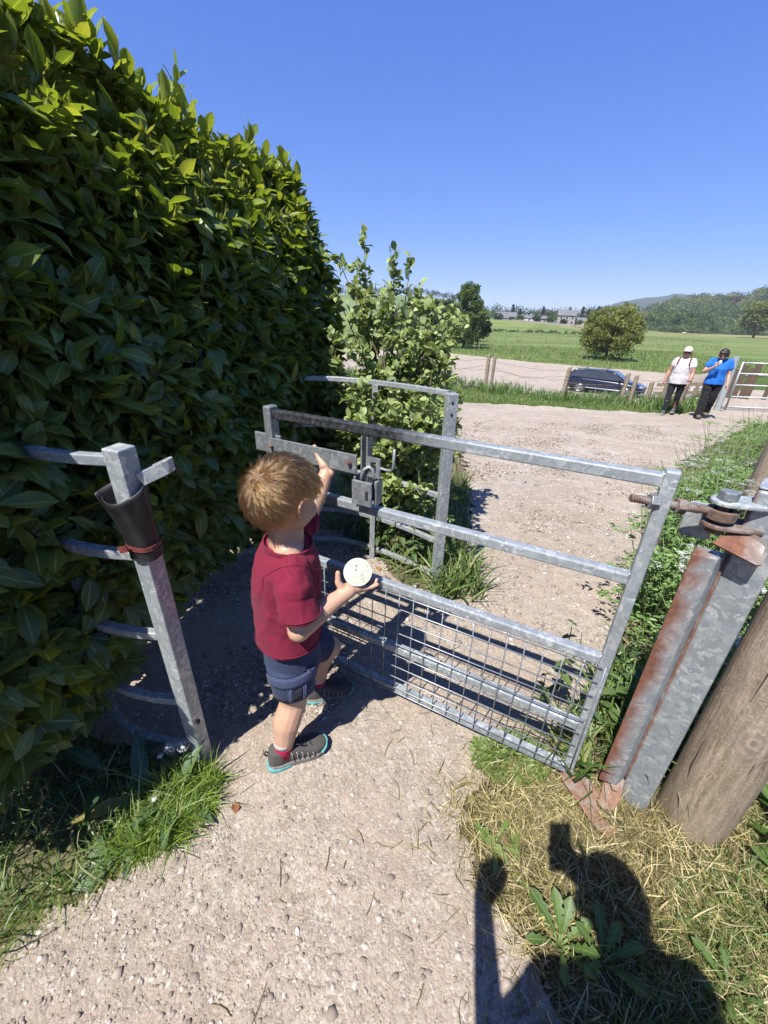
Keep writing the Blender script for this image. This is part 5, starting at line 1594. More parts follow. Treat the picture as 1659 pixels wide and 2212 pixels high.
blob('hair', hb, M['hair_blonde'], wa, 0.006, 3, folds(4, 0.004, 30, (0, 0, 1), 0.2), local=True)
for sx in (-1, 1):
    MB().ribbon_bar([(0.115 * sx, 0.0, 1.40), (0.120 * sx, 0.10, 1.345), (0.125 * sx, 0.165, 1.26), (0.140 * sx, 0.155, 1.17), (0.165 * sx, 0.08, 1.10)], 0.035, 0.008).build('rucksack_strap', M['strapcloth'], wa, local=True)
MB().tube([(-0.2435, 0.145, 0.872), (-0.241, 0.157, 0.850)], 0.033, 14).build('watch', M['dark'], wa, local=True)
for an, tw in ((JA['anr'], 0.16), (JA['anl'], 0.14)):
    add_shoe_root = Vector(an)
    u_ = MB()
    x_, y_, z_ = an
    zb = 0.0 if z_ < 0.1 else 0.03
    u_.ell((x_, y_ + 0.06, zb + 0.055), (0.047, 0.125, 0.045)).ell((x_, y_ - 0.01, zb + 0.085), (0.045, 0.055, 0.05))
    blob('trainer', u_, M['trainer'], wa, 0.006, 3, local=True)
    MB().ell((x_, y_ + 0.06, zb + 0.018), (0.052, 0.138, 0.020)).build('trainer_sole', M['trainer_pale'], wa, smooth=True, local=True)

# woman in the blue t-shirt eating an ice cream
wb = thing('person', 'woman in bright blue t-shirt and black trousers, head bowed to eat an ice cream', 'woman', (7.92, 10.42, zt(7.92, 10.42)), face_az(7.92, 10.42, 10))
JB = dict(head=(0.02, 0.13, 1.50), neck=(0, 0.02, 1.395), shr=(0.185, 0.01, 1.35), shl=(-0.185, 0.01, 1.35), elr=(0.285, 0.10, 1.10), ell=(-0.235, 0.02, 1.06), wrr=(0.135, 0.29, 1.235), wrl=(-0.245, 0.14, 0.84),
          hpr=(0.095, 0, 0.87), hpl=(-0.095, 0, 0.87), knr=(0.10, 0.10, 0.47), knl=(-0.09, -0.02, 0.47), anr=(0.10, 0.14, 0.09), anl=(-0.08, -0.20, 0.12), hdr=(-0.5, 0.35, 0.75), pnr=(-0.2, -1, 0.3), thr=(0.7, 0, 0.6), cur=(45, 48, 50, 52), pnl=(1, 0.2, 0), turn=0.25)
bb, Pb, Mb_ = adult(wb, JB, M['skin_b'], 0.116, 1.0, 0.42)
face_parts(Pb, Mb_, 0.116, bb, local=True)
tee(wb, M['blue_cloth'], JB, [(0, 0.01, 0.82, 0.20, 0.15), (0, 0.01, 0.92, 0.195, 0.15), (0, 0.02, 1.05, 0.17, 0.14), (0, 0.035, 1.18, 0.18, 0.145), (0, 0.02, 1.30, 0.19, 0.115), (0, 0.01, 1.37, 0.15, 0.08), (0, 0.015, 1.405, 0.10, 0.068)], 0.46, 0.011, 13)
s = MB()
for sd in ('l', 'r'):
    k, an = Vector(JB['kn' + sd]), Vector(JB['an' + sd])
    s.cap(Vector(JB['hp' + sd]), k, 0.108, 0.083)
    s.cap(k, an + Vector((0, 0.0, 0.02)), 0.083, 0.088)
s.ell((0, 0, 0.88), (0.18, 0.13, 0.14))
blob('trousers', s, M['black_cloth'], wb, 0.009, 4, folds(29, 0.012, 8, (1, 0, 0.3), 0.6), local=True)
hb = MB()
hb.ell(Pb(0, -0.16, 0.26), (0.86 * 0.116, 0.96 * 0.116, 0.84 * 0.116), Mb_)
for sx in (-1, 1): hb.ell(Pb(0.70 * sx, -0.30, -0.05), (0.024, 0.055, 0.06), Mb_)
hb.ell(Pb(0.3, 0.45, 0.62), (0.05, 0.05, 0.035), Mb_).ell(Pb(-0.2, 0.5, 0.62), (0.06, 0.05, 0.035), Mb_)
blob('hair', hb, M['hair_brown'], wb, 0.006, 3, folds(6, 0.006, 25, (0, 0, 1), 0.4), local=True)
sunglasses(Pb, Mb_, 0.116, wb)
for an in (JB['anr'], JB['anl']):
    u_ = MB()
    x_, y_, z_ = an
    zb = 0.0 if z_ < 0.1 else 0.025
    u_.ell((x_, y_ + 0.065, zb + 0.058), (0.05, 0.13, 0.05)).ell((x_, y_ - 0.01, zb + 0.095), (0.048, 0.06, 0.06))
    blob('boot', u_, M['boot'], wb, 0.006, 3, local=True)
    MB().ell((x_, y_ + 0.065, zb + 0.018), (0.054, 0.142, 0.020)).build('boot_sole', M['rubber'], wb, smooth=True, local=True)
mwb = Matrix.Translation(wb.location) @ Matrix.Rotation(wb.rotation_euler.z, 4, 'Z')
ic = mwb @ Vector((0.075, 0.345, 1.335))
cone = thing('ice_cream', 'small white ice cream held up to her mouth by the woman in blue', 'ice cream', tuple(ic))
MB().ell((0, 0, 0.012), (0.034, 0.034, 0.036)).build('scoop', M['ice'], cone, smooth=True, local=True)
MB().tube([(0, 0, -0.05), (0, 0, -0.005)], [0.022, 0.032], 14).build('cup', M['paper'], cone, local=True)

# the photographer, whose shadow falls on the grass: stands behind the camera
ph = thing('person', 'photographer holding up a phone, seen in the photo only by the shadow on the grass', 'photographer', (0.10, -0.30, 0))
JP = dict(head=(-0.015, 0.10, 1.585), neck=(0, 0.0, 1.44), shr=(0.19, 0.0, 1.37), shl=(-0.17, 0.02, 1.36), elr=(0.23, 0.12, 1.20), ell=(-0.205, 0.065, 1.00), wrr=(-0.02, 0.215, 1.44), wrl=(-0.262, 0.250, 1.25),
          hpr=(0.10, -0.02, 0.88), hpl=(-0.10, -0.02, 0.88), knr=(0.11, -0.01, 0.48), knl=(-0.11, -0.01, 0.48), anr=(0.12, -0.04, 0.09), anl=(-0.12, -0.04, 0.09), hdr=(-0.6, 0.25, 0.7), pnr=(-0.2, 1, 0), thr=(0, 0, 1), hdl=(0.05, 0.1, 1), pnl=(0, 1, 0), thl=(1, 0, 0), cul=(60, 60, 60, 60), cur=(40, 42, 44, 46))
bp, Pp, Mp = adult(ph, JP, M['skin_b'], 0.118, 0.86)
face_parts(Pp, Mp, 0.118, bp, local=True)
tee(ph, M['navy'], JP, [(0, 0, 0.82, 0.19, 0.14), (0, 0.0, 1.0, 0.175, 0.135), (0, 0.01, 1.2, 0.185, 0.135), (0, 0.0, 1.33, 0.19, 0.11), (0, 0.0, 1.40, 0.15, 0.08), (0, 0.0, 1.445, 0.09, 0.065)], 0.5, 0.008, 41)
s = MB()
for sd in ('l', 'r'):
    k = Vector(JP['kn' + sd])
    s.cap(Vector(JP['hp' + sd]), k, 0.105, 0.075)
    s.cap(k, Vector(JP['an' + sd]) + Vector((0, 0, 0.03)), 0.075, 0.06)
s.ell((0, -0.02, 0.88), (0.18, 0.13, 0.13))
blob('trousers', s, M['black_cloth'], ph, 0.010, 4, folds(49, 0.005, 8), local=True)
hb = MB()
hb.ell(Pp(0, -0.16, 0.28), (0.84 * 0.118, 0.96 * 0.118, 0.80 * 0.118), Mp)
blob('hair', hb, M['hair_brown'], ph, 0.008, 3, local=True)
for an in (JP['anr'], JP['anl']):
    MB().ell((an[0], an[1] + 0.06, 0.05), (0.048, 0.13, 0.05)).build('boot', M['boot'], ph, smooth=True, local=True)
phone = thing('phone', 'phone held up in front of the photographer\'s face', 'phone', (0.0, -0.02, 1.5))
pm = Matrix((_rt, _up, -_fw)).transposed()
MB().plate(rounded(0.074, 0.150, 0.010), Vector((0, 0, 1.55)) - _fw * 0.012 + _rt * 0.018 - _up * 0.055, _rt, _up, 0.009).build('case', M['phone'], phone, bevel=0.002)
cone2 = thing('ice_cream', 'ice cream tub with a spoon raised in the photographer\'s left hand', 'ice cream', (-0.172, -0.035, 1.32))
MB().tube([(-0.170, -0.035, 1.30), (-0.170, -0.035, 1.35)], [0.026, 0.032], 20).build('cup', M['paper'], cone2)
MB().tube([(-0.170, -0.035, 1.34), (-0.172, -0.025, 1.43)], [0.006, 0.004], 8).build('spoon', M['paper'], cone2)
# ------------------------------------------------------------------ foliage from many leaves
def leaf_meshes(tpl, mat, name='leaf', n=10, seed=0):
    out = []
    r = np.random.default_rng(seed)
    for i in range(n):
        V, F, A = tpl[i % len(tpl)]
        me = np_mesh(name, V, F, True, rnd=np.full(len(V), (i + 0.5) / n), mid=A)
        me.materials.append(mat)
        out.append(me)
    return out
def foliage(parent, tpl, mat, pos, Mx, rnd, single_n, view, name='leaf', mass='foliage', extra=None):
    """the leaves nearest the viewer as objects, the rest joined"""
    pos, rnd = np.asarray(pos), np.asarray(rnd)
    size = np.linalg.norm(Mx[:, :, 1], axis=1)
    score = size / np.linalg.norm(pos - np.array(view), axis=1)
    if extra is not None: score = score * extra
    order = np.argsort(-score)
    top, rest = order[:single_n], order[single_n:]
    ms = leaf_meshes(tpl, mat, name)
    for i in top:
        o = bpy.data.objects.new(name, ms[min(9, int(rnd[i] * 10))])
        COL.objects.link(o)
        o.parent = parent
        o.matrix_parent_inverse = basis(parent).inverted()
        m4 = Matrix(Mx[i].tolist()).to_4x4()
        m4.translation = Vector(pos[i])
        o.matrix_basis = m4
    VV, FF, RR, AA = [], [], [], []
    off = 0
    for t, (V, F, A) in enumerate(tpl):
        i = rest[t::len(tpl)]
        if len(i) == 0: continue
        v, f = scatter(V, F, pos[i], Mx[i])
        VV.append(v); FF.append(f + off); RR.append(np.repeat(rnd[i], len(V))); AA.append(np.tile(A, len(i)))
        off += len(v)
    o = link(mass, np_mesh(mass, np.concatenate(VV), np.concatenate(FF), True, rnd=np.concatenate(RR), mid=np.concatenate(AA)), mat, parent)
    return props(o, kind='stuff')

# ------------------------------------------------------------------ laurel hedge
hedge = thing('laurel_hedge', 'tall dark laurel hedge along the left side, sunlit along its top edge', 'hedge', (-0.95, 1.0, 0))
LAUREL = [leaf_tpl([0.02, 0.11, 0.185, 0.225, 0.225, 0.15, 0.01], f, d, w) for f, d, w in ((0.10, 0.10, 0.010), (0.22, 0.22, 0.015), (0.05, 0.05, 0.012), (0.16, 0.34, 0.018), (0.28, -0.08, 0.010))]
YOUNG = [leaf_tpl([0.02, 0.11, 0.14, 0.01], 0.3, d) for d in (-0.2, 0.1, -0.35)]
HD = np.array([0.2588, 0.9659])
HNRM = np.array([0.9659, -0.2588])
HZ = 2.25
def hedge_pt(s, z):
    """s metres along the face from (-0.95,1); rounded far corner at s=1.95; returns point, outward normal"""
    S1, RC = 2.24, 0.22
    s = np.asarray(s, float); z = np.asarray(z, float)
    th = np.clip((s - S1) / RC, 0, np.pi / 2)
    s3 = np.maximum(s - S1 - RC * np.pi / 2, 0)
    base = np.array([-0.95, 1.0])[None] + HD[None] * np.minimum(s, S1)[:, None] + RC * (HD[None] * np.sin(th)[:, None] - HNRM[None] * (1 - np.cos(th))[:, None]) - HNRM[None] * s3[:, None]
    n2 = HNRM[None] * np.cos(th)[:, None] + HD[None] * np.sin(th)[:, None]
    lowz = np.where(s < 0.12, 0.60, 0.80)
    off = -0.30 * np.clip((lowz - z) / 0.6, 0, 1) ** 1.6 - 0.17 * np.clip((z - (HZ - 0.45)) / 0.45, 0, 1) ** 2.2
    off = off - 0.14 * np.clip((z - 1.15) / 1.2, 0, 1)
    off = off + 0.085 * fbm(s * 2.2, z * 2.2, seed=12)
    P = np.stack([base[:, 0] + n2[:, 0] * off, base[:, 1] + n2[:, 1] * off, z], 1)
    nz = np.clip((z - (HZ - 0.5)) / 0.5, 0, 1) - 0.5 * np.clip((0.6 - z) / 0.6, 0, 1)
    N = np.stack([n2[:, 0], n2[:, 1], nz], 1)
    return P, N / np.linalg.norm(N, axis=1, keepdims=True)
def zlow(s): return 0.07 + 0.17 * sm((s - 0.10) / 0.5) + 0.06 * fbm(s * 5, s * 0, seed=33)
rng = np.random.default_rng(42)
N_ = 5600
s = -0.49 + 4.5 * rng.random(N_)
z = 0.1 + (HZ - 0.08) * rng.random(N_)
keep = z > zlow(s)
s, z = s[keep], z[keep]
P1, N1 = hedge_pt(s, z)
P1 = P1 - N1 * (0.20 * rng.random((len(P1), 1)) ** 1.3)
# top surface
nt_ = 1400
s2 = -0.49 + 3.5 * rng.random(nt_)
P2, N2 = hedge_pt(s2, np.full(nt_, HZ))
back = 0.75 * rng.random(nt_)
back = back - 0.0
P2[:, 0] -= HNRM[0] * back; P2[:, 1] -= HNRM[1] * back
P2[:, 2] += 0.05 * fbm(s2 * 3, back * 3, seed=3) + 0.04
N2 = N2 * 0.25 + np.array([0, 0, 1.0])
N2 /= np.linalg.norm(N2, axis=1, keepdims=True)
SP, SN = np.concatenate([P1, P2]), np.concatenate([N1, N2])
pos, Ms, rn = [], [], []
ypos, yM, yr = [], [], []
tw = MB()
for i, (p, n) in enumerate(zip(SP, SN)):
    # keep the opening of the hoop and post free
    axis = n * 0.70 + np.array([0, 0, 0.60]) + rng.normal(size=3) * 0.36
    axis /= np.linalg.norm(axis)
    a = np.cross(axis, [0.3, 0.2, 1.0]); a /= np.linalg.norm(a)
    b = np.cross(axis, a)
    k = rng.integers(4, 7)
    ph0 = rng.random() * 6.28
    top = p[2] > HZ - 0.45 + 0.25 * rng.random()
    for j in range(k):
        ang = ph0 + j * 2.4
        open_ = 0.75 + 0.55 * rng.random()
        d = axis * math.cos(open_) + (a * math.cos(ang) + b * math.sin(ang)) * math.sin(open_)
        d = d + np.array([0, 0, -0.10]) * (0 if top else 1.5)
        nr = axis * 0.8 + np.array([0, 0, 0.5]) - d * 0.2 + rng.normal(size=3) * 0.18
        L = (0.066 + 0.064 * rng.random()) * (0.85 if top else 1.0)
        pos.append(p - axis * 0.015 * j + d * 0.006)
        Ms.append((d, nr, L))
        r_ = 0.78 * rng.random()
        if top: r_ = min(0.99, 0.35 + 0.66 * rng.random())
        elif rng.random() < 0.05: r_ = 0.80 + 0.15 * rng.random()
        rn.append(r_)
    if rng.random() < (0.8 if top else 0.5):
        for j in range(rng.integers(2, 5)):
            ang = ph0 + j * 2.1
            d = axis * 0.5 + np.array([0, 0, 0.7]) + (a * math.cos(ang) + b * math.sin(ang)) * 0.30
            ypos.append(p + axis * 0.010)
            yM.append((d, axis + (a * math.cos(ang) + b * math.sin(ang)), 0.030 + 0.034 * rng.random()))
            yr.append(rng.random())
# upright sprigs standing out of the top edge
for k in range(95):
    s_ = np.array([-0.42 + 3.1 * rng.random()])
    P, N = hedge_pt(s_, np.array([HZ - 0.10]))
    p = P[0] - np.array([HNRM[0], HNRM[1], 0]) * (0.02 + 0.25 * rng.random()) + np.array([0, 0, 0.10 + 0.10 * rng.random()])
    ax_ = np.array([0.25 * rng.normal() + 0.1, 0.25 * rng.normal(), 1.0])
    for j in range(rng.integers(3, 6)):
        a_ = j * 2.3 + rng.random()
        d = ax_ + 0.65 * np.array([math.cos(a_), math.sin(a_), 0])
        pos.append(p + ax_ * 0.012 * j)
        Ms.append((d, np.array([math.cos(a_), math.sin(a_), 0.5]) * -1 + ax_ * 0.6, 0.06 + 0.045 * rng.random()))
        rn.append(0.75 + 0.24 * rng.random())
def make_M(lst, wf=1.0):
    d = np.array([m[0] for m in lst]); nr = np.array([m[1] for m in lst]); L = np.array([m[2] for m in lst])
    return frames(d, nr) * L[:, None, None]
pos = np.array(pos)
Mx = make_M(Ms)
# leaves must not cover the front post of the hoop
ok = ~((np.hypot(pos[:, 0] + 0.65, pos[:, 1] - 0.96) < 0.20))
CAMP = (0, 0, 1.55)
vis = np.where((pos[:, 1] > 0.75) & (pos[:, 2] < 2.4), 1.0, 0.05)
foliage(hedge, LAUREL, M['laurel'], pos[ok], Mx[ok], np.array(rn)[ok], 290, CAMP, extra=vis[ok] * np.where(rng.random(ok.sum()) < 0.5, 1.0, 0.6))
ypos = np.array(ypos)
yMx = make_M(yM)
foliage(hedge, YOUNG, M['laurel_young'], ypos, yMx, np.array(yr), 0, CAMP, name='young_leaf', mass='young_shoots')
# dark hull added to block light, inner shade put into its colour; stems
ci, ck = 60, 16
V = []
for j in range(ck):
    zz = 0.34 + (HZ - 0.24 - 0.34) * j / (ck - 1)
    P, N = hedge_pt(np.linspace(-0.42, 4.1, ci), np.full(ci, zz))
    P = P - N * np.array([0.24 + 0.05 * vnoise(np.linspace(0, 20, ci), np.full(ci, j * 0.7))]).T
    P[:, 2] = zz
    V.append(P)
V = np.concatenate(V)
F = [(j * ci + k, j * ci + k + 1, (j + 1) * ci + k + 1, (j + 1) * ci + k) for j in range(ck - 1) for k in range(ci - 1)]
link('dark_core_hull', np_mesh('dark_core_hull', V, np.array(F), True), M['core'], hedge)
st = MB()
for k in range(26):
    s_ = -0.36 + 2.36 * k / 25 + 0.05 * rng.normal()
    P, N = hedge_pt(np.array([s_]), np.array([0.7]))
    p = P[0] - N[0] * (0.35 + 0.3 * rng.random())
    st.tube([(p[0] - 0.05, p[1], -0.03), (p[0] + 0.02 * rng.normal(), p[1] + 0.02 * rng.normal(), 0.35), (p[0] + 0.08 * rng.normal(), p[1] + 0.06 * rng.normal(), 0.95)], [0.022, 0.016, 0.010], 7)
st.build('stems', M['bark'], hedge, smooth=True)

# ------------------------------------------------------------------ goat willow bush behind the hoop
bush = thing('willow_bush', 'pale green goat willow bush growing through the far end of the gate hoop', 'bush', (0.05, 3.05, 0))
WILLOW = [leaf_tpl([0.02, 0.23, 0.33, 0.27, 0.01], f, d, 0.02) for f, d in ((0.12, 0.12), (0.25, 0.25), (0.05, -0.1), (0.18, 0.35))]
rng = np.random.default_rng(77)
tips = [(-0.30, 2.95, 2.10), (-0.18, 3.05, 2.28), (0.02, 3.02, 2.16), (0.18, 3.08, 2.10), (0.30, 3.1, 1.90), (0.52, 3.15, 1.72), (0.66, 3.2, 1.78), (0.60, 3.0, 1.45), (0.40, 2.9, 1.55), (-0.35, 2.75, 1.55), (-0.15, 2.7, 1.45), (0.1, 2.72, 1.40),
        (0.3, 2.7, 1.22), (0.5, 2.8, 1.20), (0.42, 2.65, 0.95), (0.2, 2.6, 0.9), (0.0, 2.65, 1.05), (-0.25, 2.75, 1.1), (0.36, 2.62, 0.62), (0.15, 2.68, 0.55), (-0.05, 2.75, 0.75), (-0.1, 3.4, 1.7), (0.3, 3.4, 1.5), (0.0, 3.3, 1.3), (0.28, 2.52, 0.80), (0.46, 2.6, 1.12), (0.22, 2.52, 1.10), (0.04, 2.56, 1.18), (0.55, 3.0, 1.70), (0.72, 3.2, 1.55), (0.45, 2.75, 1.35), (-0.30, 2.8, 1.85), (-0.05, 2.85, 1.75), (0.18, 2.9, 1.70), (-0.38, 2.9, 1.3), (-0.3, 2.8, 0.9), (0.34, 2.58, 0.98), (0.12, 2.6, 0.75), (0.50, 2.75, 0.75), (0.40, 2.85, 1.75), (-0.15, 3.1, 1.95), (0.62, 3.05, 1.2), (0.08, 2.40, 1.0), (0.18, 2.38, 0.8), (-0.06, 2.42, 1.12), (0.02, 2.44, 0.7), (0.30, 2.42, 1.02), (-0.12, 2.36, 1.25), (0.10, 2.30, 1.12), (0.24, 2.28, 0.92), (-0.02, 2.32, 0.85), (0.16, 2.26, 0.62), (0.34, 2.34, 1.18), (-0.20, 2.46, 0.95)]
pos, Ms, rn = [], [], []
bb_ = MB()
for ti, tip in enumerate(tips):
    tip = np.array(tip)
    tip[2] = 0.75 + (tip[2] - 0.75) * 0.77 if tip[2] > 0.75 else tip[2]
    if tip[0] > 0: tip[0] *= 0.62
    base = np.array([0.05 + 0.10 * rng.normal(), 3.05 + 0.08 * rng.normal(), 0.0])
    midp = base * 0.45 + tip * 0.55 + np.array([0.06 * rng.normal(), 0.06 * rng.normal(), 0.10])
    line = [tuple(base), tuple(base * 0.7 + midp * 0.3 + np.array([0, 0, 0.06])), tuple(midp), tuple(tip)]
    bb_.tube(line, [0.014, 0.011, 0.007, 0.003], 6)
    nb = 13
    for j in range(nb):
        t = 0.22 + 0.78 * j / (nb - 1)
        q = (base * (1 - t) + tip * t) * (1 - 0.4 * t * (1 - t) * 2) + midp * (0.4 * t * (1 - t) * 2) if False else np.array(line[2]) * (2 * t * (1 - t)) + base * (1 - t) ** 2 + tip * t ** 2
        sd = rng.normal(size=3); sd[2] = abs(sd[2]) * 0.6; sd /= np.linalg.norm(sd)
        LL = (0.16 + 0.20 * rng.random()) * (1.05 - 0.4 * t) if j < nb - 1 else 0.10
        if j == nb - 1: sd = (tip - midp) / np.linalg.norm(tip - midp)
        e = q + sd * LL
        bb_.tube([tuple(q), tuple(e)], [0.003, 0.0012], 4)
        nl = 23 if j < nb - 1 else 15
        for m_ in range(nl):
            u = (m_ + 0.5 + 0.4 * rng.random()) / nl
            lp_ = q + sd * LL * u + 0.012 * rng.normal(size=3)
            d = sd * 0.5 + rng.normal(size=3) * 0.6 + np.array([0, 0, 0.05])
            pos.append(lp_)
            Ms.append((d, np.array([0, -0.15, 1.0]) + rng.normal(size=3) * 0.5, 0.034 + 0.034 * rng.random()))
            rn.append(float(np.clip(0.5 + 0.28 * rng.normal() + 0.2 * (u - 0.5), 0, 0.99)))
bb_.build('branches', M['twig'], bush, smooth=True)
foliage(bush, WILLOW, M['willow'], np.array(pos), make_M(Ms), rn, 290, CAMP)

# ------------------------------------------------------------------ nettles, docks and other weeds
NET = [leaf_tpl([0.03, 0.30, 0.27, 0.24, 0.15, 0.01], 0.12, 0.25, 0.03), leaf_tpl([0.03, 0.26, 0.25, 0.20, 0.12, 0.01], 0.2, 0.4, 0.03)]
net_ms = leaf_meshes(NET, M['nettle'], 'leaf', 10)
weed_ms = leaf_meshes([leaf_tpl([0.02, 0.20, 0.26, 0.16, 0.01], 0.15, 0.3, 0.03), leaf_tpl([0.02, 0.14, 0.20, 0.14, 0.01], 0.2, 0.5, 0.04)], M['weed'], 'leaf', 10)
dock_ms = leaf_meshes([leaf_tpl([0.03, 0.12, 0.155, 0.16, 0.145, 0.11, 0.06, 0.005], 0.10, 0.30, 0.012), leaf_tpl([0.03, 0.11, 0.15, 0.155, 0.13, 0.09, 0.05, 0.005], 0.16, 0.12, 0.016)], M['dock'], 'leaf', 10)
lobe_ms = leaf_meshes([leaf_tpl([0.03, 0.11, 0.06, 0.16, 0.09, 0.20, 0.11, 0.22, 0.12, 0.01], 0.14, 0.25, 0.012), leaf_tpl([0.03, 0.08, 0.05, 0.13, 0.08, 0.17, 0.12, 0.18, 0.15, 0.01], 0.2, 0.45, 0.015)], M['weed'], 'leaf', 10)
_vr = np.random.default_rng(9)
def put_leaf(parent, me, p, d, nr, L, wide=1.0):
    o = bpy.data.objects.new('leaf', me)
    COL.objects.link(o)
    o.parent = parent
    f = frames(np.array([d]), np.array([nr]))[0] * L
    f[:, 0] *= wide
    m4 = Matrix(f.tolist()).to_4x4()
    m4.translation = Vector(p)
    o.matrix_basis = m4
    return o
def nettle(x, y, h, label, group, ms=net_ms, name='nettle', cat='nettle', pairs=None, lean=(0, 0), L0=0.075):
    root = thing(name, label, cat, (x, y, tz(x, y)), group=group)
    lx_, ly_ = lean[0] + 0.06 * _vr.normal(), lean[1] + 0.06 * _vr.normal()
    MB().tube([(0, 0, -0.02), (lx_ * 0.3 * h, ly_ * 0.3 * h, 0.5 * h), (lx_ * h, ly_ * h, h)], [0.0038, 0.003, 0.0015], 5).build('stem', M['stem'], root, smooth=True, local=True)
    n = pairs or max(3, int(h / 0.075))
    for j in range(n):
        t = 0.22 + 0.78 * j / (n - 1)
        a0 = j * 1.5708 + _vr.random() * 0.5
        for sgn in (0, math.pi):
            a = a0 + sgn
            d = np.array([math.cos(a), math.sin(a), 0.15 - 0.35 * (1 - t)])
            L = L0 * (1.15 - 0.75 * t ** 2) * (0.8 + 0.4 * _vr.random())
            put_leaf(root, ms[_vr.integers(10)], (lx_ * h * t * t, ly_ * h * t * t, h * t), d, np.array([0.1 * _vr.normal(), 0.1 * _vr.normal(), 1]), L)
    return root
GN_ = 'nettles under the hoop'
for i, (x, y, h) in enumerate(((0.24, 2.36, 0.72), (0.12, 2.44, 0.62), (0.30, 2.30, 0.45), (0.05, 2.52, 0.80), (0.20, 2.28, 0.33), (0.38, 2.36, 0.55), (-0.05, 2.5, 0.42), (0.28, 2.45, 0.86))):
    nettle(x, y, h, 'leafy green nettle growing at the foot of the far hoop post and bush', GN_)
for i, (x, y, h) in enumerate(((1.02, 1.18, 0.40), (0.93, 1.14, 0.33), (1.10, 1.10, 0.48), (0.86, 1.16, 0.28), (1.02, 1.32, 0.44), (1.18, 1.30, 0.55), (0.96, 1.05, 0.25), (1.22, 1.16, 0.52))):
    nettle(x, y, h, 'broad leaved green nettle between the mesh gate and the hinge post', 'nettles beside the hinge post', L0=0.085)
nettle(0.80, 1.30, 0.47, 'dark young nettle standing alone on the gravel behind the mesh', None, L0=0.06)
nettle(0.72, 1.28, 0.20, 'small nettle low behind the lower gate rails', None, L0=0.06)

def dock(x, y, leaves, label, group=None, ms=None):
    ms = ms or dock_ms
    root = thing('dock_plant', label, 'dock plant', (x, y, tz(x, y)), group=group)
    for a, el, L, wd, mi in leaves:
        d = np.array([math.cos(R(a)) * math.cos(R(el)), math.sin(R(a)) * math.cos(R(el)), math.sin(R(el))])
        p0 = d * 0.03
        put_leaf(root, ms[mi], tuple(p0 + np.array([0, 0, 0.015])), d, np.array([-d[0] * 0.5, -d[1] * 0.5, 1.0]), L, wd)
        MB().tube([(0, 0, 0), tuple(p0 + np.array([0, 0, 0.014]))], 0.004, 5).build('leaf_stalk', M['stem'], root, smooth=True, local=True)
    return root
dock(-0.80, 0.84, ((258, 5, 0.30, 1.0, 2), (285, 14, 0.20, 0.8, 4), (212, 18, 0.19, 0.9, 9), (120, 40, 0.20, 0.9, 1)), 'dock plant with one very large dark leaf and one orange leaf, under the hedge')
dock(-0.70, 0.86, ((330, 18, 0.17, 1.0, 6), (288, 22, 0.20, 0.75, 7), (250, 30, 0.17, 0.8, 5), (60, 45, 0.15, 0.9, 3)), 'dock plant at the edge of the sunlit grass tuft by the left post')
dock(-0.98, 0.92, ((230, 20, 0.18, 0.8, 0), (290, 25, 0.20, 0.8, 1), (20, 35, 0.18, 0.8, 0), (170, 40, 0.2, 0.8, 2)), 'dark dock plant in the shade at the far left')
dock(0.52, 0.50, ((60, 50, 0.085, 1.0, 2), (120, 40, 0.095, 1.0, 1), (20, 45, 0.08, 1.0, 4), (250, 45, 0.075, 1.0, 3), (300, 40, 0.085, 1.0, 0), (180, 35, 0.07, 1.0, 1), (90, 60, 0.09, 1.0, 3), (330, 50, 0.08, 1.0, 2)), 'green leafy weed in the photographer\'s shadow', ms=lobe_ms)
dock(0.62, 0.47, ((80, 50, 0.09, 1.0, 1), (140, 50, 0.08, 1.0, 2), (10, 40, 0.085, 1.0, 3), (310, 40, 0.085, 1.0, 0), (210, 45, 0.08, 1.0, 4), (45, 55, 0.08, 1.0, 2)), 'leafy weed in the shadow near the bottom edge', ms=lobe_ms)
dock(0.44, 0.66, ((75, 10, 0.13, 0.9, 7), (130, 14, 0.12, 0.9, 8), (300, 12, 0.12, 0.8, 7)), 'flat rosette of green leaves at the gravel edge beside the shadow', ms=lobe_ms)
dock(0.39, 0.73, ((45, 30, 0.06, 1.0, 7), (140, 34, 0.05, 1.0, 6), (260, 32, 0.06, 0.9, 7), (330, 32, 0.06, 0.9, 8)), 'small flat rosette where the gravel meets the dry grass', ms=lobe_ms)
for i, (x, y, h) in enumerate(((1.30, 0.72, 0.16), (1.38, 0.80, 0.20), (1.44, 0.68, 0.14), (1.34, 0.90, 0.26), (1.25, 0.63, 0.10), (1.42, 0.98, 0.3))):
    nettle(x, y, h, 'bright serrated weed at the foot of the thick timber post', 'weeds right of the timber post', ms=weed_ms, name='weed', cat='weed', pairs=4, L0=0.10)
for i, (x, y, lab) in enumerate(((1.16, 0.50, 'bright lobed weed near the lower right corner'), (0.92, 0.42, 'lobed weed at the right edge of the photographer\'s shadow'), (1.26, 0.66, 'leafy weed right of the foot of the timber post'))):
    dock(x, y, tuple((a + 17 * i, 30 + 14 * ((a // 60) % 2), 0.045 + 0.018 * ((a // 45) % 3), 1.0, (a // 40 + i) % 8) for a in range(0, 360, 52)), lab, ms=lobe_ms)
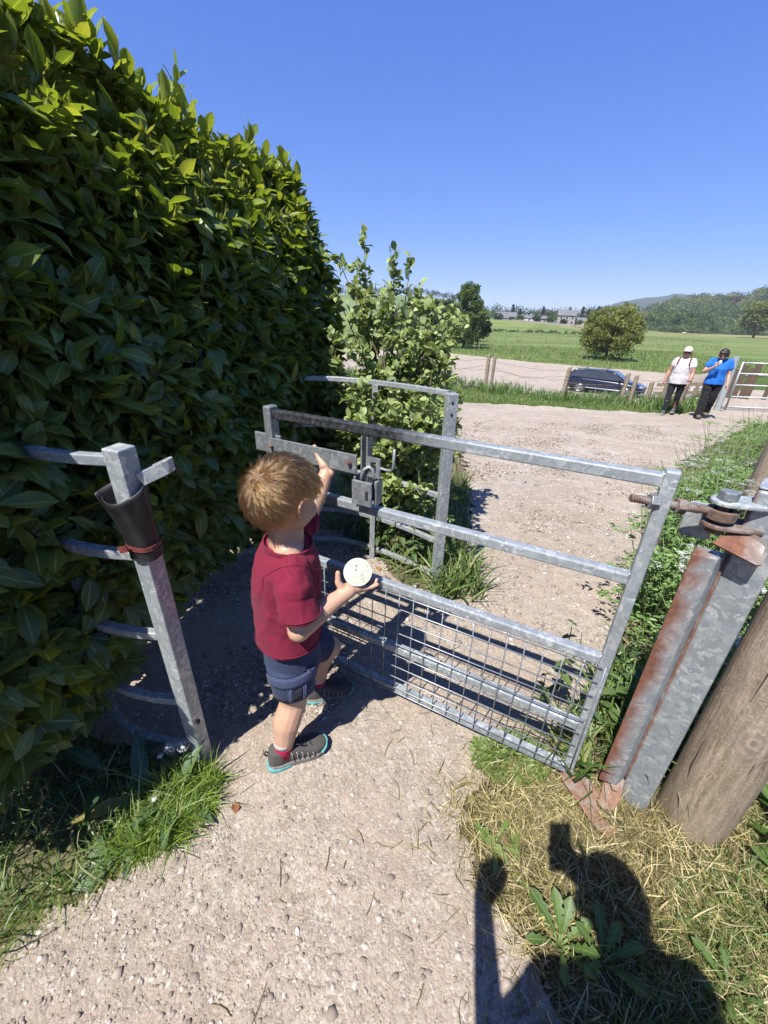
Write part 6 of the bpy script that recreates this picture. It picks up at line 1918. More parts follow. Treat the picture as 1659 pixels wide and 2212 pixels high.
# low green cushion by the gate foot
cush = thing('weed_cushion', 'low bright green cushion of small leaves under the gate on the gravel edge', 'weed', (0.53, 1.02, 0))
rng = np.random.default_rng(3)
n = 900
rr = 0.135 * np.sqrt(rng.random(n)); aa = rng.random(n) * 6.28
pp = np.stack([0.525 + rr * np.cos(aa) * 1.1, 1.03 + rr * np.sin(aa) * 0.75, 0.01 + 0.05 * (1 - rr / 0.14) * rng.random(n) + 0.012 * rng.random(n)], 1)
foliage(cush, [leaf_tpl([0.03, 0.2, 0.22, 0.01], 0.2, 0.2)], M['weed'], pp, frames(np.stack([np.cos(aa) + 0.5 * rng.normal(size=n), np.sin(aa) + 0.5 * rng.normal(size=n), 0.3 + 0.4 * rng.random(n)], 1), np.stack([0.3 * rng.normal(size=n), 0.3 * rng.normal(size=n), np.ones(n)], 1)) * (0.014 + 0.016 * rng.random(n))[:, None, None], 0.2 + 0.8 * rng.random(n), 0, CAMP, mass='small_leaves')

# cow parsley bank on the right
def parsley(x, y, h, seed, label, group, flowers=5, dens=240):
    r = np.random.default_rng(seed)
    root = thing('cow_parsley', label, 'cow parsley', (x, y, tz(x, y)), group=group)
    st, um = MB(), MB()
    pos, Ms = [], []
    for k in range(5):
        a = r.random() * 6.28
        e = np.array([math.cos(a) * (0.10 + 0.22 * r.random()), math.sin(a) * (0.10 + 0.22 * r.random()), h * (0.65 + 0.4 * r.random())])
        m = np.array([e[0] * 0.35, e[1] * 0.35, e[2] * 0.55])
        st.tube([(0, 0, -0.02), tuple(m), tuple(e)], [0.004, 0.003, 0.0015], 5)
        if k < flowers:
            for q in range(7):
                b = r.random() * 6.28
                c = e + np.array([0.030 * math.cos(b), 0.030 * math.sin(b), 0.02 + 0.012 * r.random()])
                st.tube([tuple(e), tuple(c)], 0.0007, 3)
                for w in range(13):
                    o_ = r.normal(size=3) * np.array([0.008, 0.008, 0.003])
                    s_ = 0.0042
                    um.add([c + o_ + np.array(v) * s_ for v in ((-1, 0, 0), (0, -1, 0.2), (1, 0, 0), (0, 1, -0.2))], [(0, 1, 2, 3)])
    for f in range(9):
        a = r.random() * 6.28
        z0 = h * (0.10 + 0.65 * r.random())
        L = 0.16 + 0.16 * r.random()
        d = np.array([math.cos(a), math.sin(a), 0.45 - 0.5 * r.random()])
        d /= np.linalg.norm(d)
        sdv = np.cross(d, [0, 0, 1.0]); sdv /= np.linalg.norm(sdv)
        for j in range(dens // 9):
            t = 0.15 + 0.85 * r.random()
            sgn = r.choice((-1, 1))
            w = 0.5 * L * (1 - t) * r.random() * sgn
            p = np.array([0, 0, z0]) + d * L * t + sdv * w - np.array([0, 0, 0.25 * L * t * t])
            pos.append(p + 0.006 * r.normal(size=3))
            Ms.append((d * 0.8 + sdv * sgn * 0.8 + 0.2 * r.normal(size=3), np.array([0, 0, 1.0]) + 0.35 * r.normal(size=3), 0.020 + 0.024 * r.random()))
    st.build('stems', M['stem'], root, smooth=True, local=True)
    pos = np.array(pos) + np.array([[x, y, tz(x, y)]])
    rn = np.clip(r.random(len(pos)) * 0.7 + 0.3 * r.random(), 0, 0.99)
    foliage(root, [leaf_tpl([0.03, 0.24, 0.16, 0.01], 0.1, 0.2), leaf_tpl([0.02, 0.16, 0.20, 0.01], 0.2, 0.1)], M['parsley'], pos, make_M(Ms), rn, 0, CAMP, mass='feathery_leaves')
    if flowers: props(um.build('flower_heads', M['umbel'], root, local=True), kind='stuff')
for k, (x, y, h) in enumerate(((1.42, 1.72, 0.78), (1.55, 1.80, 0.86), (1.66, 2.00, 0.92), (1.54, 2.05, 0.82), (1.98, 2.22, 0.90), (1.98, 2.0, 0.86), (1.46, 1.50, 0.66), (1.74, 1.66, 0.80))):
    parsley(x, y, h, 900 + k, 'tall cow parsley in flower right behind the gate hinge', 'cow parsley behind the hinge', flowers=5, dens=320)
_pr = np.random.default_rng(15)
pl = []
for k in range(80):
    t = _pr.random()
    yy = 1.15 + 5.2 * t ** 1.5
    edge = np.interp(yy, [1.1, 1.72, 2.72, 3.7, 5.75, 7.6], [0.98, 1.30, 1.98, 2.66, 4.4, 6.4])
    xx = edge + 0.10 + 0.85 * _pr.random() * (0.55 + 0.25 * yy)
    pl.append((xx, yy))
for k, (x, y) in enumerate(pl):
    if math.hypot(x - 1.116, y - 0.85) < 0.22 or math.hypot(x - 0.957, y - 0.917) < 0.2: continue
    hh = (0.42 + 0.34 * _pr.random()) * (1.0 + 0.30 * min(1, max(0, (y - 1.4))))
    parsley(x, y, min(hh, 0.98), 500 + k, 'cow parsley with feathery leaves and white flower heads on the bank right of the path', 'cow parsley on the right bank', flowers=int(_pr.integers(0, 3)), dens=260)

# ------------------------------------------------------------------ grasses
def blade_tpl(bend, w=0.035, n=3):
    V, F = [], []
    for i in range(n + 1):
        t = i / n
        ww = w * (1 - t ** 1.6)
        y = t
        V += [(-ww, bend * t * t, math.sin(t * 1.2) / math.sin(1.2) * (1 - 0.25 * abs(bend) * t)), (ww, bend * t * t, math.sin(t * 1.2) / math.sin(1.2) * (1 - 0.25 * abs(bend) * t))]
    for i in range(n):
        a = 2 * i
        F.append((a, a + 1, a + 3, a + 2))
    return np.array(V), np.array(F), np.zeros(len(V))
BL = [blade_tpl(b, w) for b, w in ((0.15, 0.02), (0.45, 0.025), (0.8, 0.022), (0.3, 0.03), (1.1, 0.02))]
def grass(name, x, y, h, mat, seed, rndf=None, lean=(0, 0), flat=0.25, zoff=0.0, wide=1.0, zs=None):
    r = np.random.default_rng(seed)
    n = len(x)
    a = r.random(n) * 6.28
    up = np.stack([flat * r.normal(size=n) + lean[0], flat * r.normal(size=n) + lean[1], np.ones(n)], 1)
    up /= np.linalg.norm(up, axis=1, keepdims=True)
    sd = np.stack([np.cos(a), np.sin(a), np.zeros(n)], 1)
    xx = np.cross(sd, up); xx /= np.linalg.norm(xx, axis=1, keepdims=True)
    yy = np.cross(up, xx)
    Mx = np.stack([xx * wide, yy, up], 2) * np.asarray(h)[:, None, None]
    zz = (TZ(x, y) if zs is None else zs) + zoff
    P = np.stack([x, y, zz], 1)
    rn = r.random(n) if rndf is None else rndf(x, y, r)
    VV, FF, RR, AA = [], [], [], []
    off = 0
    for t, (V, F, A) in enumerate(BL):
        i = np.arange(t, n, len(BL))
        v, f = scatter(V, F, P[i], Mx[i])
        VV.append(v); FF.append(f + off); RR.append(np.repeat(rn[i], len(V))); AA.append(np.ones(len(v)))
        off += len(v)
    o = link(name, np_mesh(name, np.concatenate(VV), np.concatenate(FF), True, rnd=np.concatenate(RR), mid=np.concatenate(AA)), mat)
    return o
def gstuff(o, label):
    return props(o, label, 'grass', kind='stuff')
def clus(r, n, box, P=None, dens=None):
    x = box[0] + (box[1] - box[0]) * r.random(n)
    y = box[2] + (box[3] - box[2]) * r.random(n)
    k = np.ones(n, bool)
    if P is not None: k &= inpoly(x, y, np.array(P))
    if dens is not None: k &= r.random(n) < dens(x, y)
    return x[k], y[k]
r = np.random.default_rng(31)
# bright tuft at the left post
x, y = clus(r, 9000, (-0.98, -0.50, 0.58, 1.02), [(-0.70, 0.98), (-0.56, 0.92), (-0.56, 0.80), (-0.64, 0.70), (-0.74, 0.66), (-0.84, 0.70), (-0.82, 0.84), (-0.76, 0.94)])
gstuff(grass('post_grass', x, y, 0.035 + 0.075 * r.random(len(x)), M['grass'], 1, lambda x, y, q: 0.15 + 0.65 * q.random(len(x)), lean=(0.25, -0.45), flat=0.35), 'bright green grass tuft at the foot of the left gate post')
x, y = clus(r, 7000, (-1.25, -0.62, 0.25, 0.75), [(-0.66, 0.74), (-0.80, 0.56), (-0.92, 0.44), (-1.05, 0.30), (-1.2, 0.30), (-1.02, 0.55), (-0.86, 0.70), (-0.72, 0.80)])
gstuff(grass('strip_grass', x, y, 0.012 + 0.03 * r.random(len(x)), M['grass'], 2, lambda x, y, q: 0.35 + 0.6 * q.random(len(x)), flat=0.6, lean=(0.2, -0.2)), 'short sunlit grass strip along the left edge of the gravel')
x, y = clus(r, 1500, (-1.3, -0.75, 0.45, 1.2), dens=lambda x, y: ~onpath(x, y))
xa, ya = clus(r, 260, (-0.86, -0.50, 0.60, 1.0), [(-0.70, 0.98), (-0.56, 0.92), (-0.56, 0.80), (-0.64, 0.70), (-0.74, 0.66), (-0.84, 0.70), (-0.82, 0.84), (-0.76, 0.94)])
gstuff(grass('long_grass', xa, ya, 0.10 + 0.09 * r.random(len(xa)), M['verge'], 23, lambda x, y, q: 0.4 + 0.59 * q.random(len(x)), lean=(0.35, -0.5), flat=0.5), 'long thin grass blades arching over the gravel from the tuft')
gstuff(grass('shade_grass', x, y, 0.04 + 0.10 * r.random(len(x)), M['verge'], 3, flat=0.6), 'sparse grass in the shade below the hedge')
# dry grass on the right
DRY = [(0.28, 0.2), (0.26, 0.42), (0.20, 0.56), (0.13, 0.68), (0.13, 0.84), (0.28, 1.04), (0.58, 1.10), (0.80, 1.10), (0.9, 1.0), (1.1, 0.98), (1.6, 1.0), (1.6, 0.2)]
def notposts(x, y): return (np.hypot(x - 1.116, y - 0.85) > 0.105) & (np.hypot(x - 0.957, y - 0.917) > 0.06)
x, y = clus(r, 36000, (0.1, 1.6, 0.2, 1.12), DRY, lambda x, y: notposts(x, y) * np.where(onpath(x, y), 0.07 + 0.25 * onpath(x, y) * (~onpath(x + 0.07, y - 0.02)), np.clip(0.75 + 0.5 * fbm(x * 5, y * 5), 0.2, 1)))
gstuff(grass('dry_grass', x, y, 0.025 + 0.075 * r.random(len(x)) ** 1.5, M['straw'], 4, flat=1.5, zoff=0.004), 'matted dry cut grass around the hinge post')
x, y = clus(r, 19000, (0.35, 1.6, 0.2, 1.1), DRY, lambda x, y: notposts(x, y) * np.clip(0.50 + 1.3 * (x - 0.85) + 1.5 * fbm(x * 4, y * 4, seed=6) - 1.1 * np.exp(-((x - 0.85) / 0.25) ** 2 - ((y - 0.75) / 0.16) ** 2), 0.03, 1))
gstuff(grass('mixed_grass', x, y, 0.03 + 0.07 * r.random(len(x)), M['verge'], 5, lambda x, y, q: 0.2 + 0.75 * q.random(len(x)), flat=0.9), 'green grass growing through the dry grass at lower right')
x, y = clus(r, 900, (0.72, 1.4, 0.95, 1.5), dens=lambda x, y: notposts(x, y) & ~onpath(x, y))
gstuff(grass('gate_foot_grass', x, y, 0.10 + 0.22 * r.random(len(x)), M['verge'], 6, flat=0.35), 'tall grass blades between the gate foot and the hinge post')
x, y = clus(r, 20000, (0.9, 8.5, 1.0, 9.6), dens=lambda x, y: (~onpath(x, y)) * (x < np.interp(y, [1, 2.7, 5.7, 7.6, 9.6], [1.9, 3.9, 6.4, 8.4, 9.8])) * (x > np.interp(y, [1, 2.7, 5.7, 7.6, 9.6], [0.9, 1.8, 4.2, 6.2, 8.4])) * notposts(x, y))
gstuff(grass('bank_grass', x, y, (0.05 + 0.13 * r.random(len(x))) * np.where(y > 4, 0.7, 1.0), M['verge'], 7, flat=0.35, zoff=-0.01), 'rough grass on the bank right of the path')
x, y = clus(r, 14000, (1.4, 6.5, -0.6, 4.5), dens=lambda x, y: (~onpath(x, y)) & notposts(x, y))
gstuff(grass('right_grass', x, y, 0.06 + 0.16 * r.random(len(x)), M['verge'], 27, flat=0.5, wide=1.4), 'rough grass right of the timber post')
# under the bush and hoop
x, y = clus(r, 3200, (-0.5, 1.1, 2.0, 4.5), dens=lambda x, y: (~onpath(x, y)) * 1.0)
gstuff(grass('bush_grass', x, y, 0.06 + 0.18 * r.random(len(x)), M['verge'], 8, flat=0.5), 'grass around the far hoop post and under the willow bush')
x, y = clus(r, 500, (0.32, 0.62, 2.0, 2.5))
gstuff(grass('post_foot_grass', x, y, 0.08 + 0.22 * r.random(len(x)), M['verge'], 18, flat=0.4), 'grass clump at the foot of the far hoop post')
x, y = clus(r, 9000, (-6, 2.2, 4.0, 18), dens=lambda x, y: ~onpath(x, y))
gstuff(grass('side_grass', x, y, 0.10 + 0.25 * r.random(len(x)), M['verge'], 9, flat=0.3), 'rough grass left of the far path behind the bush')
# verge under the post and wire fence
fy = lambda x: np.interp(x, FX, FY)
x = -4 + 14.0 * r.random(26000); y = fy(x) - 2.6 + 2.6 * r.random(26000)
k = ~onpath(x, y, 0.10); x, y = x[k], y[k]
gstuff(grass('verge_turf', x, y, 0.05 + 0.09 * r.random(len(x)), M['verge'], 10, lambda x, y, q: 0.30 + 0.66 * q.random(len(x)), flat=0.5, wide=1.6), 'short sunlit turf between the path and the fence')
x = -4 + 14.2 * r.random(16000); y = fy(x) - 0.9 + 1.7 * r.random(16000)
k = (~onpath(x, y, 0.10)) & (r.random(len(x)) < 0.55 + 0.9 * vnoise(x * 1.2, y * 1.2, seed=3)); x, y = x[k], y[k]
gstuff(grass('fence_grass', x, y, (0.12 + 0.33 * r.random(len(x)) ** 1.4) * np.where((x > 4.6) & (x < 6.8), 0.80, 1.0), M['verge'], 11, lambda x, y, q: np.clip(0.12 + 0.6 * q.random(len(x)) + 0.3 * (q.random(len(x)) < 0.12), 0, 0.99), flat=0.28, wide=1.3), 'tall rough grass along the post and wire fence')
# field edge beyond the car park, meadow tussocks
x = -10 + 62 * r.random(30000); y = 34 + 46 * r.random(30000) ** 1.3
k = ~inpoly(x, y, PARK + 0.0); x, y = x[k], y[k]
gstuff(grass('meadow_grass', x, y, 0.18 + 0.30 * r.random(len(x)), M['field'], 12, flat=0.4, wide=3.0), 'rough meadow grass along the far edge of the car park')
x = -20 + 130 * r.random(26000); y = 76 + 120 * r.random(26000)
k = (x / y < 0.75) & (r.random(len(x)) < 0.5 + 0.8 * vnoise(x * 0.06, y * 0.16, seed=4)); x, y = x[k], y[k]
gstuff(grass('field_tussocks', x, y, 0.18 + 0.25 * r.random(len(x)), M['field'], 13, lambda x, y, q: np.clip(0.5 + 0.5 * vnoise(x * 0.04, y * 0.1, seed=7) + 0.3 * (q.random(len(x)) - 0.5), 0, 0.99), flat=0.5, wide=6.0), 'uneven tussocks across the meadow')
for nm, seed, box, n, h in (('gate_side_grass', 14, (8.4, 14, 10.2, 18), 9000, 0.20),):
    x, y = clus(r, n, box, dens=lambda x, y: ~onpath(x, y, 0.1))
    gstuff(grass(nm, x, y, 0.06 + h * r.random(len(x)), M['verge'], seed, flat=0.4, wide=1.3), 'grass around the far field gate')

# ------------------------------------------------------------------ dandelion clocks, fallen leaves
for i, (x, y, h) in enumerate(((-0.745, 0.955, 0.115), (-0.700, 0.955, 0.130))):
    d = thing('dandelion_clock', ('left', 'right')[i] + ' one of two dandelion clocks beside the left gate post', 'dandelion', (x, y, 0), group='dandelion clocks')
    MB().tube([(0.01, -0.03, 0), (0, -0.01, h * 0.6), (0, 0, h)], 0.0016, 5).build('stem', M['stem'], d, local=True)
    r2 = np.random.default_rng(i)
    f = MB()
    for k in range(110):
        v = Vector(r2.normal(size=3)).normalized()
        e = Vector((0, 0, h)) + v * 0.023
        f.tube([Vector((0, 0, h)), e], 0.00025, 3, False)
        a = v.orthogonal().normalized() * 0.0035
        b = v.cross(a)
        f.add([e + a, e - a, e + b + v * 0.001, e - b], [(0, 2, 1), (0, 1, 3)])
    f.build('seed_head', M['dandelion'], d, local=True)
for i, (x, y, h) in enumerate(((-0.775, 0.93, 0.10), (-0.735, 0.80, 0.075))):
    d = thing('spent_dandelion', ('closed pale dandelion head on a bent stalk above the clocks', 'spent dandelion head lying over the dock leaf')[i], 'dandelion', (x, y, 0))
    MB().tube([(0.02, 0.0, 0), (0.01, 0.0, h * 0.7), (0, 0, h)], 0.0016, 5).build('stem', M['stem'], d, local=True)
    f = MB().ell((0, 0, h), (0.006, 0.006, 0.007))
    for k in range(9):
        a = k * 0.7
        f.tube([(0, 0, h), (0.013 * math.cos(a), 0.013 * math.sin(a), h + 0.006)], [0.0015, 0.0006], 4)
    f.build('seed_head', M['umbel'], d, local=True)
dl_ms = leaf_meshes([leaf_tpl([0.03, 0.25, 0.3, 0.2, 0.01], 0.25, 0.3, 0.08)], M['deadleaf'], 'fallen_leaf', 10)
for i, (x, y, L, rz, lab) in enumerate(((-0.47, 0.80, 0.045, 0.4, 'orange brown curled dead leaf on the gravel near the child\'s heel'), (-0.505, 1.36, 0.05, 1.4, 'rust coloured dead leaf in the hedge shadow behind the child'), (0.62, 1.02, 0.085, 2.6, 'reddish dead leaf stuck by the lowest gate rail'), (-0.02, 2.30, 0.06, 0.2, 'red brown dead leaf lying in the shade behind the gate'))):
    o = link('dead_leaf', dl_ms[2 * i + 1], None)
    o.location = (x, y, tz(x, y) + 0.012)
    o.scale = (L, L, L)
    o.rotation_euler = (0.1, 0.2, rz)
    props(o, lab, 'dead leaf')

# ------------------------------------------------------------------ straw and twigs lying on the path
r = np.random.default_rng(64)
tw = MB()
k = 0
while k < 90:
    x, y = -0.9 + 1.5 * r.random(), 0.32 + 1.3 * r.random()
    if not bool(onpath(np.array([x]), np.array([y]))[0]): continue
    if r.random() > (0.35 + 0.65 * (x > 0.05)): continue
    k += 1
    a = r.random() * 6.28
    L = 0.02 + 0.06 * r.random()
    c = 0.08 * r.normal() * L
    P = [(x + L * t * math.cos(a) - c * (t - t * t) * 4 * math.sin(a), y + L * t * math.sin(a) + c * (t - t * t) * 4 * math.cos(a)) for t in (0, 0.35, 0.7, 1)]
    tw.tube([(p[0], p[1], float(pathz(p[0], p[1])) + 0.0045) for p in P], 0.0007 + 0.0006 * r.random(), 4)
o = tw.build('loose_straw', M['straw'], None)
props(o, 'loose straw and thin twigs scattered on the gravel path', 'straw', kind='stuff')
# ------------------------------------------------------------------ post and wire fence
fence = thing('post_and_wire_fence', 'old post and wire fence with leaning posts between the path and the car park', 'fence', (3.3, 14.2, -0.57))
PST = [(-2.2, 16.8, 1.05, 0.05, 0), (0.6, 15.6, 1.05, 0, 0.02), (3.26, 14.24, 1.10, 0.0, 0.0), (3.44, 14.20, 1.06, 0.01, 0), (5.36, 12.92, 0.92, 0.06, 0), (5.46, 13.06, 0.80, 0.02, 0), (6.90, 12.42, 0.86, 0.03, 0), (7.10, 12.30, 0.82, 0.02, 0), (7.75, 12.55, 0.62, 0, 0), (8.42, 12.12, 0.92, 0.06, 0), (8.52, 12.22, 0.80, 0.09, 0.0)]
_r = np.random.default_rng(4)
ptops = []
for x, y, h, lx_, ly_ in PST:
    n, V, F = 14, [], []
    rad = 0.052 + 0.010 * _r.random()
    for j in range(9):
        t = j / 8
        z = -0.3 + (h + 0.3) * t
        for k in range(n):
            a = 2 * math.pi * k / n
            q = rad * (1 + 0.06 * float(vnoise(2 * math.cos(a) + x, 2 * math.sin(a) + y, z * 2)))
            V.append((x + lx_ * z + q * math.cos(a), y + ly_ * z + q * math.sin(a), tz(x, y) + z + (0.02 * math.cos(a) if j == 8 else 0)))
    for j in range(8):
        for k in range(n): F.append((j * n + k, j * n + (k + 1) % n, (j + 1) * n + (k + 1) % n, (j + 1) * n + k))
    F.append(tuple(8 * n + k for k in range(n)))
    MB().add(V, F).build('post', M['fencewood'], fence, smooth=False)
    ptops.append((x, y, h, lx_, ly_))
runs = [0, 1, 2, 4, 6, 9]
for a, b in zip(runs[:-1], runs[1:]):
    pa, pb = ptops[a], ptops[b]
    for fr, sag in ((0.88, 0.10), (0.72, 0.22), (0.60, 0.06)):
        L = []
        for t in np.linspace(0, 1, 14):
            x, y = pa[0] + (pb[0] - pa[0]) * t, pa[1] + (pb[1] - pa[1]) * t
            z = tz(pa[0], pa[1]) + fr * (pa[2] * (1 - t) + pb[2] * t) - sag * 4 * t * (1 - t) * (0.6 + 0.4 * _r.random()) + 0.012 * _r.normal()
            L.append((x, y - 0.05, z))
        MB().tube(L, 0.0042, 5).build('wire', M['bark'], fence, smooth=True)
    nm = MB()
    d = math.hypot(pb[0] - pa[0], pb[1] - pa[1])
    for k in range(int(d / 0.22)):
        t = (k + 0.5) * 0.22 / d
        x, y = pa[0] + (pb[0] - pa[0]) * t, pa[1] + (pb[1] - pa[1]) * t
        nm.tube([(x, y, tz(x, y) + 0.02), (x + 0.02 * _r.normal(), y, tz(x, y) + 0.5 + 0.04 * _r.normal())], 0.0022, 4)
    for zz in (0.12, 0.24, 0.36, 0.48):
        nm.tube([(pa[0] + (pb[0] - pa[0]) * t, pa[1] + (pb[1] - pa[1]) * t, tz(pa[0], pa[1]) + zz + 0.02 * math.sin(9 * t + zz * 30)) for t in np.linspace(0, 1, 12)], 0.0022, 4)
    nm.build('stock_netting', M['wire'], fence)
MB().tube([(3.0, 14.2, -0.52), (2.75, 14.1, -0.42), (2.5, 14.0, -0.48)], 0.04, 8).build('fallen_stake', M['bark'], fence)

# far field fence of thin stakes
ff = thing('field_fence', 'line of thin pale stakes fencing the meadow beyond the car park', 'fence', (14, 60, -2.67))
for k, (x, y) in enumerate([(13.5, 66), (15.0, 63.5), (16.8, 61.5), (18.6, 59.5), (20.6, 58), (21.8, 56.8), (24.0, 54.5), (32.5, 55.5), (34.0, 52), (38, 49), (42, 47)]):
    MB().tube([(x, y, tz(x, y) - 0.1), (x + 0.08 * _r.normal(), y, tz(x, y) + 1.15 + 0.25 * _r.random())], 0.055, 6).build('stake', M['fencewood' if k != 7 else 'bark'], ff)

# ------------------------------------------------------------------ field gate and posts on the right
gz = tz(9.8, 12.1)
gp2 = thing('steel_gate_post', 'round pale steel gate post just right of the woman in blue', 'gate post', (9.35, 11.82, gz))
MB().tube([(9.35, 11.82, gz - 0.2), (9.35, 11.82, gz + 1.42)], 0.082, 18).build('tube', M['galv_plain'], gp2, smooth=False)
MB().tube([(9.35, 11.82, gz + 1.42), (9.35, 11.82, gz + 1.435)], [0.086, 0.06], 18).build('cap', M['galv'], gp2)
MB().box((9.43, 11.75, gz + 0.10), (0.12, 0.10, 0.05)).build('hinge_lug', M['galv_dull'], gp2, bevel=0.01)
fg = thing('field_gate', 'galvanised seven bar field gate at the right edge behind the path', 'field gate', (9.62, 11.95, gz))
ga, gb = Vector((9.66, 11.92, gz)), Vector((13.0, 11.62, gz))
for z in (0.10, 0.38, 0.70, 1.00, 1.28):
    MB().tube([ga + Vector((0, 0, z)), gb + Vector((0, 0, z))], 0.021, 10).build('bar', M['galv'], fg, smooth=True)
for t in (0, 0.5, 1.0):
    p = ga.lerp(gb, t)
    MB().tube([p + Vector((0, 0, 0.06)), p + Vector((0, 0, 1.31))], 0.024 if t != 0.5 else 0.018, 10).build('upright', M['galv'], fg, smooth=True)
p2 = thing('steel_gate_post', 'leaning square steel post cut by the right edge beside the field gate', 'gate post', (11.1, 11.2, tz(11.1, 11.2)))
MB().bar((11.15, 11.35, gz - 0.1), (11.15, 11.35, gz + 1.0), 0.11, 0.11, up=(0, 1, 0)).build('tube', M['galv'], p2, bevel=0.006)
hur = thing('metal_hurdle', 'pale seven bar gate with a diagonal brace standing further back behind the field gate', 'field gate', (14.5, 19.5, -0.7))
ha, hb_ = Vector((13.0, 18.2, tz(13, 18.2))), Vector((18.5, 18.9, tz(13, 18.2)))
for z in (0.25, 0.45, 0.65, 0.86, 1.08, 1.32):
    MB().tube([ha + Vector((0, 0, z)), hb_ + Vector((0, 0, z))], 0.024, 8).build('bar', M['galv_plain'], hur, smooth=True)
for a, b in ((0.0, 0.0), (0.45, 0.45), (1, 1)):
    MB().tube([ha.lerp(hb_, a) + Vector((0, 0, 0.2)), ha.lerp(hb_, b) + Vector((0, 0, 1.34))], 0.024, 8).build('upright', M['galv_plain'], hur, smooth=True)
for a, b in ((0.25, 0.45), (0.75, 0.45)):
    MB().tube([ha.lerp(hb_, a) + Vector((0, 0, 0.25)), ha.lerp(hb_, b) + Vector((0, 0, 1.3))], 0.018, 8).build('brace', M['galv_plain'], hur, smooth=True)
pk = thing('plank_fence', 'short run of brown upright planks behind the field gate', 'fence', (11.6, 14.2, tz(11.6, 14.2)))
for k, (dx, h, w, ln) in enumerate(((0, 0.92, 0.15, 0.04), (0.20, 1.06, 0.17, 0.05), (0.42, 0.98, 0.13, 0.05), (0.60, 1.10, 0.20, 0.02), (1.15, 0.70, 0.12, 0.03), (1.45, 0.66, 0.12, 0.0), (2.0, 0.78, 0.10, -0.03))):
    x, y = 11.35 + dx, 14.15 - 0.1 * dx
    MB().bar((x, y, tz(x, y) - 0.1), (x + ln, y, tz(x, y) + h), w, 0.05, up=(0, 1, 0)).build('plank', M['plank'], pk, bevel=0.004)
rail_z = tz(9.2, 12.7)
rp = thing('broken_rail_fence', 'low broken timber rails and stakes between the two women', 'fence', (8.6, 12.7, rail_z))
for k, (x, y, h) in enumerate(((8.75, 12.75, 0.78), (9.0, 12.9, 0.70), (9.25, 12.8, 0.62), (8.2, 12.6, 0.9))):
    MB().bar((x, y, rail_z - 0.2), (x + 0.05, y, rail_z + h), 0.09, 0.07, up=(0, 1, 0)).build('stake', M['fencewood'], rp, bevel=0.004)
for z in (0.30, 0.55):
    MB().bar((8.0, 12.68, rail_z + z), (9.6, 12.9, rail_z + z + 0.05), 0.03, 0.09).build('rail', M['fencewood'], rp, bevel=0.003)

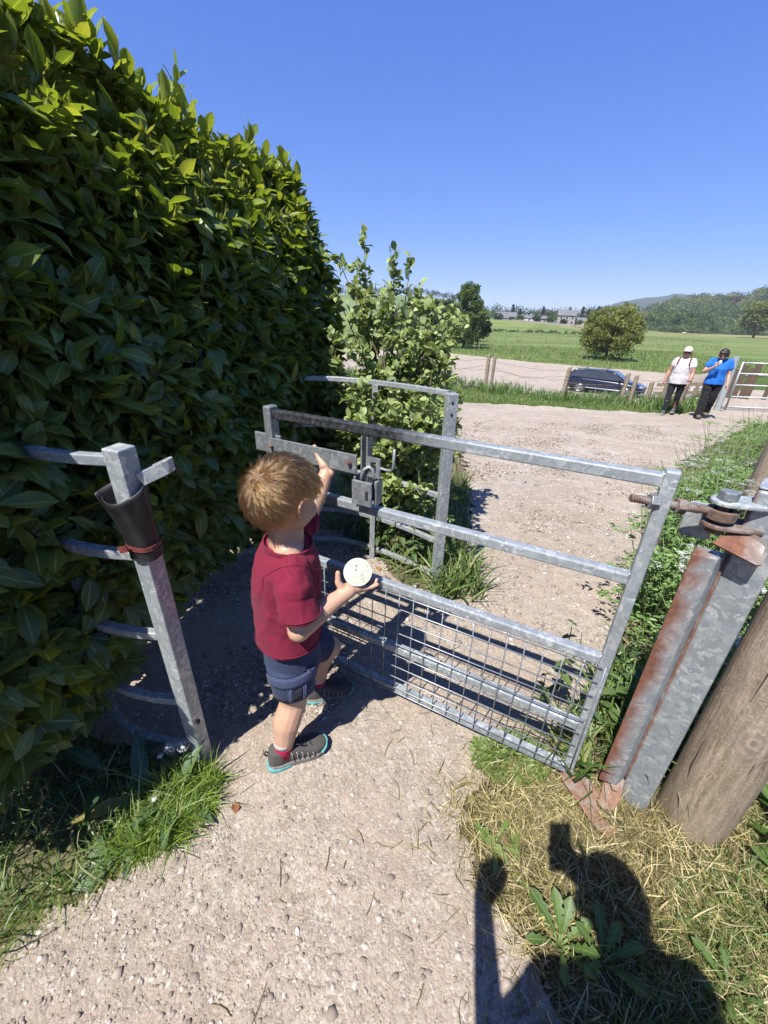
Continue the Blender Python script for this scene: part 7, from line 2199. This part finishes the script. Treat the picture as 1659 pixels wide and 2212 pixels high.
# ------------------------------------------------------------------ parked car
def build_car(x, y, rz):
    car = thing('parked_car', 'dark navy estate car with silver roof bars parked on the gravel beyond the fence', 'car', (x, y, tz(x, y) + 0.03), rz)
    # x forward, y left, z up; length 4.75
    S = [(-2.36, 0.50, 0.30, 0.80), (-2.30, 0.74, 0.26, 0.98), (-2.05, 0.86, 0.24, 1.02), (-1.2, 0.90, 0.22, 1.00), (0.0, 0.905, 0.22, 0.965), (0.9, 0.90, 0.22, 0.93), (1.3, 0.89, 0.22, 0.90), (1.9, 0.85, 0.24, 0.80), (2.22, 0.74, 0.27, 0.70), (2.38, 0.50, 0.32, 0.60)]
    V, F, n = [], [], 14
    for sx, hw, zb, zt_ in S:
        prof = [(-0.85, zb), (-1.0, zb + 0.12), (-1.01, zb + 0.30), (-1.0, zt_ - 0.16), (-0.95, zt_ - 0.05), (-0.84, zt_), (-0.4, zt_ + 0.02), (0.4, zt_ + 0.02), (0.84, zt_), (0.95, zt_ - 0.05), (1.0, zt_ - 0.16), (1.01, zb + 0.30), (1.0, zb + 0.12), (0.85, zb)]
        V += [(sx, hw * a, b) for a, b in prof]
    for i in range(len(S) - 1):
        for k in range(n): F.append((i * n + k, i * n + (k + 1) % n, (i + 1) * n + (k + 1) % n, (i + 1) * n + k))
    F += [tuple(range(n)), tuple((len(S) - 1) * n + k for k in range(n))[::-1]]
    body = MB().add(V, F).build('body', M['carpaint'], car, smooth=True, local=True, bevel=0.02)
    # greenhouse
    G = [(-2.28, 0.70, 0.98, 0.98, 0.70), (-1.86, 0.80, 1.00, 1.36, 0.60), (-1.2, 0.82, 0.98, 1.44, 0.62), (-0.2, 0.83, 0.96, 1.47, 0.63), (0.45, 0.82, 0.95, 1.42, 0.62), (1.28, 0.76, 0.91, 0.93, 0.74)]
    def section(i):
        sx, wb_, zb, zt2, wt = G[i]
        return [(sx, -wb_, zb), (sx, -wt, zt2), (sx, wt, zt2), (sx, wb_, zb)]
    V, F = [], []
    for i in range(len(G)): V += section(i)
    for i in range(len(G) - 1):
        for k in range(3): F.append((i * 4 + k, i * 4 + k + 1, i * 4 + k + 5, i * 4 + k + 4))
    MB().add(V, F).build('window_glass', M['glass'], car, local=True)
    # roof skin and pillars
    V, F = [], []
    for i in range(1, 5):
        sx, wb_, zb, zt2, wt = G[i]
        for a in (-1.04, -0.6, 0, 0.6, 1.04): V.append((sx, wt * a, zt2 + 0.03 - 0.03 * a * a))
    for i in range(3):
        for k in range(4): F.append((i * 5 + k, i * 5 + k + 1, i * 5 + k + 6, i * 5 + k + 5))
    o = MB().add(V, F).build('roof', M['carpaint'], car, smooth=True, local=True)
    o.modifiers.new('t', 'SOLIDIFY').thickness = 0.03
    for sd in (-1, 1):
        def gpnt(i, t): 
            q = section(i)
            a, b = (Vector(q[0]), Vector(q[1])) if sd < 0 else (Vector(q[3]), Vector(q[2]))
            return a.lerp(b, t) + Vector((0, 0.006 * sd, 0))
        for i, w in ((2, 0.07), (3, 0.09)):
            MB().bar(gpnt(i, 0), gpnt(i, 1), w, 0.02, up=(0, 1, 0)).build('pillar', M['carpaint'], car, local=True)
        MB().bar(gpnt(4, 1), gpnt(5, 0), 0.06, 0.03, up=(0, 1, 0)).build('pillar', M['carpaint'], car, local=True)
        MB().bar(gpnt(1, 1), gpnt(0, 0), 0.16, 0.03, up=(0, 1, 0)).build('pillar', M['carpaint'], car, local=True)
        MB().tube([gpnt(1, 1.0), gpnt(2, 0.97), gpnt(3, 0.97), gpnt(4, 0.97), gpnt(5, 0.05)], 0.012, 6).build('chrome_line', M['chrome'], car, local=True)
        MB().ribbon_bar([(-1.9, 0.52 * sd, 1.50), (-1.2, 0.54 * sd, 1.53), (0.2, 0.54 * sd, 1.52)], 0.035, 0.03).build('roof_rail', M['galv_dull'], car, local=True)
        for xx in (-1.3, 0.0): MB().bar((xx, 0.80 * sd + 0.07 * sd, 0.80), (xx + 0.16, 0.80 * sd + 0.07 * sd, 0.80), 0.03, 0.03).build('door_handle', M['chrome'], car, local=True)
        for xx in (-1.36, 1.42):
            arch = MB()
            arch.cyl((xx, 0.70 * sd, 0.33), (xx, 0.918 * sd, 0.33), 0.375, 24)
            arch.build('wheel_arch', M['dark'], car, local=True)
            w = MB()
            w.tube([(xx, 0.72 * sd, 0.32), (xx, 0.74 * sd, 0.32), (xx, 0.91 * sd, 0.32), (xx, 0.93 * sd, 0.32)], [0.28, 0.325, 0.325, 0.29], 28)
            wo = w.build('wheel', M['tyre'], car, local=True)
            h = MB().cyl((xx, 0.928 * sd, 0.32), (xx, 0.935 * sd, 0.32), 0.05, 12)
            for q in range(10):
                a = q * math.pi / 5
                h.bar((xx, 0.932 * sd, 0.32), (xx + 0.22 * math.cos(a), 0.932 * sd, 0.32 + 0.22 * math.sin(a)), 0.012, 0.035, up=(math.sin(a), 0, -math.cos(a)))
            h.tube([(xx + 0.215 * math.cos(a), 0.932 * sd, 0.32 + 0.215 * math.sin(a)) for a in np.linspace(0, 2 * math.pi, 25)], 0.018, 6)
            h.build('rim', M['alloy'], wo, local=True)
        MB().box((0.95, 0.95 * sd, 0.99), (0.12, 0.16, 0.13)).build('mirror', M['carpaint'], car, local=True, bevel=0.03)
        MB().ell((2.12, 0.60 * sd, 0.66), (0.20, 0.17, 0.085)).build('headlight', M['headlamp'], car, smooth=True, local=True)
        MB().ell((-2.28, 0.66 * sd, 0.90), (0.10, 0.16, 0.14)).build('tail_light', M['redlamp'], car, smooth=True, local=True)
        MB().ell((-0.9, 0.35 * sd, 1.10), (0.10, 0.2, 0.20)).ell((0.1, 0.35 * sd, 1.10), (0.10, 0.2, 0.20)).build('seat_back', M['seat'], car, smooth=True, local=True)
    for xx in (-1.25, 0.0): MB().bar((xx, -0.60, 1.555), (xx, 0.60, 1.555), 0.07, 0.03).build('roof_bar', M['chrome'], car, local=True, bevel=0.008)
    ws = [(1.27, 0.70, 0.945), (1.27, -0.70, 0.945), (0.50, -0.58, 1.418), (0.50, 0.58, 1.418)]
    MB().add([(a + 0.004, b, c + 0.008) for a, b, c in ws], [(0, 1, 2, 3)]).build('windscreen', M['carglass'], car, local=True)
    MB().box((2.36, 0, 0.52), (0.05, 0.75, 0.14)).build('grille', M['dark'], car, local=True, bevel=0.02)
    return car
build_car(14.4, 28.3, R(-36))

# ------------------------------------------------------------------ trees
QUAD = np.array([(-0.42, 0, 0), (0, -0.6, 0.06), (0.42, 0, 0), (0, 0.6, 0.06)])
QF = np.array([(0, 1, 2, 3)])
def crown_pts(r, clumps, per, spread):
    P, C = [], []
    for c, s_ in clumps:
        q = r.normal(size=(per, 3))
        q /= np.linalg.norm(q, axis=1, keepdims=True)
        q *= (r.random((per, 1)) ** 0.5) * np.array(s_)
        P.append(np.array(c) + q)
        C.append(np.full(per, r.random()))
    return np.concatenate(P), np.concatenate(C)
def leaves_mesh(name, P, rn, size, mat, parent, r, kind='stuff', hang=0.0):
    n = len(P)
    d = r.normal(size=(n, 3)); d[:, 2] -= hang
    nr = r.normal(size=(n, 3)) * 0.7 + np.array([0, 0, 0.8])
    Mx = frames(d, nr) * (size * (0.6 + 0.8 * r.random(n)))[:, None, None]
    V, F = scatter(QUAD, QF, P, Mx)
    o = link(name, np_mesh(name, V, F, False, rnd=np.repeat(rn, 4), mid=np.ones(len(V))), mat, parent)
    if kind: props(o, kind=kind)
    return o
def tree(name, label, cat, x, y, h, w, mat, seed, z=None, trunk=0.3, shape='round', n=5000, leaf=0.16, group=None, nc=70, low=0.15, hang=0.0, cs=0.16):
    r = np.random.default_rng(seed)
    z0 = tz(x, y) if z is None else z
    root = thing(name, label, cat, (x, y, z0), group=group)
    tk = MB()
    trd = h * 0.022
    tk.tube([(x, y, z0 - 0.3), (x + 0.02 * h * r.normal(), y, z0 + h * 0.4), (x + 0.02 * h * r.normal(), y, z0 + h * 0.85)], [trd * 1.3, trd * 0.8, trd * 0.15], 8)
    clumps = []
    for k in range(nc):
        u = r.random()
        if shape == 'cone':
            t = u ** 0.8
            rr = w / 2 * (1 - t) * (0.55 + 0.45 * r.random())
            c = (rr * 1.0, low + (1 - low) * t)
        elif shape == 'tall':
            t = u
            rr = w / 2 * (0.35 + 0.65 * math.sin(math.pi * min(1, (0.10 + 0.80 * t) ** 0.8))) * r.random() ** 0.5 * (1.0 if t < 0.7 else 1.2 - t * 0.55)
            c = (rr, low + (1 - low) * t)
        else:
            t = math.acos(1 - 2 * u) / math.pi
            rr = w / 2 * math.sin(math.pi * (0.12 + 0.80 * t)) ** 0.7 * (r.random() ** 0.33)
            c = (rr, low + (0.94 - low) * t)
        a = r.random() * 6.283
        p = (x + c[0] * math.cos(a), y + c[0] * math.sin(a), z0 + h * c[1])
        s_ = cs * w * (0.7 + 0.6 * r.random())
        clumps.append((p, (s_, s_, s_ * 0.75)))
        if k % 5 == 0 and shape != 'cone':
            tk.tube([(x, y, z0 + h * max(0.12, c[1] - 0.22)), p], [trd * 0.4, trd * 0.1], 5)
    tk.build('trunk', M['bark'], root, smooth=True)
    P, C = crown_pts(r, clumps, n // nc, 1)
    rn = np.clip(0.65 * C + 0.35 * r.random(len(P)), 0, 0.99)
    leaves_mesh('crown', P, rn, leaf, mat, root, r, hang=hang)
    return root
tree('willow_tree', 'round olive green tree standing alone beyond the car and car park', 'tree', 28.2, 57.0, 6.9, 6.9, M['tree_olive'], 1, n=15000, leaf=0.20, nc=240, low=0.04, hang=1.2, cs=0.10)
tree('birch_tree', 'tall slim green tree right of the willow bush at the meadow edge', 'tree', 11.9, 71, 8.9, 6.6, M['tree_green'], 2, shape='tall', n=9000, leaf=0.24, nc=150, low=0.08, cs=0.10)
tree('dark_tree', 'dark round tree just left of the tall slim tree', 'tree', 10.8, 96, 9.6, 5.2, M['tree_dark'], 3, n=5000, leaf=0.34, nc=70)
for k, (x, y, h, w, mt, lab) in enumerate(((16.3, 82, 5.6, 4.0, 'tree_dark', 'low dark shrub tree right of the tall slim tree'), (18.6, 96, 4.6, 3.6, 'tree_green', 'small bushy tree at the foot of the green knoll'), (3.0, 120, 8, 9, 'tree_dark', 'broad dark tree showing through the willow bush'), (188, 232, 19, 15, 'tree_lime', 'large bright green tree cut by the right edge at the meadow end'), (198, 226, 22, 14, 'tree_lime', 'tall lime green tree at the right edge behind the women'))):
    tree('broadleaf_tree', lab, 'tree', x, y, h, w, M[mt], 20 + k, n=5000 if k < 3 else 9000, leaf=0.3 if k < 3 else 0.75, nc=60 if k < 3 else 110)
for k, (x, y, h, w) in enumerate(((57.0, 240, 4.5, 4.5), (69.0, 241, 3.6, 4), (77.5, 240, 3.8, 4.4), (84.5, 240, 4.2, 4), (88.5, 231, 2.6, 2.8), (96.5, 231, 2.2, 3.0), (104.0, 233, 4.5, 5), (64, 238, 2.4, 3.2), (110, 236, 3.4, 5))):
    tree('garden_tree', ('bushy tree at the left end of the barn', 'small tree between the barn and the white outbuilding', 'garden tree in front of the stone outbuilding', 'garden tree at the left side of the farmhouse', 'dark bush by the farmhouse front wall', 'low bush under the farmhouse gable', 'rounded tree right of the low stone wing', 'bush in front of the barn', 'wide bush at the right end of the village')[k], 'tree', x, y, h, w, M[('tree_dark', 'tree_green')[k % 2]], 70 + k, z=0.8 if x > 80 else 1.2, n=900, leaf=0.5, nc=30)
tree('copper_beech', 'dark red copper beech among the green woods on the hillside', 'tree', 346, 470, 15, 15, M['copper'], 31, z=16, n=3000, leaf=1.0, nc=50)
for k, (x, h) in enumerate(((68.2, 9.0), (85.1, 8.4), (100.1, 8.6), (107.2, 9.0), (115.6, 9.4), (110.5, 7.5), (72.5, 7.0))):
    tree('conifer', ('slim dark conifer behind the village barn', 'pointed conifer between the barn and the farmhouse', 'dark conifer over the farmhouse roof', 'conifer just right of the farmhouse', 'tallest pointed conifer right of the farmhouse', 'small conifer at the right end of the village', 'short conifer beside the barn roof')[k], 'tree', x, 255, h, 3.8, M['conifer'], 40 + k, z=0.8, shape='cone', n=1500, leaf=0.5, nc=40, cs=0.12, group='conifers in the village')
# belts of trees that read as one mass
def wood(name, label, pts, mat, seed, size, leaf, per=150):
    r = np.random.default_rng(seed)
    PP, RR = [], []
    for x, y, z, s_ in pts:
        cl = []
        for k in range(11):
            d = r.normal(size=3); d /= np.linalg.norm(d); d[2] = abs(d[2])
            cl.append(((x + d[0] * s_ * 0.62, y + d[1] * s_ * 0.62, z + s_ * 0.55 + d[2] * s_ * 0.60), (s_ * 0.42, s_ * 0.42, s_ * 0.34)))
        P, C = crown_pts(r, cl, per // 11, 1)
        PP.append(P); RR.append(np.clip(0.25 * C + 0.25 * r.random(len(P)) + 0.5 * r.random(), 0, 0.99))
    P, rn = np.concatenate(PP), np.concatenate(RR)
    o = leaves_mesh(name, P, rn, leaf, mat, None, r)
    return props(o, label, 'wood', kind='stuff')
r = np.random.default_rng(8)
pts = []
for k in range(420):
    t = r.random() ** 0.9
    y = 325 + 245 * t
    x = (248 + 420 * r.random()) * (y / 560) + 60 * (1 - t)
    if x / y < 0.52: continue
    z = float(hill_z(WD, 560, 325, -2.8, x, y))
    pts.append((x, y, z - 1.0, 6.5 + 4.5 * r.random()))
wood('hillside_wood', 'mixed green woodland covering the hillside on the right', pts[:230], M['tree_green'], 1, 9, 1.25, 240)
wood('hillside_wood', 'paler olive crowns within the hillside woodland on the right', pts[230:300], M['tree_olive'], 2, 9, 1.25, 240)
wood('hillside_wood', 'darkest crowns within the hillside woodland on the right', pts[300:], M['tree_dark'], 3, 9, 1.25, 240)
pts = [(a, 262 + 30 * r.random(), 0.8, 4.2 + 3.4 * r.random()) for a in np.concatenate([np.linspace(34, 130, 44), np.linspace(118, 190, 34)])]
wood('village_trees', 'belt of trees behind the village houses', pts[::2], M['tree_green'], 4, 4, 0.75, 170)
wood('village_trees', 'darker trees mixed into the belt behind the village', pts[1::2], M['tree_dark'], 5, 4, 0.75, 170)
pts = [(x, 690 + 20 * r.random(), float(np.interp(x, [p[0] for p in HL], [p[1] for p in HL])) - 2, 6 + 5 * r.random()) for x in list(np.linspace(-120, 100, 46)) + [112, 128, 134]]
wood('hilltop_trees', 'row of small trees along the top of the pasture hill on the left', pts, M['tree_dark'], 6, 6, 1.4, 120)
pts = [(-30 + 150 * r.random(), 380 + 120 * r.random(), 0.5, 4 + 3 * r.random()) for k in range(50)]
wood('valley_trees', 'scattered hedgerow trees at the foot of the pasture hill', pts, M['tree_green'], 7, 5, 1.1, 120)
pts = [(150 + 190 * r.random(), 318 + 14 * r.random(), -3.0, 2.2 + 2.4 * r.random()) for k in range(90)]
wood('riverside_trees', 'low line of bushes along the far edge of the meadow', [p for p in pts if p[0] / p[1] > 0.5], M['tree_green'], 9, 3, 0.8, 130)
pts = [(40 + 56 * r.random(), 186 + 7 * r.random(), float(TZ(60, 186)), 0.35 + 0.8 * r.random() ** 3) for k in range(170)]
wood('knoll_scrub', 'low scrub along the foot of the green knoll', pts, M['tree_green'], 10, 1, 0.26, 66)

# ------------------------------------------------------------------ village
def house(name, label, x, y, z, rz, w, d, h, rh, wall='housestone', chim=(), win=(), door=None, gable=None):
    root = thing(name, label, 'house', (x, y, z), rz)
    b = MB()
    V = [(-w / 2, -d / 2, -1), (w / 2, -d / 2, -1), (w / 2, d / 2, -1), (-w / 2, d / 2, -1), (-w / 2, -d / 2, h), (w / 2, -d / 2, h), (w / 2, d / 2, h), (-w / 2, d / 2, h), (-w / 2, 0, h + rh), (w / 2, 0, h + rh)]
    b.add(V, [(0, 1, 5, 4), (2, 3, 7, 6), (1, 2, 6, 9, 5), (3, 0, 4, 8, 7), (4, 5, 9, 8), (6, 7, 8, 9), (3, 2, 1, 0)])
    b.build('wall', M[wall], root, local=True)
    rf = MB()
    o_ = 0.3
    sl = rh / (d / 2)
    for sd in (-1, 1):
        rf.add([(-w / 2 - o_, sd * (d / 2 + o_), h - o_ * sl + 0.06), (w / 2 + o_, sd * (d / 2 + o_), h - o_ * sl + 0.06), (w / 2 + o_, 0, h + rh + 0.06), (-w / 2 - o_, 0, h + rh + 0.06)], [(0, 1, 2, 3)])
    ro = rf.build('roof', M['slate'], root, local=True)
    ro.modifiers.new('t', 'SOLIDIFY').thickness = 0.15
    for cx in chim: MB().box((cx, 0, h + rh + 0.5), (0.9, 0.6, 1.6)).build('chimney', M[wall], ro, local=True)
    for wx, wz, face in win:
        fr = MB().box((wx, -d / 2 - 0.03, wz), (1.15, 0.08, 1.45)).build('window', M['whitewall'], root, local=True) if face == 'f' else MB().box((w / 2 * (1 if face == 'r' else -1) * 1.005, wx, wz), (0.08, 1.15, 1.45)).build('window', M['whitewall'], root, local=True)
        (MB().box((wx, -d / 2 - 0.08, wz), (0.9, 0.04, 1.2)) if face == 'f' else MB().box((w / 2 * (1 if face == 'r' else -1) * 1.02, wx, wz), (0.04, 0.9, 1.2))).build('pane', M['window'], fr, local=True)
    if door is not None: MB().box((door, -d / 2 - 0.03, 1.05), (1.1, 0.08, 2.1)).build('door', M['doorpaint'], root, local=True)
    return root
house('farmhouse', 'two storey grey stone farmhouse with slate roof and chimneys in the village', 91.0, 235, 0.5, R(-18), 8.5, 6.5, 4.4, 2.5, chim=(-3.6, 3.6), win=((-2.6, 3.4, 'f'), (0.2, 3.4, 'f'), (2.8, 3.4, 'f'), (-2.6, 1.2, 'f'), (2.8, 1.2, 'f'), (0, 3.2, 'r')), door=0.2)
house('cottage', 'low stone wing with slate roof right of the farmhouse', 99.5, 236, 0.4, R(-10), 8, 5, 2.2, 1.6, win=((-2, 1.2, 'f'), (1.5, 1.2, 'f')))
house('barn', 'large slate roofed barn at the left end of the village', 62.5, 246, 1.6, R(-6), 10.5, 8, 1.4, 2.8, win=((-3, 0.9, 'f'),))
house('outbuilding', 'long low outbuilding with pale end beside the barn', 73.5, 246, 1.8, R(-8), 7, 5, 1.5, 1.3, wall='whitewall', win=((-2, 0.9, 'f'), (1.5, 0.9, 'f')))
house('outbuilding', 'middle stone outbuilding between the white one and the farmhouse', 81.5, 246, 1.5, R(-4), 5.5, 5, 1.6, 1.4, win=((-2, 0.9, 'f'), (1.8, 0.9, 'f')))
house('long_barn', 'long pale roofed shed at the foot of the pasture hill on the left', 6.0, 330, 1.5, R(5), 22, 9, 2.2, 2.0, wall='whitewall')
house('white_house', 'long white house in the trees on the right hillside', 371, 478, 16.5, R(-38), 16, 8, 4.5, 2.5, wall='whitewall', win=((-5, 3.0, 'f'), (-1, 3.0, 'f'), (3, 3.0, 'f'), (-5, 1.0, 'f'), (3, 1.0, 'f')))
gw = thing('garden_wall', 'stone wall along the back of the knoll beneath the houses', 'wall', (78, 228, 0.5))
MB().bar((62, 232, tz(62, 232) + 0.4), (108, 226, tz(108, 226) + 0.4), 0.4, 1.0).build('stones', M['housestone'], gw)
for k, (x, y) in enumerate(((196, 300), (198.5, 302))):
    sh = thing('sheep', ('white sheep grazing at the far right end of the meadow', 'second white sheep close behind the grazing one')[k], 'sheep', (x, y, tz(x, y)))
    b = MB()
    b.ell((x, y, tz(x, y) + 0.65), (0.62, 0.32, 0.34)).ell((x - 0.72, y, tz(x, y) + 0.62), (0.20, 0.12, 0.14)).cap((x - 0.5, y, tz(x, y) + 0.72), (x - 0.7, y, tz(x, y) + 0.64), 0.16, 0.12)
    for dx in (-0.4, 0.4):
        for dy in (-0.15, 0.15): b.cap((x + dx, y + dy, tz(x, y) + 0.5), (x + dx, y + dy, tz(x, y) + 0.03), 0.08, 0.05)
    blob('body', b, M['sheep'], sh, 0.04, 2)
